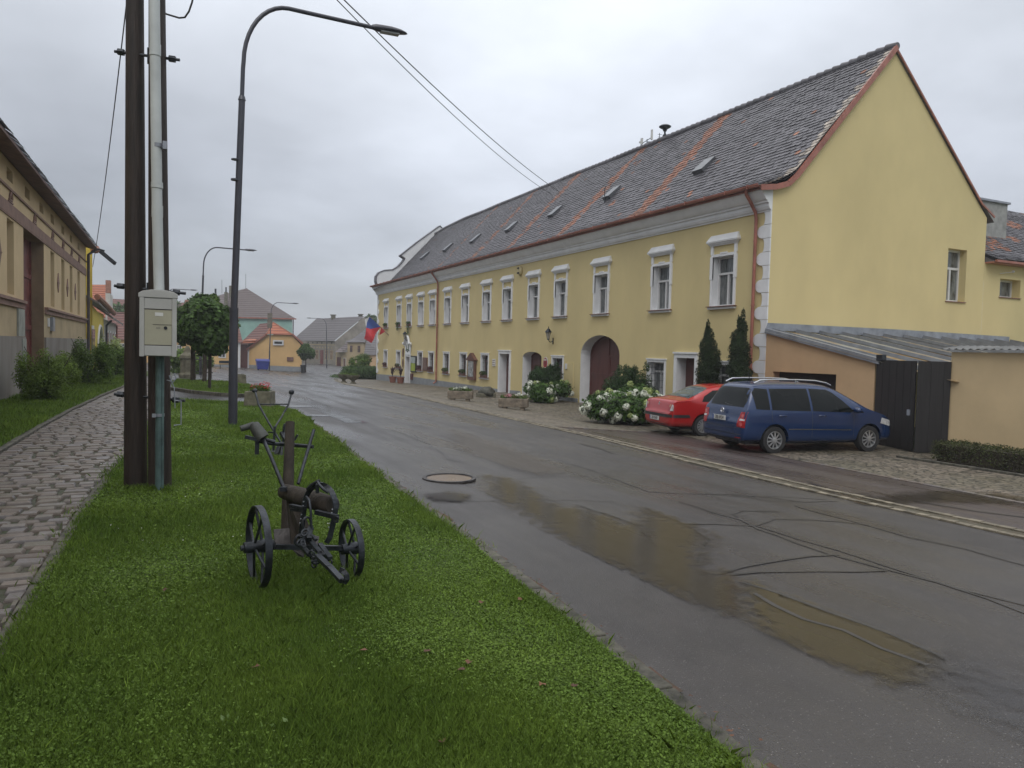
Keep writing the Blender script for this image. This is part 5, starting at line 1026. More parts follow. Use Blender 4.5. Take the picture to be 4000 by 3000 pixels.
def hydrangea(c, r, n, nb, label, seed):
    rr = random.Random(seed); z = gz(c[0], c[1]); t = thing('hydrangea', label, 'shrub', (c[0], c[1], z), group='hydrangeas on the cobbled pavement'); bl = []
    for i in range(9):
        a = rr.uniform(0, 6.28); q = rr.uniform(.2, .75); bl.append(((c[0] + r[0] * q * math.cos(a), c[1] + r[1] * q * math.sin(a), z + r[2] * rr.uniform(.35, .75)), (r[0] * .5, r[1] * .5, r[2] * .42)))
    crown('leaves', bl, n, .062, 'leafh', t, up=.5, shell=.5, aspect=.7, cull=lambda P: P[:, 2] > z)
    def head(m): 
        P = rng.normal(size=(130, 3)); P /= np.linalg.norm(P, axis=1)[:, None]; O = P.copy(); P = P * .085 * (1 + rng.normal(size=(130, 1)) * .07) + np.array((c[0], c[1], z)); V, F = leaf_arrays(P, .024, .1, .9, O * 2); o = np_mesh('flower_head', V, F, m, t); return o
    pro = [head('petal white'), head('petal green')]; cam2 = Vector((0, 0, 1.6)); used = [0, 0]
    for i in range(nb):
        for _ in range(40):
            b = rr.choice(bl); d = Vector((rr.gauss(0, 1), rr.gauss(0, 1), rr.gauss(.2, .8))).normalized()
            if d.dot(Vector((-c[0], -c[1], 1)).normalized()) > -.15: break
        p = Vector(b[0]) + Vector((d.x * b[1][0], d.y * b[1][1], d.z * b[1][2])) * 1.0; p.z = max(p.z, z + .1); k = 1 if rr.random() < (.7 if p.z - z > r[2] * .85 else .15) else 0
        o = pro[k] if not used[k] else pro[k].copy()
        if used[k]: COL.objects.link(o); o.parent = t
        used[k] = 1; s_ = rr.uniform(.9, 1.6) * (1.2 if k == 0 else 1)
        o.location = (p.x - c[0], p.y - c[1], p.z - z) if 1 else None; o.scale = (s_, s_, s_ * .85); o.rotation_euler = (rr.uniform(0, 6), rr.uniform(0, 6), rr.uniform(0, 6))
    return t
WL_fix = 1
def ball_conifer(x, y, r, h, label):
    z = gz(x, y); t = thing('rounded_conifer', label, 'shrub', (x, y, z), group='rounded conifers behind the hydrangeas'); bl = lumps((x, y, z + h * .5), (r, r, h * .5), 14, .45, int(x * 7)) + [((x + random.uniform(-.5, .5) * r, y + random.uniform(-.5, .5) * r, z + h * random.uniform(.85, 1.02)), (.12, .12, .22)) for i in range(7)]
    crown('crown', bl, 30000, .04, 'leafk', t, up=.5, shell=.5, aspect=.4, cull=lambda P: P[:, 2] > z); MB().tube([(x, y, z), (x, y, z + h * .6)], .06, 6).build('trunk', 'bark', t)
# centre positions read off the ground
ball_conifer(16.0, 29.9, .9, 1.6, 'rounded dark conifer behind the hydrangea near the small arched gate'); ball_conifer(15.6, float(onX(2459, 1580, 15.6)[1]), .95, 1.75, 'rounded dark conifer behind the large hydrangea near the red car')
def hyd_fix():
    pass
hydrangea((15.6, 29.2), (1.1, 1.1, .85), 8000, 34, 'hydrangea with greenish white heads between the two arched gates', 5)
hydrangea((13.6, 19.6), (1.3, 1.35, 1.08), 16000, 99, 'large hydrangea with many white heads beside the red car', 8)
# ============================================================ PLANTERS, STONES
def trough(cx, cy, ln, rz, label, fl1, fl2):
    z = gz(cx, cy); t = thing('stone_trough', label, 'planter', (cx, cy, z), group='granite flower troughs'); xf = lambda a, b, c: (cx + a * math.cos(rz) - b * math.sin(rz), cy + a * math.sin(rz) + b * math.cos(rz), z + c); h = ln / 2
    mb = MB(xf); mb.box(-h, h, -.24, .24, .09, .42); mb.build('basin', 'stone', t, bevel=.02); MB(xf).box(-h * .75, -h * .45, -.2, .2, 0, .09).build('foot', 'stone', t); MB(xf).box(h * .45, h * .75, -.2, .2, 0, .09).build('foot', 'stone', t)
    MB(xf).box(-h + .07, h - .07, -.17, .17, .4, .425).build('soil', 'joint', t)
    q = lambda a, b: xf(a, 0, b); crown('leaves', [(q(a, .47), (.2, .18, .09)) for a in (-h * .6, 0, h * .6)], 500, .035, 'leafm', t); crown('flowers', [(q(-h * .2, .52), (.3, .16, .07))], 110, .03, fl1, t); crown('flowers', [(q(h * .35, .56), (.14, .12, .08))], 50, .03, fl2, t)
trough(11.6, 29.4, 1.05, -.5, 'granite trough with small white flowers, the one farther up the street', 'petal white', 'petal white'); trough(12.15, 25.3, 1.12, -.55, 'granite trough with pink and white flowers, the one nearer the hydrangeas', 'petal pink', 'petal white')
t = thing('boulder', 'dark rounded boulder on a low block beside the brown door', 'stone', (14.1, 32.4, -.64)); MB().box(13.68, 14.5, 32.15, 32.7, -.66, -.44).build('base', 'concrete', t, bevel=.03); MB().blob((14.12, 32.42, -.42), (.38, .33, .3), 3, .25, 2).build('rock', mat('dark rock', (.08, .08, .065), .8, .4, 5, .6, 20), t, smooth=True)
def bowl(x, y, label):
    z = gz(x, y); t = thing('stone_bowl', label, 'planter', (x, y, z), group='stone bowls at the far corner'); MB().lathe([(.22, 0), (.22, .06), (.13, .12), (.12, .22), (.3, .34), (.44, .52), (.46, .60), (.40, .60), (.36, .54), (.05, .5)], (x, y, z), n=28).build('bowl', 'concrete', t, smooth=True)
    crown('plants', [((x, y, z + .62), (.34, .34, .12))], 350, .04, 'leafm', t)
bowl(12.05, 50.6, 'round stone bowl on a pedestal, the nearer of two on the cobbles'); bowl(11.75, 52.1, 'round stone bowl on a pedestal, the farther of two on the cobbles')
def canna(x, y, label):
    z = gz(x, y); t = thing('potted_plant', label, 'potted plant', (x, y, z), group='terracotta pots before the portal'); MB().lathe([(.2, 0), (.27, .4), (.31, .4), (.31, .47), (.26, .47), (.24, .42)], (x, y, z), n=24).build('pot', mat('terracotta', (.24, .09, .06), .7, .2, 5), t, smooth=True)
    mb = MB()
    for i in range(9):
        a = random.uniform(0, 6.28); r_ = random.uniform(.12, .3); b = z + random.uniform(.55, .95); top = b + random.uniform(.25, .45); cx, cy = math.cos(a), math.sin(a); w_ = .09
        mb.add([(x, y, b - .1), (x + cx * r_ * .5 - cy * w_, y + cy * r_ * .5 + cx * w_, (b + top) / 2), (x + cx * r_, y + cy * r_, top), (x + cx * r_ * .5 + cy * w_, y + cy * r_ * .5 - cx * w_, (b + top) / 2)], [(0, 1, 2, 3)])
    mb.tube([(x, y, z + .4), (x, y, z + 1.0)], .02, 6); mb.build('leaves', mat('canna leaf', (.045, .022, .022), .4, .3, 5, island=.4), t)
canna(16.1, 54.9, 'dark leaved plant in a terracotta pot, left of the portal pair'); canna(16.1, 52.9, 'dark leaved plant in a terracotta pot, right of the portal pair')
# concrete planter with red flowers by the driveway
def cplanter(x, y, rz, w_, d, h, label, flowers=True):
    z = gz(x, y); t = thing('concrete_planter', label, 'planter', (x, y, z)); xf = lambda a, b, c: (x + a * math.cos(rz) - b * math.sin(rz), y + a * math.sin(rz) + b * math.cos(rz), z + c)
    mb = MB(xf); mb.prism([(-w_ / 2, -d / 2, 0), (w_ / 2, -d / 2, 0), (w_ / 2 - .03, -d / 2, h), (-w_ / 2 + .03, -d / 2, h)], (0, d, 0)); mb.build('box', 'concrete', t, bevel=.015, fix=True); MB(xf).box(-w_ / 2 + .09, w_ / 2 - .09, -d / 2 + .08, d / 2 - .08, h, h + .012).build('soil', 'joint', t)
    if flowers: crown('leaves', [(xf(0, 0, h + .06), (w_ * .38, d * .38, .1))], 900, .03, 'leafm', t); crown('flowers', [(xf(-.1, 0, h + .1), (w_ * .25, d * .3, .12)), (xf(.14, 0, h + .15), (.16, .16, .12))], 300, .024, 'petal red', t)
pc = G(1010, 1600); cplanter(2.5, 21.2, -.35, .72, .62, .46, 'square mossy concrete planter with bright red flowers at the lawn end'); q = G(932, 1503); cplanter(q[0], q[1], 0, .6, .6, .45, 'small concrete planter half hidden behind the tall lamp post', False)
# ============================================================ STREET LAMPS
def lamp(x, y, H, sc_, rz, label, extra=False, z=None):
    z = gz(x, y) if z is None else z; t = thing('street_lamp', label, 'street lamp', (x, y, z), 0, 'anthracite street lamps'); s = H / 8.35
    t['_'] = 1; del t['_']
    P = lambda a, b: (x + a * s * math.cos(rz), y + a * s * math.sin(rz), z + b * s)
    mb = MB(); mb.tube([P(0, -.05), P(0, 1.0), P(.005, 2.35), P(.005, 2.36), P(.12, 6.45), P(.12, 6.5)], [.088 * s, .086 * s, .084 * s, .068 * s, .062 * s, .062 * s], 20); mb.tube([P(0, 2.33), P(.0, 2.39)], .09 * s, 18); mb.tube([P(.12, 6.48), P(.122, 6.56)], [.075 * s, .055 * s], 18)
    if extra: mb.tube([P(.01, 4.9), P(.01, 4.93)], .085 * s, 12); mb.box(x + .07, x + .15, y - .03, y + .03, z + 5.45, z + 5.62); mb.tube([P(.012, 5.3), P(.012, 5.32)], .084, 12)
    mb.build('pole', 'lamp', t, smooth=True)
    r_ = .95; arc_ = [(.12, 6.5), (.135, 7.1)] + [(.145 + .85 - .85 * math.cos(a), 7.22 + 1.22 * math.sin(a)) for a in [i * math.pi / 2 / 10 for i in range(0, 11)]] + [(1.3, 8.435), (2.75, 8.42)]
    MB().tube([P(a, b) for a, b in arc_], .042 * s, 14).build('arm', 'lamp', t, smooth=True)
    mb = MB(); n = 10; sec = [(a_ - .52, b_, c_, d_) for a_, b_, c_, d_ in [(3.22, .05, .05, 0), (3.3, .085, .07, .0), (3.42, .11, .075, .0), (3.62, .125, .07, .01), (3.82, .11, .05, .015), (3.95, .06, .025, .015), (3.99, .01, .006, .015)]]
    ring = []
    for a, w_, h_, dz_ in sec:
        for k in range(14):
            th = 2 * math.pi * k / 14; q = P(a, 8.42 + (a - 3.2) * .0 + dz_ + h_ * math.sin(th) * (1.2 if math.sin(th) > 0 else .7)); ring.append((q[0] - w_ * s * math.cos(th) * math.sin(rz), q[1] + w_ * s * math.cos(th) * math.cos(rz), q[2]))
    mb.add(ring, [(i * 14 + k, i * 14 + (k + 1) % 14, (i + 1) * 14 + (k + 1) % 14, (i + 1) * 14 + k) for i in range(len(sec) - 1) for k in range(14)] + [tuple(range(13, -1, -1)), tuple(range((len(sec) - 1) * 14, len(sec) * 14))]); hd_ = mb.build('lamp_head', 'lamp', t, smooth=True, fix=True)
    mb = MB(); q0 = P(2.88, 8.37); q1 = P(3.28, 8.38); mb.bar(q0, q1, .14 * s, .03 * s); mb.build('lens', mat('lamp lens', (.25, .27, .27), .2, .1), hd_); return t
b = G(905, 1670); lamp(b[0] + .02, b[1], 8.35, 1, R(0), 'tall anthracite street lamp standing in the lawn beside the red flower planter', True)
q = onZ(783, 1500, 49); lamp(q[0], q[1], 8.35, 1, 0, 'second street lamp rising behind the dense round trees')
q = onZ(640, 1480, 84); lamp(q[0], q[1], 8.35, 1, R(-3), 'third street lamp with only its arm showing right of the utility pole')
q = G(1052, 1448); lt = lamp(q[0], q[1], 7.5, 1, R(0), 'distant street lamp with rusty brown pole beside the blue container before the orange gable house')
MB().box(q[0] - .42, q[0] + .35, q[1] - .1, q[1] + .1, 3.3 + q[2] + .0, 3.3 + q[2] + 1.55).build('box', mat('weathered board', (.16, .14, .11), .8, .3, 3), lt) if 0 else MB().box(q[0] - .25, q[0] + .25, q[1] - .08, q[1] + .08, q[2] + 4.75, q[2] + 6.4).build('banner_sign', mat('weathered board', (.16, .14, .11), .8, .3, 3), lt)
q = onZ(1276, 1430, 100); lamp(q[0], q[1], 6.6, 1, R(180), 'small far street lamp before the grey roofed house, arm to the left')
# ============================================================ UTILITY POLE
up_ = thing('utility_pole', 'double tarred wooden utility pole with cable pipe and cabinet', 'utility pole', (-.1, 8.85, -.03))
for (x, y, r0, r1, zt, lx) in ((-.22, 9.0, .118, .062, 9.5, -.035), (.02, 8.83, .120, .050, 9.5, -.085)):
    mb = MB(); n = 14; mb.tube([(x + lx * (k / n), y, -.3 + k * (zt + .3) / n) for k in range(n + 1)], [r0 + (r1 - r0) * k / n for k in range(n + 1)], 28); mb.build('pole_trunk', 'pole', up_, smooth=True)
for z in (1.0, 2.16, 4.62):
    mb = MB(); mb.tube([(-.43, 9.04, z + .03), (.26 - (.07 if z > 4 else 0), 8.78, z - .03)], .016, 8); mb.tube([(-.40, 9.03, z + .03), (-.34, 9.01, z + .025)], .034, 6); mb.tube([(.14 - (.05 if z > 4 else 0), 8.82, z - .02), (.2 - (.05 if z > 4 else 0), 8.8, z - .025)], .034, 6)
    if z > 2: mb.box(-.12, -.06, 8.86, 8.96, z - .07, z + .07)
    mb.build('clamp_bolt', 'metal', up_)
MB().box(-.115, -.07, 8.93, 8.99, -.1, 9.4).build('spacer_board', 'pole', up_) if 0 else None
pxf = lambda z: .0 - .012 * z
mb = MB(); mb.tube([(.005, 8.665, 2.02), (-.02, 8.67, 3.0), (-.05, 8.68, 5.0), (-.09, 8.69, 9.2)], .052, 18); mb.tube([(-.021, 8.67, 3.2), (-.021, 8.67, 3.26)], .058, 18)
for z, x in ((2.9, -.018), (4.55, -.043), (5.42, -.056)): mb.tube([(x, 8.675, z), (x, 8.675, z + .12)], .0555, 18)
mb.build('cable_pipe', mat('white pipe', (.50, .53, .53), .45, .1, 3), up_, smooth=True)
MB().tube([(-.02, 8.675, 3.62), (-.02, 8.675, 3.66)], .058, 18).box(.03, .07, 8.60, 8.66, 3.6, 3.68).build('strap', 'zinc', up_)
text_mesh('lettering', 'MISTR', .034, 'metal', up_, Matrix.Translation((-.0, 8.61, 2.13)) @ Matrix.Rotation(R(90), 4, 'X'), .001)
mb = MB(); mb.tube([(.012, 8.60, -.1), (.012, 8.61, 1.46)], .042, 16); mb.box(.035, .052, 8.56, 8.6, -.1, 1.46); mb.build('conduit', mat('green pipe', (.075, .125, .125), .5, .3, 6), up_, smooth=False)
MB().tube([(.012, 8.60, .82), (.012, 8.60, .85)], .047, 16).box(-.06, -.02, 8.555, 8.6, .815, .85).build('strap', 'zinc', up_)
# cabinet facing the camera
cx_, cy_ = -.005, 8.50; th = math.atan2(-cx_, cy_); bxf = lambda a, b, c: (cx_ + a, cy_ + b, c)
cb = MB(bxf); cb.box(-.172, .172, -.09, .09, 1.455, 2.06); cabm = mat('pale grey cabinet', (.40, .40, .385), .45, .08, 3); o = cb.build('cabinet', cabm, up_, bevel=.006)
mb = MB(bxf); mb.prism([(-.182, -.105, 2.05), (.182, -.105, 2.05), (.182, -.105, 2.09), (.14, -.105, 2.115), (.06, -.105, 2.13), (-.06, -.105, 2.13), (-.14, -.105, 2.115), (-.182, -.105, 2.09)], (0, .21, 0)); mb.build('cabinet_roof', cabm, o, fix=True, bevel=.004)
mb = MB(bxf); [mb.box(s_ * .172 - .0 if s_ > 0 else -.172, s_ * .128, -.102, -.0905, 1.45, 2.05) for s_ in (1, -1)]; mb.box(-.127, .127, -.098, -.0905, 1.46, 1.562); mb.box(-.127, .127, -.098, -.0905, 1.935, 2.04); mb.build('cabinet_trim', cabm, o, bevel=.004)
dm = mat('beige cabinet door', (.36, .345, .26), .5, .08, 3); mb = MB(bxf); mb.box(-.126, .126, -.097, -.0905, 1.57, 1.927); d_ = mb.build('cabinet_door', dm, o, bevel=.002)
mb = MB(bxf); mb.box(-.126, .126, -.0975, -.097, 1.563, 1.569); mb.box(-.126, .126, -.0985, -.0905, 1.928, 1.934); mb.box(-.05, .126, -.0995, -.0972, 1.775, 1.779); mb.build('door_gap', 'gate', o)
mb = MB(bxf); mb.lathe([(.017, -.001), (.017, .006), (.010, .006), (.010, .003)], (.068, -.103, 1.745), 'y', 20); mb.build('lock', 'metal', d_); mb = MB(bxf); mb.box(-.03, .045, -.0995, -.0972, 1.865, 1.90); mb.build('label_plate', 'sign white', d_)
mb = MB(bxf); mb.box(-.02, .02, -.0985, -.0972, 1.735, 1.752); mb.build('sticker', mat('faded sticker', (.26, .25, .2), .6), d_)
mb = MB(); mb.tube([(.08, 8.66, 1.2), (.14, 8.62, 1.18), (.17, 8.62, 1.22), (.15, 8.63, 1.27)], .006, 6); mb.tube([(.1, 8.66, 1.25), (.15, 8.64, 1.12), (.16, 8.66, .9)], .006, 6); mb.tube([(.15, 8.72, .98), (.22, 8.72, .97), (.22, 8.72, .72), (.15, 8.72, .71)], .007, 6); mb.build('loose_wires', 'zinc', up_, smooth=True)
mb = MB(); ribbon(mb, [(.1, 8.75), (.3, 8.7), (.42, 8.72)], .16, .05, .05); mb.build('bare_soil', 'debris', lawn)
# cables
def cable(a, b, sag, name, label, r=.012):
    a = Vector(a); b = Vector(b); pts = [a + (b - a) * t_ - Vector((0, 0, sag * 4 * t_ * (1 - t_))) for t_ in [i / 30 for i in range(31)]]; o = MB().tube(pts, r, 6).build(name, 'gate', None, smooth=True); return tag(o, label, 'cable', 'overhead cables')
A = onZ(1000, -330, 14); Bp = onX(2165, 765, 21.6); cable(A, Bp, .5, 'overhead_cable', 'lower overhead cable sagging from the top edge to the tiled roof', .012)
A = onZ(1008, -336, 14.0); Bp = onX(2190, 752, 21.6); cable(A, Bp, .38, 'overhead_cable', 'upper overhead cable sagging from the top edge to the tiled roof', .015)
A = onZ(530, -300, 14); Bp = onX(362, 1042, -3.25); cable(A, Bp, .5, 'overhead_cable', 'overhead cable left of the utility pole running down to the bright yellow house', .014)
MB().tube([onZ(x, y, 8.8) for x, y in ((600, 20), (650, 55), (700, 70), (722, 68), (738, 45), (750, 10), (765, -60), (700, -200), (600, -260))], .011, 8).build('cable_loop', 'gate', up_, smooth=True)
# ============================================================ PLOUGHS
def W(px, py, d): return Vector(onZ(px, py, d))
pc = G(1180, 2230); pg = thing('plough', 'old black iron and wood horse plough with two spoked wheels in the near lawn', 'plough', (pc[0], pc[1], pc[2] + .035))
hub1 = W(1010, 2134, 4.90); hub2 = W(1372, 2142, 5.25); ax_ = (hub2 - hub1).normalized(); fw_ = Vector((ax_.y, -ax_.x, 0)).normalized()
def spoked(c, r, wd, ns, hubw, parent):
    z = Vector((0, 0, 1)); a = Vector((ax_.x, ax_.y, 0)).normalized(); Q = lambda rad, th, o: c + a * o + fw_ * (rad * math.cos(th)) + z * (rad * math.sin(th))
    mb = MB(); n = 48; vs = []
    for k in range(n): th = 2 * math.pi * k / n; vs += [Q(r, th, -wd / 2), Q(r, th, wd / 2), Q(r - .010, th, wd / 2), Q(r - .010, th, -wd / 2)]
    mb.add(vs, [(4 * k + j, 4 * k + (j + 1) % 4, 4 * ((k + 1) % n) + (j + 1) % 4, 4 * ((k + 1) % n) + j) for k in range(n) for j in range(4)]); rim = mb.build('wheel', 'metal', parent, smooth=True, fix=True)
    mb = MB()
    for k in range(ns): th = 2 * math.pi * k / ns + .35; mb.tube([Q(.03, th, .025 * (-1) ** k), Q(r - .006, th, 0)], .009, 8)
    mb.build('spokes', 'metal', rim, smooth=True)
    mb = MB(); mb.tube([Q(0, 0, -hubw / 2 - .02), Q(0, 0, -hubw / 2), Q(0, 0, -hubw / 2 + .001), Q(0, 0, -hubw * .2), Q(0, 0, hubw * .2), Q(0, 0, hubw / 2), Q(0, 0, hubw / 2 + .012)], [.018, .018, .036, .036, .045, .036, .02], 18)
    mb.build('hub', 'metal', rim, smooth=True)
spoked(hub1, .268, .044, 8, .19, pg); spoked(hub2, .205, .042, 8, .14, pg)
MB().bar(hub1 + ax_ * .1, hub2 - ax_ * .06, .032, .032).build('axle', 'metal', pg)
# timber post and log
post0 = W(1120, 2090, 5.5); post1 = W(1133, 1650, 5.85); mb = MB(); mb.tube([post0 - Vector((0, 0, .1)), post0.lerp(post1, .5), post1], [.046, .041, .035], 18); mb.build('wooden_post', 'log', pg, smooth=True)
l0 = W(1112, 1920, 5.45); l1 = W(1300, 1975, 4.95); mb = MB(); mb.tube([l0, l0.lerp(l1, .25), l0.lerp(l1, .6), l0.lerp(l1, .98), l1], [.055, .062, .066, .060, .050], 20); mb.build('log_beam', 'log', pg, smooth=True)
mb = MB(); b0 = W(1150, 1985, 5.35); b1 = W(1200, 2110, 5.1); mb.bar(b0, b1, .09, .07, up=(1, 0, 0)); mb.bar(W(1135, 1940, 5.4), W(1150, 2130, 5.3), .07, .05, up=(1, 0, 0)); mb.build('timber_block', 'log', pg)
# hoop with its two perforated legs
mb = MB(); cx_, cy_ = 1252, 1985; hp = []
for i in range(17): th = math.pi * i / 16; hp.append(W(1250 - 62 * math.cos(th), 1985 - 92 * math.sin(th), 4.95 + .07 * math.cos(th)))
hp = [W(1172, 2120, 5.06), W(1180, 2050, 5.03)] + hp + [W(1302, 2040, 4.88), W(1288, 2100, 4.88), W(1276, 2118, 4.88)]
for a, b in zip(hp, hp[1:]): d_ = (b - a).normalized(); mb.bar(a - d_ * .004, b + d_ * .004, .034, .012, up=tuple(fw_.cross(Vector((0, 0, 1))).cross(d_) if 0 else fw_))
mb.build('hoop', 'metal', pg)
mb = MB()
for x, y, d in ((1186, 1960, 4.97), (1184, 1976, 4.97), (1178, 2010, 4.99), (1175, 2027, 5.0), (1172, 2043, 5.0), (1298, 1990, 4.84), (1296, 2003, 4.84), (1287, 2045, 4.84), (1284, 2060, 4.84)): mb.blob(W(x, y, d), (.0055, .0055, .0055), 1, 0)
mb.build('bolt_heads', 'zinc', pg)
mb = MB(); mb.bar(W(1135, 1975, 5.1), W(1190, 1985, 5.0), .03, .02); mb.bar(W(1135, 1990, 5.1), W(1185, 1995, 5.0), .015, .02); mb.bar(W(1235, 2000, 4.9), W(1318, 2020, 4.8), .03, .028); mb.tube([W(1308, 2015, 4.8), W(1322, 2022, 4.79), W(1318, 2040, 4.79), W(1308, 2038, 4.8), W(1300, 2025, 4.82)], .007, 8); mb.build('crossbar', 'metal', pg)
mb = MB(); mb.tube([W(1200, 1910, 4.95), W(1215, 1895, 4.93), W(1240, 1880, 4.92), W(1250, 1878, 4.92)], .010, 8); mb.tube([W(1240, 1882, 4.9), W(1248, 1895, 4.88), W(1262, 1910, 4.88), W(1282, 1925, 4.88)], .010, 8); mb.bar(W(1237, 1892, 4.92), W(1240, 1925, 4.93), .03, .02); mb.tube([W(1196, 1940, 4.93), W(1208, 1955, 4.9), W(1214, 2000, 4.88), W(1216, 2050, 4.88), W(1222, 2070, 4.88)], .009, 8); mb.build('top_bracket', 'metal', pg, smooth=True)
# chain and rings
def link(mb, c, r, n, tilt=0, w_=.006, st=1.5):
    c = Vector(c); n = Vector(n).normalized(); u = n.orthogonal().normalized(); v = n.cross(u); u, v = u * math.cos(tilt) + v * math.sin(tilt), v * math.cos(tilt) - u * math.sin(tilt)
    mb.tube([c + u * (r * st * math.cos(a)) + v * (r * math.sin(a)) for a in [2 * math.pi * i / 14 for i in range(15)]], w_, 6, cap=False)
mb = MB(); link(mb, W(1198, 2045, 4.9), .028, fw_, .8, .008); link(mb, W(1170, 2110, 4.88), .03, fw_, .4, .009, 1.2)
for i, (x, y) in enumerate(((1190, 2080), (1188, 2095), (1182, 2105), (1176, 2118), (1184, 2125), (1222, 2165), (1228, 2175), (1226, 2188), (1228, 2202), (1234, 2196), (1215, 2160), (1250, 2168), (1262, 2172), (1278, 2182), (1284, 2200))): link(mb, W(x, y, 4.72 + .1 * math.sin(i)), .017, (math.sin(i * 2.1), -1, math.cos(i * 1.7)), i * .9, .006)
mb.build('chain', 'metal', pg, smooth=True)
mb = MB()
mb.bar(W(1213, 2065, 4.9), W(1208, 2110, 4.8), .03, .04); mb.bar(W(1208, 2110, 4.85), W(1262, 2172, 4.6), .03, .02); mb.bar(W(1175, 2130, 4.9), W(1210, 2168, 4.75), .03, .02); mb.bar(W(1250, 2125, 4.85), W(1290, 2180, 4.62), .03, .018); mb.bar(W(1240, 2170, 4.6), W(1285, 2215, 4.45), .035, .022)
mb.tube([W(1235, 2110, 4.8), W(1222, 2095, 4.82), W(1212, 2090, 4.82)], .012, 8); mb.build('drawbar', 'metal', pg)
mb = MB(); mb.bar(W(1282, 2210, 4.47), W(1338, 2270, 4.28), .035, .022); hk = [W(1335, 2268, 4.28), W(1348, 2272, 4.25), W(1355, 2262, 4.24), W(1353, 2245, 4.24), W(1342, 2232, 4.25), W(1330, 2226, 4.26)]
for a, b in zip(hk, hk[1:]): d_ = (b - a).normalized() * .004; mb.bar(a - d_, b + d_, .03, .012, up=(0, 1, 0))
mb.build('hook', 'metal', pg)
mb = MB(); mb.prism([W(1068, 2068, 5.3), W(1142, 2062, 5.35), W(1142, 2130, 5.3), W(1072, 2128, 5.25)], fw_ * .012); mb.build('mouldboard', 'ironrust', pg, fix=True); mb = MB(); mb.prism([W(1140, 2145, 5.2), W(1190, 2150, 5.15), W(1185, 2175, 5.1), W(1165, 2172, 5.15)], fw_ * .012); mb.build('mouldboard', 'ironrust', pg, fix=True); mb = MB(); mb.prism([W(1225, 2090, 5.2), W(1245, 2095, 5.2), W(1235, 2150, 5.1), W(1220, 2140, 5.1)], fw_ * .01); mb.build('mouldboard', 'ironrust', pg, fix=True)
# handles
mb = MB(); mb.tube([W(1112, 1915, 5.35), W(1065, 1800, 5.5), W(1028, 1715, 5.7)], .014, 10); mb.tube([W(1165, 1890, 5.45), W(1190, 1800, 5.6), W(1226, 1680, 5.8)], .013, 10); mb.bar(W(1096, 1911, 5.3), W(1120, 1910, 5.3), .03, .03); mb.build('handle_rods', 'metal', pg, smooth=True)
mb = MB(); mb.tube([W(1027, 1712, 5.7), W(1022, 1705, 5.7), W(993, 1662, 5.75)], [.05, .052, .042], 16); mb.tube([W(993, 1660, 5.75), W(940, 1675, 5.7)], [.028, .022], 14); mb.build('grips', mat('weathered grip', (.05, .055, .05), .6, .3, 8, .3, 30), pg, smooth=True)
mb = MB(); mb.bar(W(957, 1706, 5.65), W(1010, 1718, 5.68), .03, .025); mb.bar(W(1005, 1718, 5.7), W(1003, 1775, 5.7), .028, .03); mb.tube([W(1010, 1722, 5.7), W(1060, 1733, 5.75), W(1130, 1737, 5.85), W(1222, 1745, 5.75)], .015, 8); mb.tube([W(1030, 1716, 5.72), W(1075, 1726, 5.75)], .014, 8); mb.build('crosspiece', 'metal', pg)
# second plough, farther
c2 = G(1085, 1790); p2 = thing('plough', 'second dark iron plough with raised thin handles farther up the lawn', 'plough', (c2[0], c2[1], c2[2] + .035)); D = math.hypot(c2[0], c2[1]) * .985; D = float((np.array(c2) - CAM) @ -(-(RW @ np.array([0, 0, -1.]))))
mb = MB(); mb.tube([W(996, 1526, D + .6), W(1010, 1580, D + .5), W(1048, 1648, D + .2), W(1092, 1720, D), W(1100, 1735, D)], .016, 8); mb.tube([W(1139, 1535, D + .9), W(1126, 1582, D + .8), W(1110, 1610, D + .7)], .015, 8); mb.tube([W(1102, 1626, D + .5), W(1080, 1660, D + .2), W(1068, 1690, D)], .015, 8); mb.tube([W(1110, 1610, D + .7), W(1102, 1626, D + .5)], .012, 8)
mb.tube([W(1010, 1579, D + .5), W(1126, 1579, D + .8)], .01, 8); mb.build('handles', 'metal', p2, smooth=True)
mb = MB(); mb.blob(W(995, 1526, D + .6), (.045, .035, .035), 2, .1); mb.blob(W(1139, 1532, D + .9), (.045, .04, .045), 2, .1); mb.build('grips', 'metal', p2, smooth=True)
mb = MB(); mb.bar(W(1073, 1665, D), W(1068, 1760, D), .035, .03); mb.bar(W(1048, 1688, D), W(1072, 1690, D), .02, .02); mb.bar(W(1112, 1655, D), W(1105, 1700, D), .03, .03); mb.tube([W(1105, 1668, D), W(1118, 1664, D)], .012, 6); mb.bar(W(1102, 1690, D), W(1118, 1720, D - .1), .07, .05); mb.bar(W(1108, 1700, D), W(1100, 1780, D - .1), .03, .02); mb.bar(W(1095, 1735, D), W(1080, 1775, D - .1), .06, .04)
mb.bar(W(1150, 1720, D), W(1163, 1698, D), .03, .03); mb.build('frame', 'metal', p2)
mb = MB(); mb.prism([W(1072, 1765, D), W(1098, 1760, D), W(1100, 1778, D - .1), W(1085, 1800, D - .2), W(1074, 1803, D - .2), (W(1078, 1785, D - .2))], (.03, .03, 0)); mb.build('share', 'metal', p2, fix=True)
mb = MB(); mb.prism([W(1056, 1765, D + .1), W(1068, 1742, D + .1), W(1070, 1765, D + .1)], (.02, .02, 0)); mb.build('mouldboard', 'zinc', p2, fix=True)
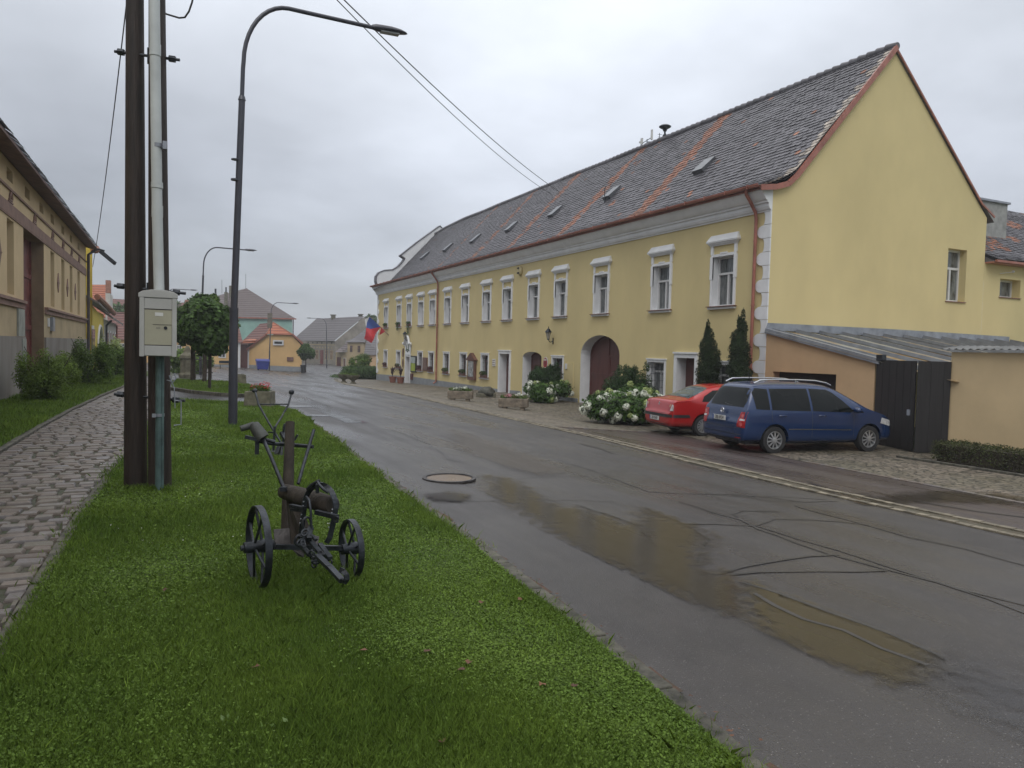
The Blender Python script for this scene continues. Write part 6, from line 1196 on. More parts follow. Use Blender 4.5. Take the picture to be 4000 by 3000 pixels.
# ============================================================ LEFT BEIGE BUILDING
LX = lambda d, y, z: (-3.65 + .0137 * (y - 23) + d, y, z)
lb = thing('beige_building', 'old beige building with pinkish bands, tall windows and red gate on the left', 'building', (-3.65, 25, 0))
M['beige'] = mat('beige plaster', (.43, .34, .23), .9, .12, .8, .15, 50); M['beige low'] = mat('beige lower plaster', (.44, .345, .21), .9, .14, .9, .15, 50); M['pink band'] = mat('faded pink band', (.26, .165, .135), .9, .15, 2, .1); M['socle'] = mat('stained cement socle', (.27, .255, .23), .9, .3, .9, .3, 30, col2=(.16, .13, .12), stretch=(1, 1, .35)); M['gate red'] = mat('old red gate', (.17, .045, .04), .6, .3, 5, .2, 30)
LWc = [(c - .48, c + .48, 2.80, 4.80) for c in (17.6, 20.9, 24.15, 32.0, 34.9, 37.6, 40.5)]; att = [(c - .42, c + .42, 5.82, 6.14) for c in (17.6, 20.9, 24.1, 26.8, 29.5, 32.0, 34.9, 37.6, 40.5)]; gt_ = (26.1, 29.95, -.2, 4.87)
ops = LWc + att + [gt_]; ys = sorted({-2., 43.75} | {o[0] for o in ops} | {o[1] for o in ops}); zs = sorted({-.4, 2.6, 6.5} | {o[2] for o in ops} | {o[3] for o in ops}); mb = MB(LX)
for a, b in zip(ys, ys[1:]):
    for c, d in zip(zs, zs[1:]):
        if any(o[0] < (a + b) / 2 < o[1] and o[2] < (c + d) / 2 < o[3] for o in ops): continue
        mb.cm = 1 if d <= 2.61 else 0; mb.add([(0, a, c), (0, b, c), (0, b, d), (0, a, d)], [(0, 1, 2, 3)])
mb.cm = 0; mb.add([(0, 43.75, -.5), (-9, 43.75, -.5), (-9, 43.75, 6.5), (0, 43.75, 6.5)], [(0, 1, 2, 3)]); mb.build('wall', ['beige', 'beige low'], lb)
mb = MB(LX); mb.box(0, .06, -2, 26.05, -.4, 1.66); mb.box(0, .06, 30.0, 43.75, -.4, 1.66); mb.build('socle', 'socle', lb)
mb = MB(LX); mb.box(0, .035, -2, 43.75, 4.90, 5.22); mb.box(0, .05, -2, 43.75, 5.56, 5.62); mb.box(0, .03, -2, 43.75, 4.86, 4.90)
for a, b in ((-2, 26.0), (30.05, 43.9)): mb.box(0, .12, a, b, 2.62, 2.70); mb.box(0, .06, a, b, 2.47, 2.62)
for c in (18.6, 24.1, 28, 31.9, 34.8, 37.6, 40.5):  # little arched ornaments
    mb.box(0, .04, c - .30, c + .30, 5.24, 5.28); mb.box(0, .04, c - .22, c + .22, 5.30, 5.34); mb.tube([(.03, c - .16 * math.cos(t_), 5.34 + .18 * math.sin(t_)) for t_ in [i * math.pi / 6 for i in range(7)]], .03, 5)
for c in (22.6, 33.4, 36.2, 39.0): mb.prism([(.001, c, 4.15), (.001, c + .24, 3.78), (.001, c, 3.40), (.001, c - .24, 3.78)], (.03, 0, 0)); mb.bar((.03, c - .22, 3.78), (.03, c + .22, 3.78), .03)
mb.build('stucco_bands', 'pink band', lb, fix=True)
for a, b, c, d in LWc:
    mb = MB(LX); r = -.25
    mb.add([(0, a, c), (r, a, c), (r, a, d), (0, a, d), (0, b, c), (r, b, c), (r, b, d), (0, b, d)], [(0, 1, 2, 3), (7, 6, 5, 4), (3, 2, 6, 7), (0, 4, 5, 1)]); w_ = mb.build('window', 'beige', lb)
    mb = MB(LX); f = .07; mb.box(r - .02, r + .05, a, a + f, c, d); mb.box(r - .02, r + .05, b - f, b, c, d); mb.box(r - .02, r + .05, a + f, b - f, d - f, d); mb.box(r - .02, r + .05, a + f, b - f, c, c + f); mb.box(r - .02, r + .06, a + f, b - f, c + 1.3, c + 1.4); mb.box(r - .02, r + .055, (a + b) / 2 - .04, (a + b) / 2 + .04, c + f, c + 1.3); mb.build('frame', 'whiteframe', w_)
    mb = MB(LX); mb.add([(r, a, c), (r, b, c), (r, b, d), (r, a, d)], [(0, 1, 2, 3)]); mb.build('pane', 'glassd', w_)
for a, b, c, d in att:
    mb = MB(LX); r = -.22; mb.add([(0, a, c), (r, a, c), (r, a, d), (0, a, d), (0, b, c), (r, b, c), (r, b, d), (0, b, d)], [(0, 1, 2, 3), (7, 6, 5, 4), (3, 2, 6, 7), (0, 4, 5, 1)]); w_ = mb.build('attic_window', 'beige', lb); mb = MB(LX); mb.add([(r, a, c), (r, b, c), (r, b, d), (r, a, d)], [(0, 1, 2, 3)]); mb.build('pane', 'glass', w_)
    mb = MB(LX); mb.box(r, r + .03, (a + b) / 2 - .03, (a + b) / 2 + .03, c, d); mb.build('frame', 'whiteframe', w_)
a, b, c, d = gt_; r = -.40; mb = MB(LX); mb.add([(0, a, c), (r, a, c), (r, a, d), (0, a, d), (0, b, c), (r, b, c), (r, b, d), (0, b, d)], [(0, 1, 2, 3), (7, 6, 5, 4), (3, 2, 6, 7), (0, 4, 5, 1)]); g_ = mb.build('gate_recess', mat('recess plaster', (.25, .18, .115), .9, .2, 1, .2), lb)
mb = MB(LX); mb.box(r - .05, r + .01, a, b, c, d); [mb.box(r + .012, r + .05, a, b, z, z + .16) for z in (.3, 1.9, 3.6)]; [mb.box(r + .012, r + .045, y, y + .12, c, d) for y in (a + .02, (a + b) / 2 - .06, b - .14)]; mb.build('gate', 'gate red', g_)
mb = MB(LX); mb.box(.002, .05, 25.0, 26.0, 1.67, 2.45); mb.box(.062, .08, 25.4, 26.05, 0, 1.6); mb.build('patch', mat('pale cement patch', (.30, .31, .28), .9, .2, 2), lb)
# eaves, roof edge
mb = MB(LX); sec = [(-.05, 6.36), (.0, 6.34), (.1, 6.30), (.46, 6.24), (.52, 6.25), (.52, 6.32), (.45, 6.36), (-.1, 6.75)]
mb.add([(x, -2, z) for x, z in sec] + [(x, 43.9, z) for x, z in sec], [(i, (i + 1) % 8, (i + 1) % 8 + 8, i + 8) for i in range(8)] + [tuple(range(8)), tuple(range(15, 7, -1))]); mb.build('eaves', mat('brown eaves', (.12, .06, .045), .7, .3, 3), lb, fix=True)
tl = tiles([(-.55, 6.36), (2.5, 8.8)], -2, 44.0, lambda h, u, z: LX(-h, u, z), .3, .26, lambda s, u, rr: 0, sag=.06, seed=12); tl.build('roof', ['tile', 'tileo'], lb)
mb = MB(LX); mb.tube([(.5, 43.7, 6.28), (.35, 43.7, 6.15), (.12, 43.7, 5.95), (.12, 43.7, -.2)], .07, 10); mb.build('downpipe', mat('grey pipe', (.08, .07, .08), .45, .2, 3), lb, smooth=True)
mb = MB(LX); mb.box(0, .1, 31.35, 31.85, 1.9, 2.4); mb.build('meter_box', 'zinc', lb); mb = MB(LX); mb.box(0, .03, 30.75, 31.1, 2.05, 2.35); mb.build('notice', 'sign white', lb)
MB(LX).tube([(.5, 43.9, 6.3), (.8, 44.1, 6.25)], .05, 6).build('gutter_end', 'metal', lb)
# ---- bright yellow house with arch and the white house behind it
M['lemon'] = mat('lemon plaster', (.60, .47, .07), .9, .1, 1, .1); M['cream'] = mat('cream plaster', (.52, .50, .45), .9, .12, 1.2, .1)
yh = thing('yellow_house', 'bright lemon yellow house front with a round arch beyond the beige building', 'house', (-3.3, 49, -.4)); YX = lambda x, y=None: float(onX(x, 1200, -3.25)[1])
y1, y2, y3, y4 = 46.2, YX(360), YX(405), YX(452)
mb = MB(); mb.add([(-3.25, y1, -.8), (-3.25, y2, -.8), (-3.25, y2, 6.0), (-3.25, y1, 6.75)], [(0, 1, 2, 3)]); mb.add([(-3.25, y1, -1), (-8, y1, -1), (-8, y1, 6.75), (-3.25, y1, 6.75)], [(3, 2, 1, 0)]); ac = (y2 + y3) / 2 + 1.2; hw_ = 2.1
ap = [(ac + hw_, -1)] + archpts(ac - hw_, ac + hw_, 1.0, 2.5) + [(ac - hw_, -1)]; n = len(ap)
mb.add([(-3.25, y2, -1), (-3.25, ac - hw_, -1), (-3.25, ac - hw_, 3.3), (-3.25, y2, 3.5)], [(0, 1, 2, 3)]); mb.add([(-3.25, ac + hw_, -1), (-3.25, y3, -1), (-3.25, y3, 3.3), (-3.25, ac + hw_, 3.3)], [(0, 1, 2, 3)])
up2 = [(ac + hw_, 3.3)] + [(y, z) for y, z in ap[1:-1]] + [(ac - hw_, 3.3)]
for (p, q) in zip(ap[1:-1], ap[2:-1]): mb.add([(-3.25, p[0], p[1]), (-3.25, q[0], q[1]), (-3.25, q[0], 3.3), (-3.25, p[0], 3.3)], [(0, 3, 2, 1)])
mb.build('wall', 'lemon', yh); mb = MB(); mb.tube([(-3.24, y, z) for y, z in ap], .09, 6); mb.build('arch_surround', 'whiteframe', yh); MB().box(-4.0, -3.9, ac - 2.3, ac + 2.3, -1, 2.8).build('gate', mat('grey gate', (.12, .11, .1), .8, .3), yh)
mb = MB(); mb.box(-3.25, -3.2, y1 + .6, y2 - .5, .2, 2.4); w_ = mb.build('window', 'whiteframe', yh); mb = MB(); mb.box(-3.2, -3.18, y1 + 1.0, y2 - .9, .4, 2.2); mb.build('pane', 'glass', w_)
mb = MB(); mb.prism([(-2.9, y2 - .3, 3.55), (-2.9, y3 + .5, 3.35), (-8, y3 + .5, 6.2), (-8, y2 - .3, 6.4)], (0, 0, .12)); mb.build('roof', mat('grey brown roof', (.15, .135, .12), .7, .4, 5, .4, 20), yh, fix=True)
mb = MB(); y = y2 + .1
mb.tube([(-3.0, y2 - .1, 3.95), (-2.9, (y2 + y3) / 2, 3.8), (-2.8, y3 + 3, 3.5)], .16, 8); mb.build('ridge_tiles', 'tileo', yh); mb = MB(); mb.blob((-3.1, y1 + .0, 6.5), (.25, .4, .2), 2, .3); mb.build('broken_eave', 'tileo', yh); mb = MB(); mb.bar((-3.0, y1 + .2, 6.55), (-2.2, y1 + 1.0, 5.9), .12, .18); mb.build('gutter', 'metal', yh)
wh = thing('white_house', 'low whitewashed house with narrow windows behind the bushes', 'house', (-3.2, 62, -.8))
mb = MB(); mb.box(-8, -3.2, y3 + .1, y4, -1.2, 3.0); mb.build('wall', 'cream', wh)
k = 0
for i in range(4): yy = y3 + 1.6 + i * (y4 - y3 - 2) / 4; mb = MB(); mb.box(-3.2, -3.1, yy - .6, yy + .6, .1, 2.3); w_ = mb.build('window', 'whiteframe', wh); mb = MB(); mb.box(-3.1, -3.08, yy - .4, yy + .4, .25, 2.15); mb.build('pane', 'glass', w_)
mb = MB(); mb.prism([(-2.7, y3 - .2, 3.0), (-2.7, y4 + .3, 2.9), (-6, y4 + .3, 5.3), (-6, y3 - .2, 5.4)], (0, 0, .15)); mb.build('roof', MATS['grey brown roof'], wh, fix=True); mb = MB(); mb.tube([(-2.8, y3 + .2, 2.95), (-3.1, y3 + .25, 2.6), (-3.12, y3 + .25, -1)], .07, 8); mb.build('downpipe', 'metal', wh)
mb = MB(); mb.box(-3.2, -3.1, y4 - .6, y4, -1, 2.9); mb.build('brick_pier', mat('brick red', (.25, .08, .05), .9, .3, 6), wh)
# ============================================================ FAR HOUSES
def stripes(name, c1, c2, sc_=9):
    def f(h):
        z = h.n('ShaderNodeSeparateXYZ', {0: h.vec}).outputs[2]; w_ = h.n('ShaderNodeMath', {0: z, 1: 6.2831 * 3.2}, operation='MULTIPLY').outputs[0]; s_ = h.n('ShaderNodeMath', {0: w_}, operation='SINE').outputs[0]
        c = h.mix(h.mr(s_, .2, 1, 0, 1), c1, c2); c = h.mix(h.mr(h.noise(1.5), .35, .7, 0, .5), c, tuple(x * .7 for x in c1)); h.l(c, h.b.inputs['Base Color']); h.b.inputs['Roughness'].default_value = .7; h.l(h.bump(s_, .6, .05), h.b.inputs['Normal'])
    surf(name, f)
stripes('brown tiles', (.17, .072, .058), (.06, .028, .025)); stripes('orange tiles', (.40, .13, .065), (.16, .05, .03)); stripes('slate', (.115, .105, .11), (.085, .078, .082)); stripes('brown slate', (.125, .098, .095), (.09, .07, .07))
M['orange wall'] = mat('orange plaster', (.58, .38, .17), .9, .08, .6); M['turq'] = mat('turquoise plaster', (.28, .46, .40), .9, .12, .5); M['ochre'] = mat('ochre plaster', (.42, .33, .2), .9, .15, .6); M['grey wall'] = mat('grey old plaster', (.25, .225, .19), .9, .25, .7)
V3 = lambda x, y, d: Vector(onZ(x, y, d))
def fl(mb, pts, d=None): mb.add([tuple(p) for p in pts], [tuple(range(len(pts)))])
def rel(a, b, u, z, o=0.): # point along wall a->b, u in metres, offset outward
    d = (b - a); d.z = 0; L_ = d.length; d.normalize(); n = Vector((d.y, -d.x, 0)); p = a + d * u + n * o; return Vector((p.x, p.y, z))
def fwin(parent, a, b, u0, u1, z0, z1, m='glassd', fm='whiteframe', name='window', cross=True):
    mb = MB(); P = [rel(a, b, u, z, o) for o in (0, .06) for u, z in ((u0, z0), (u1, z0), (u1, z1), (u0, z1))]; mb.add(P, [(4, 5, 6, 7), (0, 1, 5, 4), (1, 2, 6, 5), (2, 3, 7, 6), (3, 0, 4, 7)]); w_ = mb.build(name, fm, parent, fix=False)
    k = .13 * (u1 - u0); mb = MB(); mb.add([rel(a, b, u, z, .07) for u, z in ((u0 + k, z0 + k), (u1 - k, z0 + k), (u1 - k, z1 - k), (u0 + k, z1 - k))], [(0, 1, 2, 3)]); mb.build('pane', m, w_)
    if cross: mb = MB(); c = (u0 + u1) / 2; mb.add([rel(a, b, u, z, .08) for u, z in ((c - .04, z0 + k), (c + .04, z0 + k), (c + .04, z1 - k), (c - .04, z1 - k))], [(0, 1, 2, 3)]); zz = z0 + .6 * (z1 - z0); mb.add([rel(a, b, u, z, .081) for u, z in ((u0 + k, zz), (u1 - k, zz), (u1 - k, zz + .07), (u0 + k, zz + .07))], [(0, 1, 2, 3)]); mb.build('glazing_bar', fm, w_)
    return w_
def vw(p, z): return Vector((p.x, p.y, z))
# orange gable house: front plane through its base line
D0 = 85.
a = V3(966, 1439, D0); b = V3(1178, 1447, D0); oh = thing('orange_gable_house', 'small orange house with half-hipped orange tiled gable facing the square', 'house', ((a + b) / 2)[:])
gl, gr = V3(967, 1366, D0), V3(1186, 1352, D0); hl, hr = V3(1039, 1307, D0), V3(1142, 1310, D0); pk_ = V3(1080, 1257, D0)
dirn = Vector((b.x - a.x, b.y - a.y, 0)).normalized(); back = Vector((-.06, 1, 0)); zb = -1.9
mb = MB(); A0 = [vw(a, zb), vw(b, zb), vw(b, gr.z), hr, hl, vw(a, gl.z)]; fl(mb, A0); mb.add([A0[0], A0[0] + back * 9, A0[5] + back * 9, A0[5], A0[1], A0[1] + back * 9, A0[2] + back * 9, A0[2]], [(0, 3, 2, 1)[::-1], (4, 5, 6, 7)]); mb.build('wall', 'orange wall', oh)
rdg = pk_ + back * 1.9; rb = rdg + back * 8; o_ = -back * .35 + Vector((0, 0, .06)); L1 = gl - dirn * .4 - Vector((0, 0, .25)); R1 = gr + dirn * .5 - Vector((0, 0, .4)); rdg.z = pk_.z
mb = MB(); mb.add([hl + o_ - dirn * .1, hr + o_ + dirn * .1, rdg], [(0, 1, 2)]); mb.cm = 1; mb.add([L1 + o_, hl + o_ - dirn * .1, rdg, rb, L1 + back * 9, R1 + o_, hr + o_ + dirn * .1, R1 + back * 9], [(0, 1, 2, 3, 4)[::-1], (5, 6, 2, 3, 7)]); rf = mb.build('roof', ['orange tiles', 'brown tiles'], oh)
mb = MB(); 
for p, q in ((L1 + o_, hl + o_), (hr + o_, R1 + o_)):
    n = 16; [mb.box(*sum([[v - .09, v + .09] for v in (p + (q - p) * (i / n))], [])) for i in range(n + 1)]
mb.build('verge_tiles', 'orange tiles' if 0 else 'gutter', oh); mb = MB(); mb.tube([hl + o_, rdg, hr + o_], .09, 6); mb.build('hip_tiles', 'tileo', oh)
u = lambda x: (V3(x, 1400, D0) - a).dot(dirn); zz_ = lambda y: V3(1100, y, D0).z
fwin(oh, a, b, u(1067), u(1108), zz_(1349), zz_(1329), cross=False); fwin(oh, a, b, u(1122), u(1147), zz_(1410), zz_(1394), 'frame brown', 'frame brown', 'hatch', False)
mb = MB(); mb.add([rel(a, b, q, z, .03) for q, z in ((0, zb), ((b - a).length, zb), ((b - a).length, zz_(1431)), (0, zz_(1428)))], [(0, 1, 2, 3)]); mb.build('plinth', 'plinth', oh)
mb = MB(); mb.add([rel(a, b, q, z, .04) for q, z in ((-.05, zb), (.2, zb), (.2, zz_(1366)), (-.05, zz_(1366)))], [(0, 1, 2, 3)]); mb.build('corner_trim', 'whiteframe', oh)
# long orange house left of it with brown tiled roof
a2 = V3(420, 1452, 86.5); b2 = V3(939, 1446, 83.5); lo_ = thing('long_orange_house', 'long low orange house with dark brown tiled roof across the square', 'house', ((a2 + b2) / 2)[:]); d2 = Vector((b2.x - a2.x, b2.y - a2.y, 0)).normalized(); bk = Vector((-.06, 1, 0))
ez = V3(900, 1334, 84).z; tz = V3(900, 1232, 88.5).z; mb = MB(); mb.add([vw(a2, zb), vw(b2, zb), vw(b2, ez), vw(a2, ez), vw(b2, zb) + bk * 9, vw(b2, ez) + bk * 9], [(0, 1, 2, 3), (1, 4, 5, 2)]); rr_ = vw(b2, tz) + bk * 4.5; mb.add([vw(b2, ez), vw(b2, ez) + bk * 9, rr_], [(0, 1, 2)]); mb.build('wall', 'orange wall', lo_)
mb = MB(); mb.add([vw(a2, ez - .1) - bk * .4, vw(b2, ez - .1) - bk * .4 + d2 * .2, rr_ + d2 * .2, vw(a2, tz) + bk * 4.5, vw(b2, ez) + bk * 9 + d2 * .2], [(0, 1, 2, 3), (1, 4, 2)][:1] + [(0, 1, 2, 3)][:0]); mb.build('roof', 'brown tiles', lo_)
mb = MB(); mb.tube([vw(a2, tz) + bk * 4.5, rr_], .12, 6); mb.build('ridge_tiles', 'brown tiles', lo_)
u2 = lambda x: (V3(x, 1400, (V3(x, 1440, 85) - V3(x, 1440, 85)).length + 86.5 - 3 * (x - 420) / 519) - a2).dot(d2)
for x0, x1, y0, y1 in ((470, 490, 1351, 1386), (693, 712, 1352, 1398), (856, 884, 1355, 1398)): fwin(lo_, a2, b2, u2(x0), u2(x1), V3(870, y1, 84).z, V3(870, y0, 84).z)
mb = MB(); mb.add([rel(a2, b2, q, z, .03) for q, z in ((0, zb), ((b2 - a2).length, zb), ((b2 - a2).length, V3(900, 1421, 84).z), (0, V3(500, 1428, 86).z))], [(0, 1, 2, 3)]); mb.build('plinth', 'plinth', lo_); mb = MB(); mb.add([rel(a2, b2, q, z, .05) for q, z in (((b2 - a2).length - .3, zb), ((b2 - a2).length, zb), ((b2 - a2).length, ez), ((b2 - a2).length - .3, ez))], [(0, 1, 2, 3)]); mb.build('corner_trim', 'whiteframe', lo_)
# gateway between them
gw2 = thing('wooden_gateway', 'brown boarded gateway with red tiled roof between the two orange houses', 'gate', V3(950, 1440, 84.5)[:]); p, q = V3(940, 1441, 84.2), V3(966, 1440, 84.8)
mb = MB(); mb.add([vw(p, zb), vw(q, zb), vw(q, V3(950, 1345, 84.5).z), vw(p, V3(950, 1345, 84.5).z)], [(0, 1, 2, 3)]); mb.build('door', 'door', gw2); mb = MB(); mb.prism([V3(934, 1343, 83.8), V3(998, 1338, 84.5), V3(1003, 1333, 86), V3(975, 1331, 87), V3(938, 1340, 87)], (0, 0, .25)); mb.build('roof', 'orange tiles', gw2, fix=True)
# turquoise house
Dt = 112.; th = thing('turquoise_house', 'tall turquoise house with big grey-brown hipped roof', 'house', V3(1030, 1420, Dt)[:]); A_, B2_ = V3(880, 1237, Dt), V3(1142, 1246, Dt - 1); dt_ = Vector((B2_.x - A_.x, B2_.y - A_.y, 0)).normalized(); bt = Vector((-.08, 1, 0))
mb = MB(); mb.add([vw(A_, -2), vw(B2_, -2), B2_, vw(A_, B2_.z), vw(B2_, -2) + bt * 10, B2_ + bt * 10], [(0, 1, 2, 3), (1, 4, 5, 2)]); mb.build('wall', 'turq', th)
E1, E2 = vw(A_, B2_.z) - dt_ * 4 - bt * .4, B2_ + dt_ * .5 - bt * .4; P1 = V3(844, 1156, Dt + 6); P2 = V3(963, 1126, Dt + 5)
mb = MB(); mb.add([E1, E2, P2, P1], [(0, 1, 2, 3)]); mb.add([E2, E2 + bt * 11, P2], [(0, 1, 2)]); mb.add([E1, P1, V3(790, 1240, Dt + 8)], [(0, 1, 2)]); mb.cm = 1; mb.add([P1, P2, V3(920, 1160, Dt + 4), V3(850, 1190, Dt + 4)], [(0, 1, 2, 3)][:0]); mb.build('roof', ['brown slate', 'slate'], th)
mb = MB(); mb.bar(E1 + Vector((0, 0, .0)), E2, .15, .18); mb.build('gutter', 'gutter', th); mb = MB(); q = B2_ + dt_ * .1 - bt * .15; mb.tube([q, vw(q, 0)], .08, 6); mb.build('downpipe', 'metal', th)
for x0, x1, y0, y1, dd in ((896, 912, 1116, 1165, 3), (877, 891, 1141, 1170, 1)): mb = MB(); p = V3(x0, y1, Dt + dd); q = V3(x1, y0, Dt + dd); mb.box(p.x, q.x, p.y, p.y + .8, p.z - 1, q.z); mb.build('chimney', 'concrete', th)
mb = MB(); [mb.tube([V3(x, y1, Dt + 5), V3(x, y0, Dt + 5)], r_, 6) for x, y0, y1, r_ in ((842, 1128, 1160, .16), (883, 1122, 1150, .12))]; mb.build('flue', 'metal', th); mb = MB(); [mb.tube([V3(x, y1, Dt + 5), V3(x, y0, Dt + 5)], .03, 5) for x, y0, y1 in ((867, 1093, 1146), (960, 1070, 1128))]; mb.build('aerial', 'metal', th)
# grey roofed old house
Dg = 124.; gh = thing('grey_roof_house', 'old grey house with large grey roof and row of attic holes', 'house', V3(1240, 1428, Dg)[:]); A_, B2_ = V3(1130, 1330, Dg + 3), V3(1310, 1332, Dg - 2); dg_ = Vector((B2_.x - A_.x, B2_.y - A_.y, 0)).normalized(); bg_ = Vector((-dg_.y, dg_.x, 0)); C_ = V3(1438, 1366, Dg + 6)
mb = MB(); mb.add([vw(A_, -3), vw(B2_, -3), B2_, vw(A_, B2_.z)], [(0, 1, 2, 3)]); RP = V3(1423, 1238, Dg + 3); mb.add([vw(B2_, -3), vw(RP, -3) + Vector((4, 1, 0)), RP + Vector((4, 1, -4)), RP, B2_], [(0, 1, 2, 3, 4)]); mb.build('wall', 'grey wall', gh)
mb = MB(); mb.add([V3(1150, 1308, Dg + 3) - Vector((0, 0, .6)), V3(1166, 1330, Dg + 2), B2_ - bg_ * .3, RP + Vector((0, 0, .1)), V3(1236, 1245, Dg + 7)], [(0, 1, 2, 3, 4)]); mb.build('roof', 'slate', gh)
Lg = (B2_ - A_).length; ug = lambda x: (x - 1130) / 180 * Lg
for x in (1207, 1225, 1242, 1260, 1279, 1297): fwin(gh, A_, B2_, ug(x - 3), ug(x + 3), V3(1250, 1343, Dg).z, V3(1250, 1335, Dg).z, 'dark', 'grey wall', 'attic_hole', False)
for x in (1241, 1278, 1297): fwin(gh, A_, B2_, ug(x - 5), ug(x + 5), V3(1250, 1404, Dg).z, V3(1250, 1367, Dg).z, 'door', 'ochre')
fwin(gh, A_, B2_, ug(1254), ug(1265), -1.7, V3(1250, 1367, Dg).z, 'gate red', 'gate red', 'door', False)
mb = MB(); mb.add([rel(A_, B2_, q, z, .1) for q, z in ((0, V3(1250, 1348, Dg).z), (Lg, V3(1250, 1348, Dg).z), (Lg, V3(1250, 1345, Dg).z), (0, V3(1250, 1345, Dg).z))], [(0, 1, 2, 3)]); [mb.add([rel(A_, B2_, q, z, .1) for q, z in ((ug(x), V3(1250, 1360, Dg).z), (ug(x + 6), V3(1250, 1360, Dg).z), (ug(x + 3), V3(1250, 1352, Dg).z))], [(0, 1, 2)]) for x in range(1195, 1300, 11)]; mb.build('stucco_frieze', 'ochre', gh)
for x0, x1, y0, y1 in ((1296, 1312, 1232, 1248), (1404, 1418, 1230, 1246)): mb = MB(); p = V3(x0, y1, Dg + 5); q = V3(x1, y0, Dg + 5); mb.box(p.x, q.x, p.y, p.y + .8, p.z - 1, q.z); mb.box(p.x - .12, q.x + .12, p.y - .1, p.y + .9, q.z + .01, q.z + .15); mb.build('chimney', 'concrete', gh)
# small ochre house + dark-roofed annex
Ds = 112.; oc = thing('ochre_house', 'narrow ochre two-storey house with grey roof beside the flag', 'house', V3(1390, 1425, Ds)[:]); A_, B2_ = V3(1358, 1337, Ds), V3(1424, 1337, Ds - 1)
d_o = Vector((B2_.x - A_.x, B2_.y - A_.y, 0)).normalized(); bo = Vector((-d_o.y, d_o.x, 0)); mb = MB(); mb.add([vw(A_, -3), vw(B2_, -3), B2_, A_, vw(B2_, -3) + bo * 8, B2_ + bo * 8, vw(A_, -3) + bo * 8, A_ + bo * 8], [(0, 1, 2, 3), (1, 4, 5, 2), (6, 0, 3, 7)]); mb.build('wall', 'ochre', oc)
mb = MB(); mb.add([A_ - d_o * .4 - bo * .3, B2_ + d_o * .4 - bo * .3, V3(1475, 1275, Ds + 4), V3(1432, 1280, Ds + 5), V3(1380, 1322, Ds + 2)], [(0, 1, 2, 3, 4)]); mb.add([B2_ + d_o * .4 - bo * .3, B2_ + bo * 8, V3(1475, 1275, Ds + 4)], [(0, 1, 2)]); mb.build('roof', 'slate', oc); uo = lambda x: (x - 1358) / 66 * (B2_ - A_).length
for x in (1368, 1398): fwin(oc, A_, B2_, uo(x), uo(x + 10), V3(1390, 1376, Ds).z, V3(1390, 1350, Ds).z, 'glassd', 'frame brown')
fwin(oc, A_, B2_, uo(1367), uo(1377), V3(1390, 1419, Ds).z, V3(1390, 1401, Ds).z, 'glassd', 'frame brown')
ex = thing('ochre_outbuilding', 'low ochre outbuilding with brown lean-to roof and dark garage door', 'outbuilding', V3(1335, 1425, Ds + 2)[:]); A_, B2_ = V3(1312, 1376, Ds + 3), V3(1357, 1376, Ds + 1); mb = MB(); mb.add([vw(A_, -3), vw(B2_, -3), B2_, A_], [(0, 1, 2, 3)]); mb.build('wall', 'ochre', ex)
mb = MB(); mb.add([V3(1306, 1376, Ds + 1), V3(1340, 1374, Ds + 1), V3(1357, 1362, Ds + 1), V3(1357, 1336, Ds + 4), V3(1330, 1358, Ds + 5)], [(0, 1, 2, 3, 4)]); mb.build('roof', 'brown slate', ex); ue = lambda x: (x - 1312) / 45 * (B2_ - A_).length; fwin(ex, A_, B2_, ue(1317), ue(1333), -2.5, V3(1330, 1396, Ds).z, 'door', 'frame brown', 'garage_door', False); fwin(ex, A_, B2_, ue(1342), ue(1353), -2.5, V3(1330, 1398, Ds).z, 'frame brown', 'cream', 'door', False)
dk = thing('dark_roof_house', 'house with dark slate roof and beige wall behind the picket fence', 'house', V3(1450, 1440, 98)[:]); A_, B2_ = V3(1424, 1388, 100), V3(1500, 1386, 98); mb = MB(); mb.add([vw(A_, -3), vw(B2_, -3), B2_, A_], [(0, 1, 2, 3)]); mb.build('wall', 'peach', dk); mb = MB(); mb.add([V3(1421, 1386, 99.5), V3(1505, 1388, 98), V3(1505, 1290, 105), V3(1470, 1300, 105), V3(1430, 1335, 102)], [(0, 1, 2, 3, 4)]); mb.build('roof', 'slate', dk)
mb = MB(); p = V3(1433, 1256, 106); mb.box(p.x, p.x + .9, p.y, p.y + .6, p.z - 3, p.z + .6); mb.build('chimney', 'concrete', dk)
# red roofed houses far left
rh = thing('red_roof_house', 'house with orange tiled roof and brick chimney above the white house', 'house', V3(400, 1400, 95)[:]); Dr = 95.; mb = MB(); mb.add([V3(330, 1245, Dr), V3(412, 1240, Dr), V3(412, 1112, Dr + 4), V3(330, 1112, Dr + 4)], [(0, 1, 2, 3)]); mb.build('roof', 'orange tiles', rh)
mb = MB(); p = V3(412, 1230, Dr); q = V3(432, 1095, Dr); mb.box(p.x, q.x, p.y, p.y + 1.5, V3(420, 1145, Dr).z, q.z); mb.build('chimney', 'tileo', rh); mb = MB(); p = V3(412, 1245, Dr); mb.box(p.x, V3(430, 1200, Dr).x, p.y, p.y + 6, -2, V3(430, 1146, Dr).z); mb.box(V3(330, 1200, Dr).x, p.x, p.y + .2, p.y + 6, -2, V3(430, 1242, Dr).z); mb.build('wall', 'cream', rh)
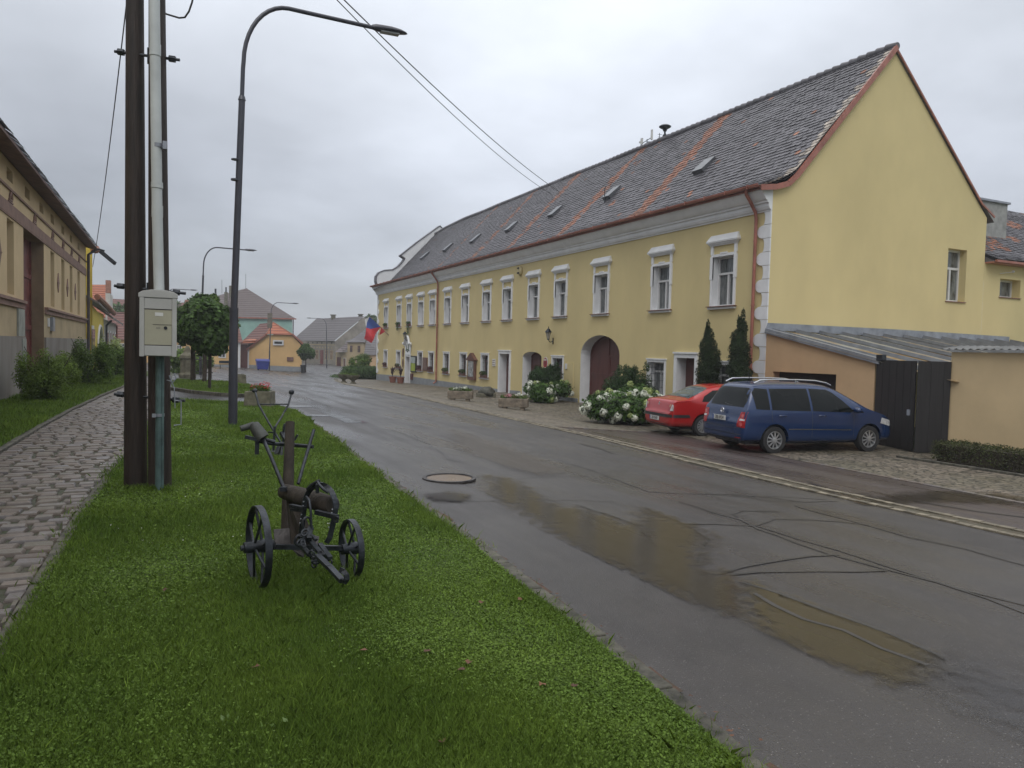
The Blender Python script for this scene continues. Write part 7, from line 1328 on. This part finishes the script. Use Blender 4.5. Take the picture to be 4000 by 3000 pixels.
fr_ = thing('distant_red_roof', 'distant dull red roofs seen above the long orange house', 'house', V3(560, 1300, 125)[:]); mb = MB(); mb.add([V3(420, 1230, 125), V3(745, 1225, 125), V3(728, 1183, 129), V3(420, 1166, 129)], [(0, 1, 2, 3)]); mb.build('roof', 'brown tiles', fr_); mb = MB(); p = V3(722, 1215, 125); mb.box(p.x, p.x + .6, p.y, p.y + .5, p.z, V3(722, 1172, 126).z); mb.build('chimney', 'tileo', fr_); mb = MB(); p = V3(420, 1232, 125.3); q = V3(745, 1228, 125.3); mb.add([vw(p, -2), vw(q, -2), q, p], [(0, 1, 2, 3)]); mb.build('wall', 'grey wall', fr_)
# ============================================================ TREES
def tree(x, y, cz, r, h, label, n, group, m='leafm', tr=.07, lean=0, size=.085, k=16, seed=1, stake=False, up=.5):
    z = gz(x, y); t = thing('round_tree', label, 'tree', (x, y, z), group=group); bl = lumps((x, y, cz), (r, r, h), k, .42, seed); crown('crown', bl, n, size, m, t, up=up, shell=.5, aspect=.62)
    mb = MB(); mb.tube([(x, y, z - .05), (x + lean * .5, y, (z + cz - h) / 2), (x, y, cz - h * .4)], [tr, tr * .85, tr * .7], 10)
    for i in range(5): a = i * 1.26; mb.tube([(x, y, cz - h * .75), (x + r * .5 * math.cos(a), y + r * .5 * math.sin(a), cz + h * .2)], [tr * .5, tr * .2], 6)
    mb.build('trunk', 'bark', t, smooth=True)
    if stake: pass
    return t
g_ = 'round crowned trees by the driveway'
q = G(832, 1527); t1 = tree(q[0] - .12, q[1], 2.22, .92, 1.05, 'nearest dense round maple with a stake beside its trunk', 9500, g_, 'leafd', .06, seed=2, size=.1)
q = G(798, 1497); tree(q[0], q[1], 2.55, 1.05, 1.15, 'middle round maple behind the front one', 7500, g_, 'leafd', .10, seed=3, size=.115, lean=.03)
q = G(767, 1495); tree(q[0] - .1, q[1] + 1, 2.45, 1.0, 1.05, 'left round maple nearest to the utility pole', 7000, g_, 'leafd', .12, seed=4, size=.115)
q = V3(820, 1200, 33); crown('crown', [((q.x, q.y, q.z), (.55, .5, .35)), ((q.x + .15, q.y, q.z + .35), (.25, .25, .25))], 900, .1, 'leafm', t1)
q = G(819, 1527); s_ = thing('tree_stake', 'dark wooden stake standing left of the nearest maple trunk', 'stake', q); MB().tube([(q[0], q[1], q[2] - .1), (q[0] + .02, q[1], q[2] + 1.55)], .045, 8).build('stake', 'pole', s_)
q = G(1190, 1455); tree(q[0] + .1, q[1], .85, 1.0, .95, 'small ball shaped tree in front of the orange gable house', 5500, None, 'leafd', .07, seed=5, size=.12)
q = V3(745, 1400, 52); tree(q.x, q.y, .1, 1.6, 1.3, 'loose light green bush behind the maples', 3500, None, 'leafm', .06, seed=6, size=.13)['category'] = 'bush'
for (x, y, d, r, h, lb_, sd) in ((640, 1190, 130, 9, 3.2, 'far dark trees above the long orange house roof', 7),): q = V3(x, y, d); tree(q.x, q.y, q.z - 1.2, r * .55, h, lb_, 3500, None, 'leafd', .2, seed=sd, size=.4)
q = V3(500, 1240, 110); tree(q.x, q.y, q.z, 5, 2.4, 'dark tree top left of the utility pole behind the red roofs', 2500, None, 'leafd', .2, seed=8, size=.35)
q = V3(1458, 1262, 130); tree(q.x, q.y, q.z, 2.0, 1.6, 'distant tree between the flag and the yellow building', 900, None, 'leafd', .2, seed=9, size=.3)
def bush(x, y, rx, ry, h, label, n, m, size, seed, k=14):
    z = gz(x, y); t = thing('bush', label, 'bush', (x, y, z), group='bushes along the left wall'); rr = random.Random(seed); bl = [((x, y, z + h * .4), (rx * .75, ry * .75, h * .42))]
    for i in range(k): a = rr.uniform(0, 6.28); q = rr.uniform(.3, .85); bl.append(((x + rx * q * math.cos(a), y + ry * q * math.sin(a), z + h * rr.uniform(.3, .85)), (rx * .3, ry * .3, h * .26)))
    crown('leaves', bl, n, size, m, t, up=.4, shell=.7, aspect=.4, cull=lambda P: (P[:, 2] > z) & (P[:, 0] > -3.6)); mb = MB()
    for i in range(14): a = rr.uniform(0, 6.28); mb.tube([(x, y, z), (x + rx * .3 * math.cos(a), y + ry * .3 * math.sin(a), z + h * .5), (x + rx * .75 * math.cos(a), y + ry * .75 * math.sin(a), z + h * rr.uniform(.75, 1.1))], [.012, .009, .004], 5)
    mb.build('stems', 'bark', t); return t
bush(-2.6, 22.8, .72, .9, 1.32, 'nearest loose yellow green bush against the beige building', 15000, 'leafb', .036, 1, 20); bush(-2.3, 31.5, .8, 1.3, 1.6, 'darker bush below the beige building downpipe', 13000, 'leafm', .045, 2, 18); bush(-1.95, 43, .95, 2, 1.5, 'farthest bush left of the utility pole', 5000, 'leafm', .08, 3); bush(-2.9, 52, .9, 2.5, 2.2, 'pale flowering climber before the white house', 3500, 'petal green', .09, 4); bush(-1.7, 48, .8, 2, 1.3, 'low yellowish bush by the end of the path', 2500, 'leafy', .08, 6)
# hedge and picket fence at the far corner
q = G(1400, 1468); hx_ = thing('dark_hedge', 'dark rounded hedge with paler shrub behind at the far corner', 'hedge', (14.2, 66, -1.3)); z = gz(14, 66); bl = []
for i in range(12): x = 1362 + i * 9; p = V3(x, 1440, 66); bl.append(((p.x, p.y, z + .6), (.75, .9, .62)))
crown('foliage', bl, 9000, .09, 'leafd', hx_, cull=lambda P: P[:, 2] > z); p = V3(1402, 1418, 69); crown('pale_shoots', [((p.x, p.y, p.z), (1.0, 1.0, .7)), ((p.x + .5, p.y, p.z + .35), (.7, .7, .6))], 1500, .1, 'leafm', hx_)
q = G(1360, 1476); fb_ = thing('flower_bed', 'low planted bed beside the stone bowls', 'flower bed', (q[0], q[1], q[2])); crown('plants', [((G(x, 1474)[0], G(x, 1474)[1], gz(*G(x, 1474)[:2]) + .1), (.9, 1.4, .22)) for x in (1325, 1345, 1365, 1385)], 2500, .07, 'leafd', fb_, cull=lambda P: P[:, 2] > -1.5)
pf_ = thing('picket_fence', 'dark picket fence between the hedge and the yellow building', 'fence', V3(1450, 1445, 68)[:]); mb = MB()
for i in range(22): p = V3(1424 + i * 2.1, 1432, 69); mb.box(p.x - .035, p.x + .035, p.y, p.y + .04, -1.4, p.z + (.02 if i % 2 else 0))
mb.build('pickets', 'gate', pf_); mb = MB(); p, q = V3(1422, 1440, 69.1), V3(1472, 1441, 69.1); mb.bar(p, q, .05, .08); mb.bar(p - Vector((0, 0, .6)), q - Vector((0, 0, .6)), .05, .08); mb.build('rails', 'gate', pf_)
# containers, bins, signs
def container(px, py, d, w_, h, label, rz=0):
    p = V3(px, py, d); z = gz(p.x, p.y); t = thing('recycling_container', label, 'container', (p.x, p.y, z), group='blue recycling containers'); bm_ = mat('blue plastic', (.025, .04, .24), .4, .15, 3)
    mb = MB(); a, b_ = w_ / 2, w_ / 2 - .12; mb.add([(p.x - b_, p.y - .45, z + .12), (p.x + b_, p.y - .45, z + .12), (p.x + b_, p.y + .45, z + .12), (p.x - b_, p.y + .45, z + .12), (p.x - a, p.y - .55, z + h * .8), (p.x + a, p.y - .55, z + h * .8), (p.x + a, p.y + .55, z + h * .8), (p.x - a, p.y + .55, z + h * .8)], [(0, 1, 5, 4), (1, 2, 6, 5), (2, 3, 7, 6), (3, 0, 4, 7), (3, 2, 1, 0)]); mb.build('body', bm_, t, bevel=.03)
    mb = MB(); mb.prism([(p.x - a - .03, p.y - .6, z + h * .8), (p.x - a - .03, p.y + .6, z + h * .8), (p.x - a - .03, p.y + .5, z + h * .95), (p.x - a - .03, p.y, z + h), (p.x - a - .03, p.y - .5, z + h * .93)], (w_ + .06, 0, 0)); mb.build('lid', bm_, t, fix=True); mb = MB(); [mb.lathe([(.1, -.03), (.1, .03)], (p.x + s1 * b_ * .8, p.y + s2 * .35, z + .1), 'x', 12) for s1 in (-1, 1) for s2 in (-1, 1)]; mb.build('castors', 'tyre', t)
container(1025, 1440, 80.5, 1.3, 1.25, 'blue recycling container in front of the orange gable house'); container(692, 1425, 76, 1.25, 1.1, 'blue recycling container half hidden behind the utility pole')
q = G(1184, 1456); t = thing('litter_bin', 'black litter bin left of the ball tree trunk', 'bin', q); MB().lathe([(.22, 0), (.30, .78), (.33, .78), (.33, .86), (.26, .86)], q, n=20).build('body', 'plastic', t); MB().tube([(q[0], q[1], q[2] - .02), (q[0], q[1], q[2] + .02)], .25, 16).build('base', 'plastic', t)
q = G(1065, 1446); t = thing('road_sign', 'give way sign seen edge on, on a thin post by the orange wall', 'road sign', q); MB().tube([q, (q[0], q[1], q[2] + 2.6)], .035, 8).build('post', 'zinc', t); mb = MB(); mb.prism([(q[0] - .18, q[1] - .05, q[2] + 3.0), (q[0] + .18, q[1] - .05, q[2] + 3.0), (q[0], q[1] - .05, q[2] + 2.2)], (0, -.03, 0)); mb.build('plate', mat('sign back', (.28, .1, .09), .5), t, fix=True)
q = G(1100, 1447); t = thing('wild_plant', 'tuft of yellowish plants before the orange wall', 'plant', q); crown('leaves', [((q[0], q[1], q[2] + .3), (.8, .5, .4))], 900, .08, 'leafy', t)
q = G(880, 1441); t = thing('bench', 'small dark bench before the long orange house', 'bench', q); x, y, z = q; mb = MB(); mb.box(x - .6, x + .6, y - .2, y + .2, z + .42, z + .47); mb.build('seat', 'metal', t); mb = MB(); mb.box(x - .6, x + .6, y + .2, y + .24, z + .55, z + .85); mb.build('backrest', 'metal', t); [MB().box(x + s_ * .5 - .03, x + s_ * .5 + .03, y - .2, y + .24, z, z + .42).build('leg', 'metal', t) for s_ in (-1, 1)]
q = G(732, 1477); t = thing('stone_pillar', 'weathered squat stone pillar at the end of the path', 'pillar', q); x, y, z = q; mb = MB(); mb.lathe([(.42, 0), (.44, .2), (.36, .3), (.34, 1.0), (.40, 1.05), (.38, 1.2), (.2, 1.35), (.12, 1.6), (.05, 1.7)], q, n=10); mb.build('shaft', 'concrete', t)
t = thing('low_railing', 'low brown metal railing between the pillar and the maples', 'railing', G(780, 1476)); mb = MB()
for k in range(3): a = G(745 + k * 40, 1476 + 2 * k); mb.tube([a, (a[0], a[1], a[2] + 1.0)], .03, 6)
a = G(742, 1476); b = G(830, 1481); mb.tube([(a[0], a[1], a[2] + 1.0), (b[0], b[1], b[2] + 1.0)], .03, 6); mb.tube([(a[0], a[1], a[2] + .35), (b[0], b[1], b[2] + .35)], .03, 6); mb.build('rails', 'ironrust', t)
q = G(997, 1522); t = thing('warning_post', 'short red and white plastic post on the road behind the flower planter', 'bollard', q) if 0 else None
# fallen brown leaves and a few broad-leaved weeds in the near lawn
mb = MB(); rr = random.Random(5)
def oneleaf(mb, x, y, z, s_):
    a = rr.uniform(0, 6.28); n = 7; P = []
    for i in range(n): th = 2 * math.pi * i / n; r_ = s_ * (1 if i % 2 == 0 else .55); P.append((x + r_ * math.cos(th + a), y + r_ * math.sin(th + a), z + rr.uniform(0, s_ * .5)))
    mb.add(P, [tuple(range(n))])
for px, py in ((1000, 2662), (1800, 2670), (2115, 2730), (1880, 2395), (2030, 2385), (1420, 2590), (1665, 2595), (645, 2348), (1830, 2640), (2240, 2735), (1725, 2965)): q = G(px, py); oneleaf(mb, q[0], q[1], q[2] + .07, .022)
for i in range(90): y = rr.uniform(2.3, 8); q = (interp(edge, y) + .12 + abs(rr.gauss(0, .05)), y); oneleaf(mb, q[0], q[1], gz(*q) + .02, rr.uniform(.006, .016))
tag(mb.build('fallen_leaves', mat('dead leaf', (.13, .055, .025), .7, .4, 9, island=.5), None), kind='stuff')
mb = MB()
for px, py, s_ in ((2790, 2940, .03), (2750, 2925, .02), (2090, 2560, .02)): q = G(px, py); oneleaf(mb, q[0], q[1], q[2] + .03, s_)
mb.build('litter', mat('pale litter', (.42, .36, .26), .7), road) if 0 else None
P = []
for px, py in ((930, 2440), (880, 2470), (660, 2500), (900, 2880), (1080, 2880), (700, 2890), (420, 2880), (1500, 2960), (1560, 2980)):
    q = G(px, py); P += [(q[0] + rr.gauss(0, .04), q[1] + rr.gauss(0, .04), q[2] + .07 + rr.uniform(-.03, .01)) for _ in range(6)]
V, F = leaf_arrays(np.array(P), .016, .8, .5); tag(np_mesh('broadleaf_weeds', V, F, mat('weed leaf', (.12, .20, .04), .5, .3, 6, island=.3, trans=.2)), kind='stuff')
P = scatter(lawn_poly, 500, 5.2, 14, 1.2); k = nfield(P[:, 0], P[:, 1], 1.3, 9.) > .05; P = P[k]; V, F = leaf_arrays(np.stack([P[:, 0], P[:, 1], gzv(P[:, 0], P[:, 1]) + .07], 1), .006, 1.5, .9); tag(np_mesh('clover_flowers', V, F, 'petal white'), kind='stuff')
# light rain mist over the street
_m = bpy.data.materials.new('mist'); _m.use_nodes = True; _t = _m.node_tree; _t.nodes.clear(); _o = _t.nodes.new('ShaderNodeOutputMaterial'); _v = _t.nodes.new('ShaderNodeVolumePrincipled')
_v.inputs['Color'].default_value = (.9, .92, .96, 1); _v.inputs['Density'].default_value = .0011; _v.inputs['Anisotropy'].default_value = .2; _t.links.new(_v.outputs[0], _o.inputs['Volume'])
hz_ = MB().box(-410, 510, -210, 610, -4.5, 17).build('haze', _m, None); tag(hz_, kind='stuff')
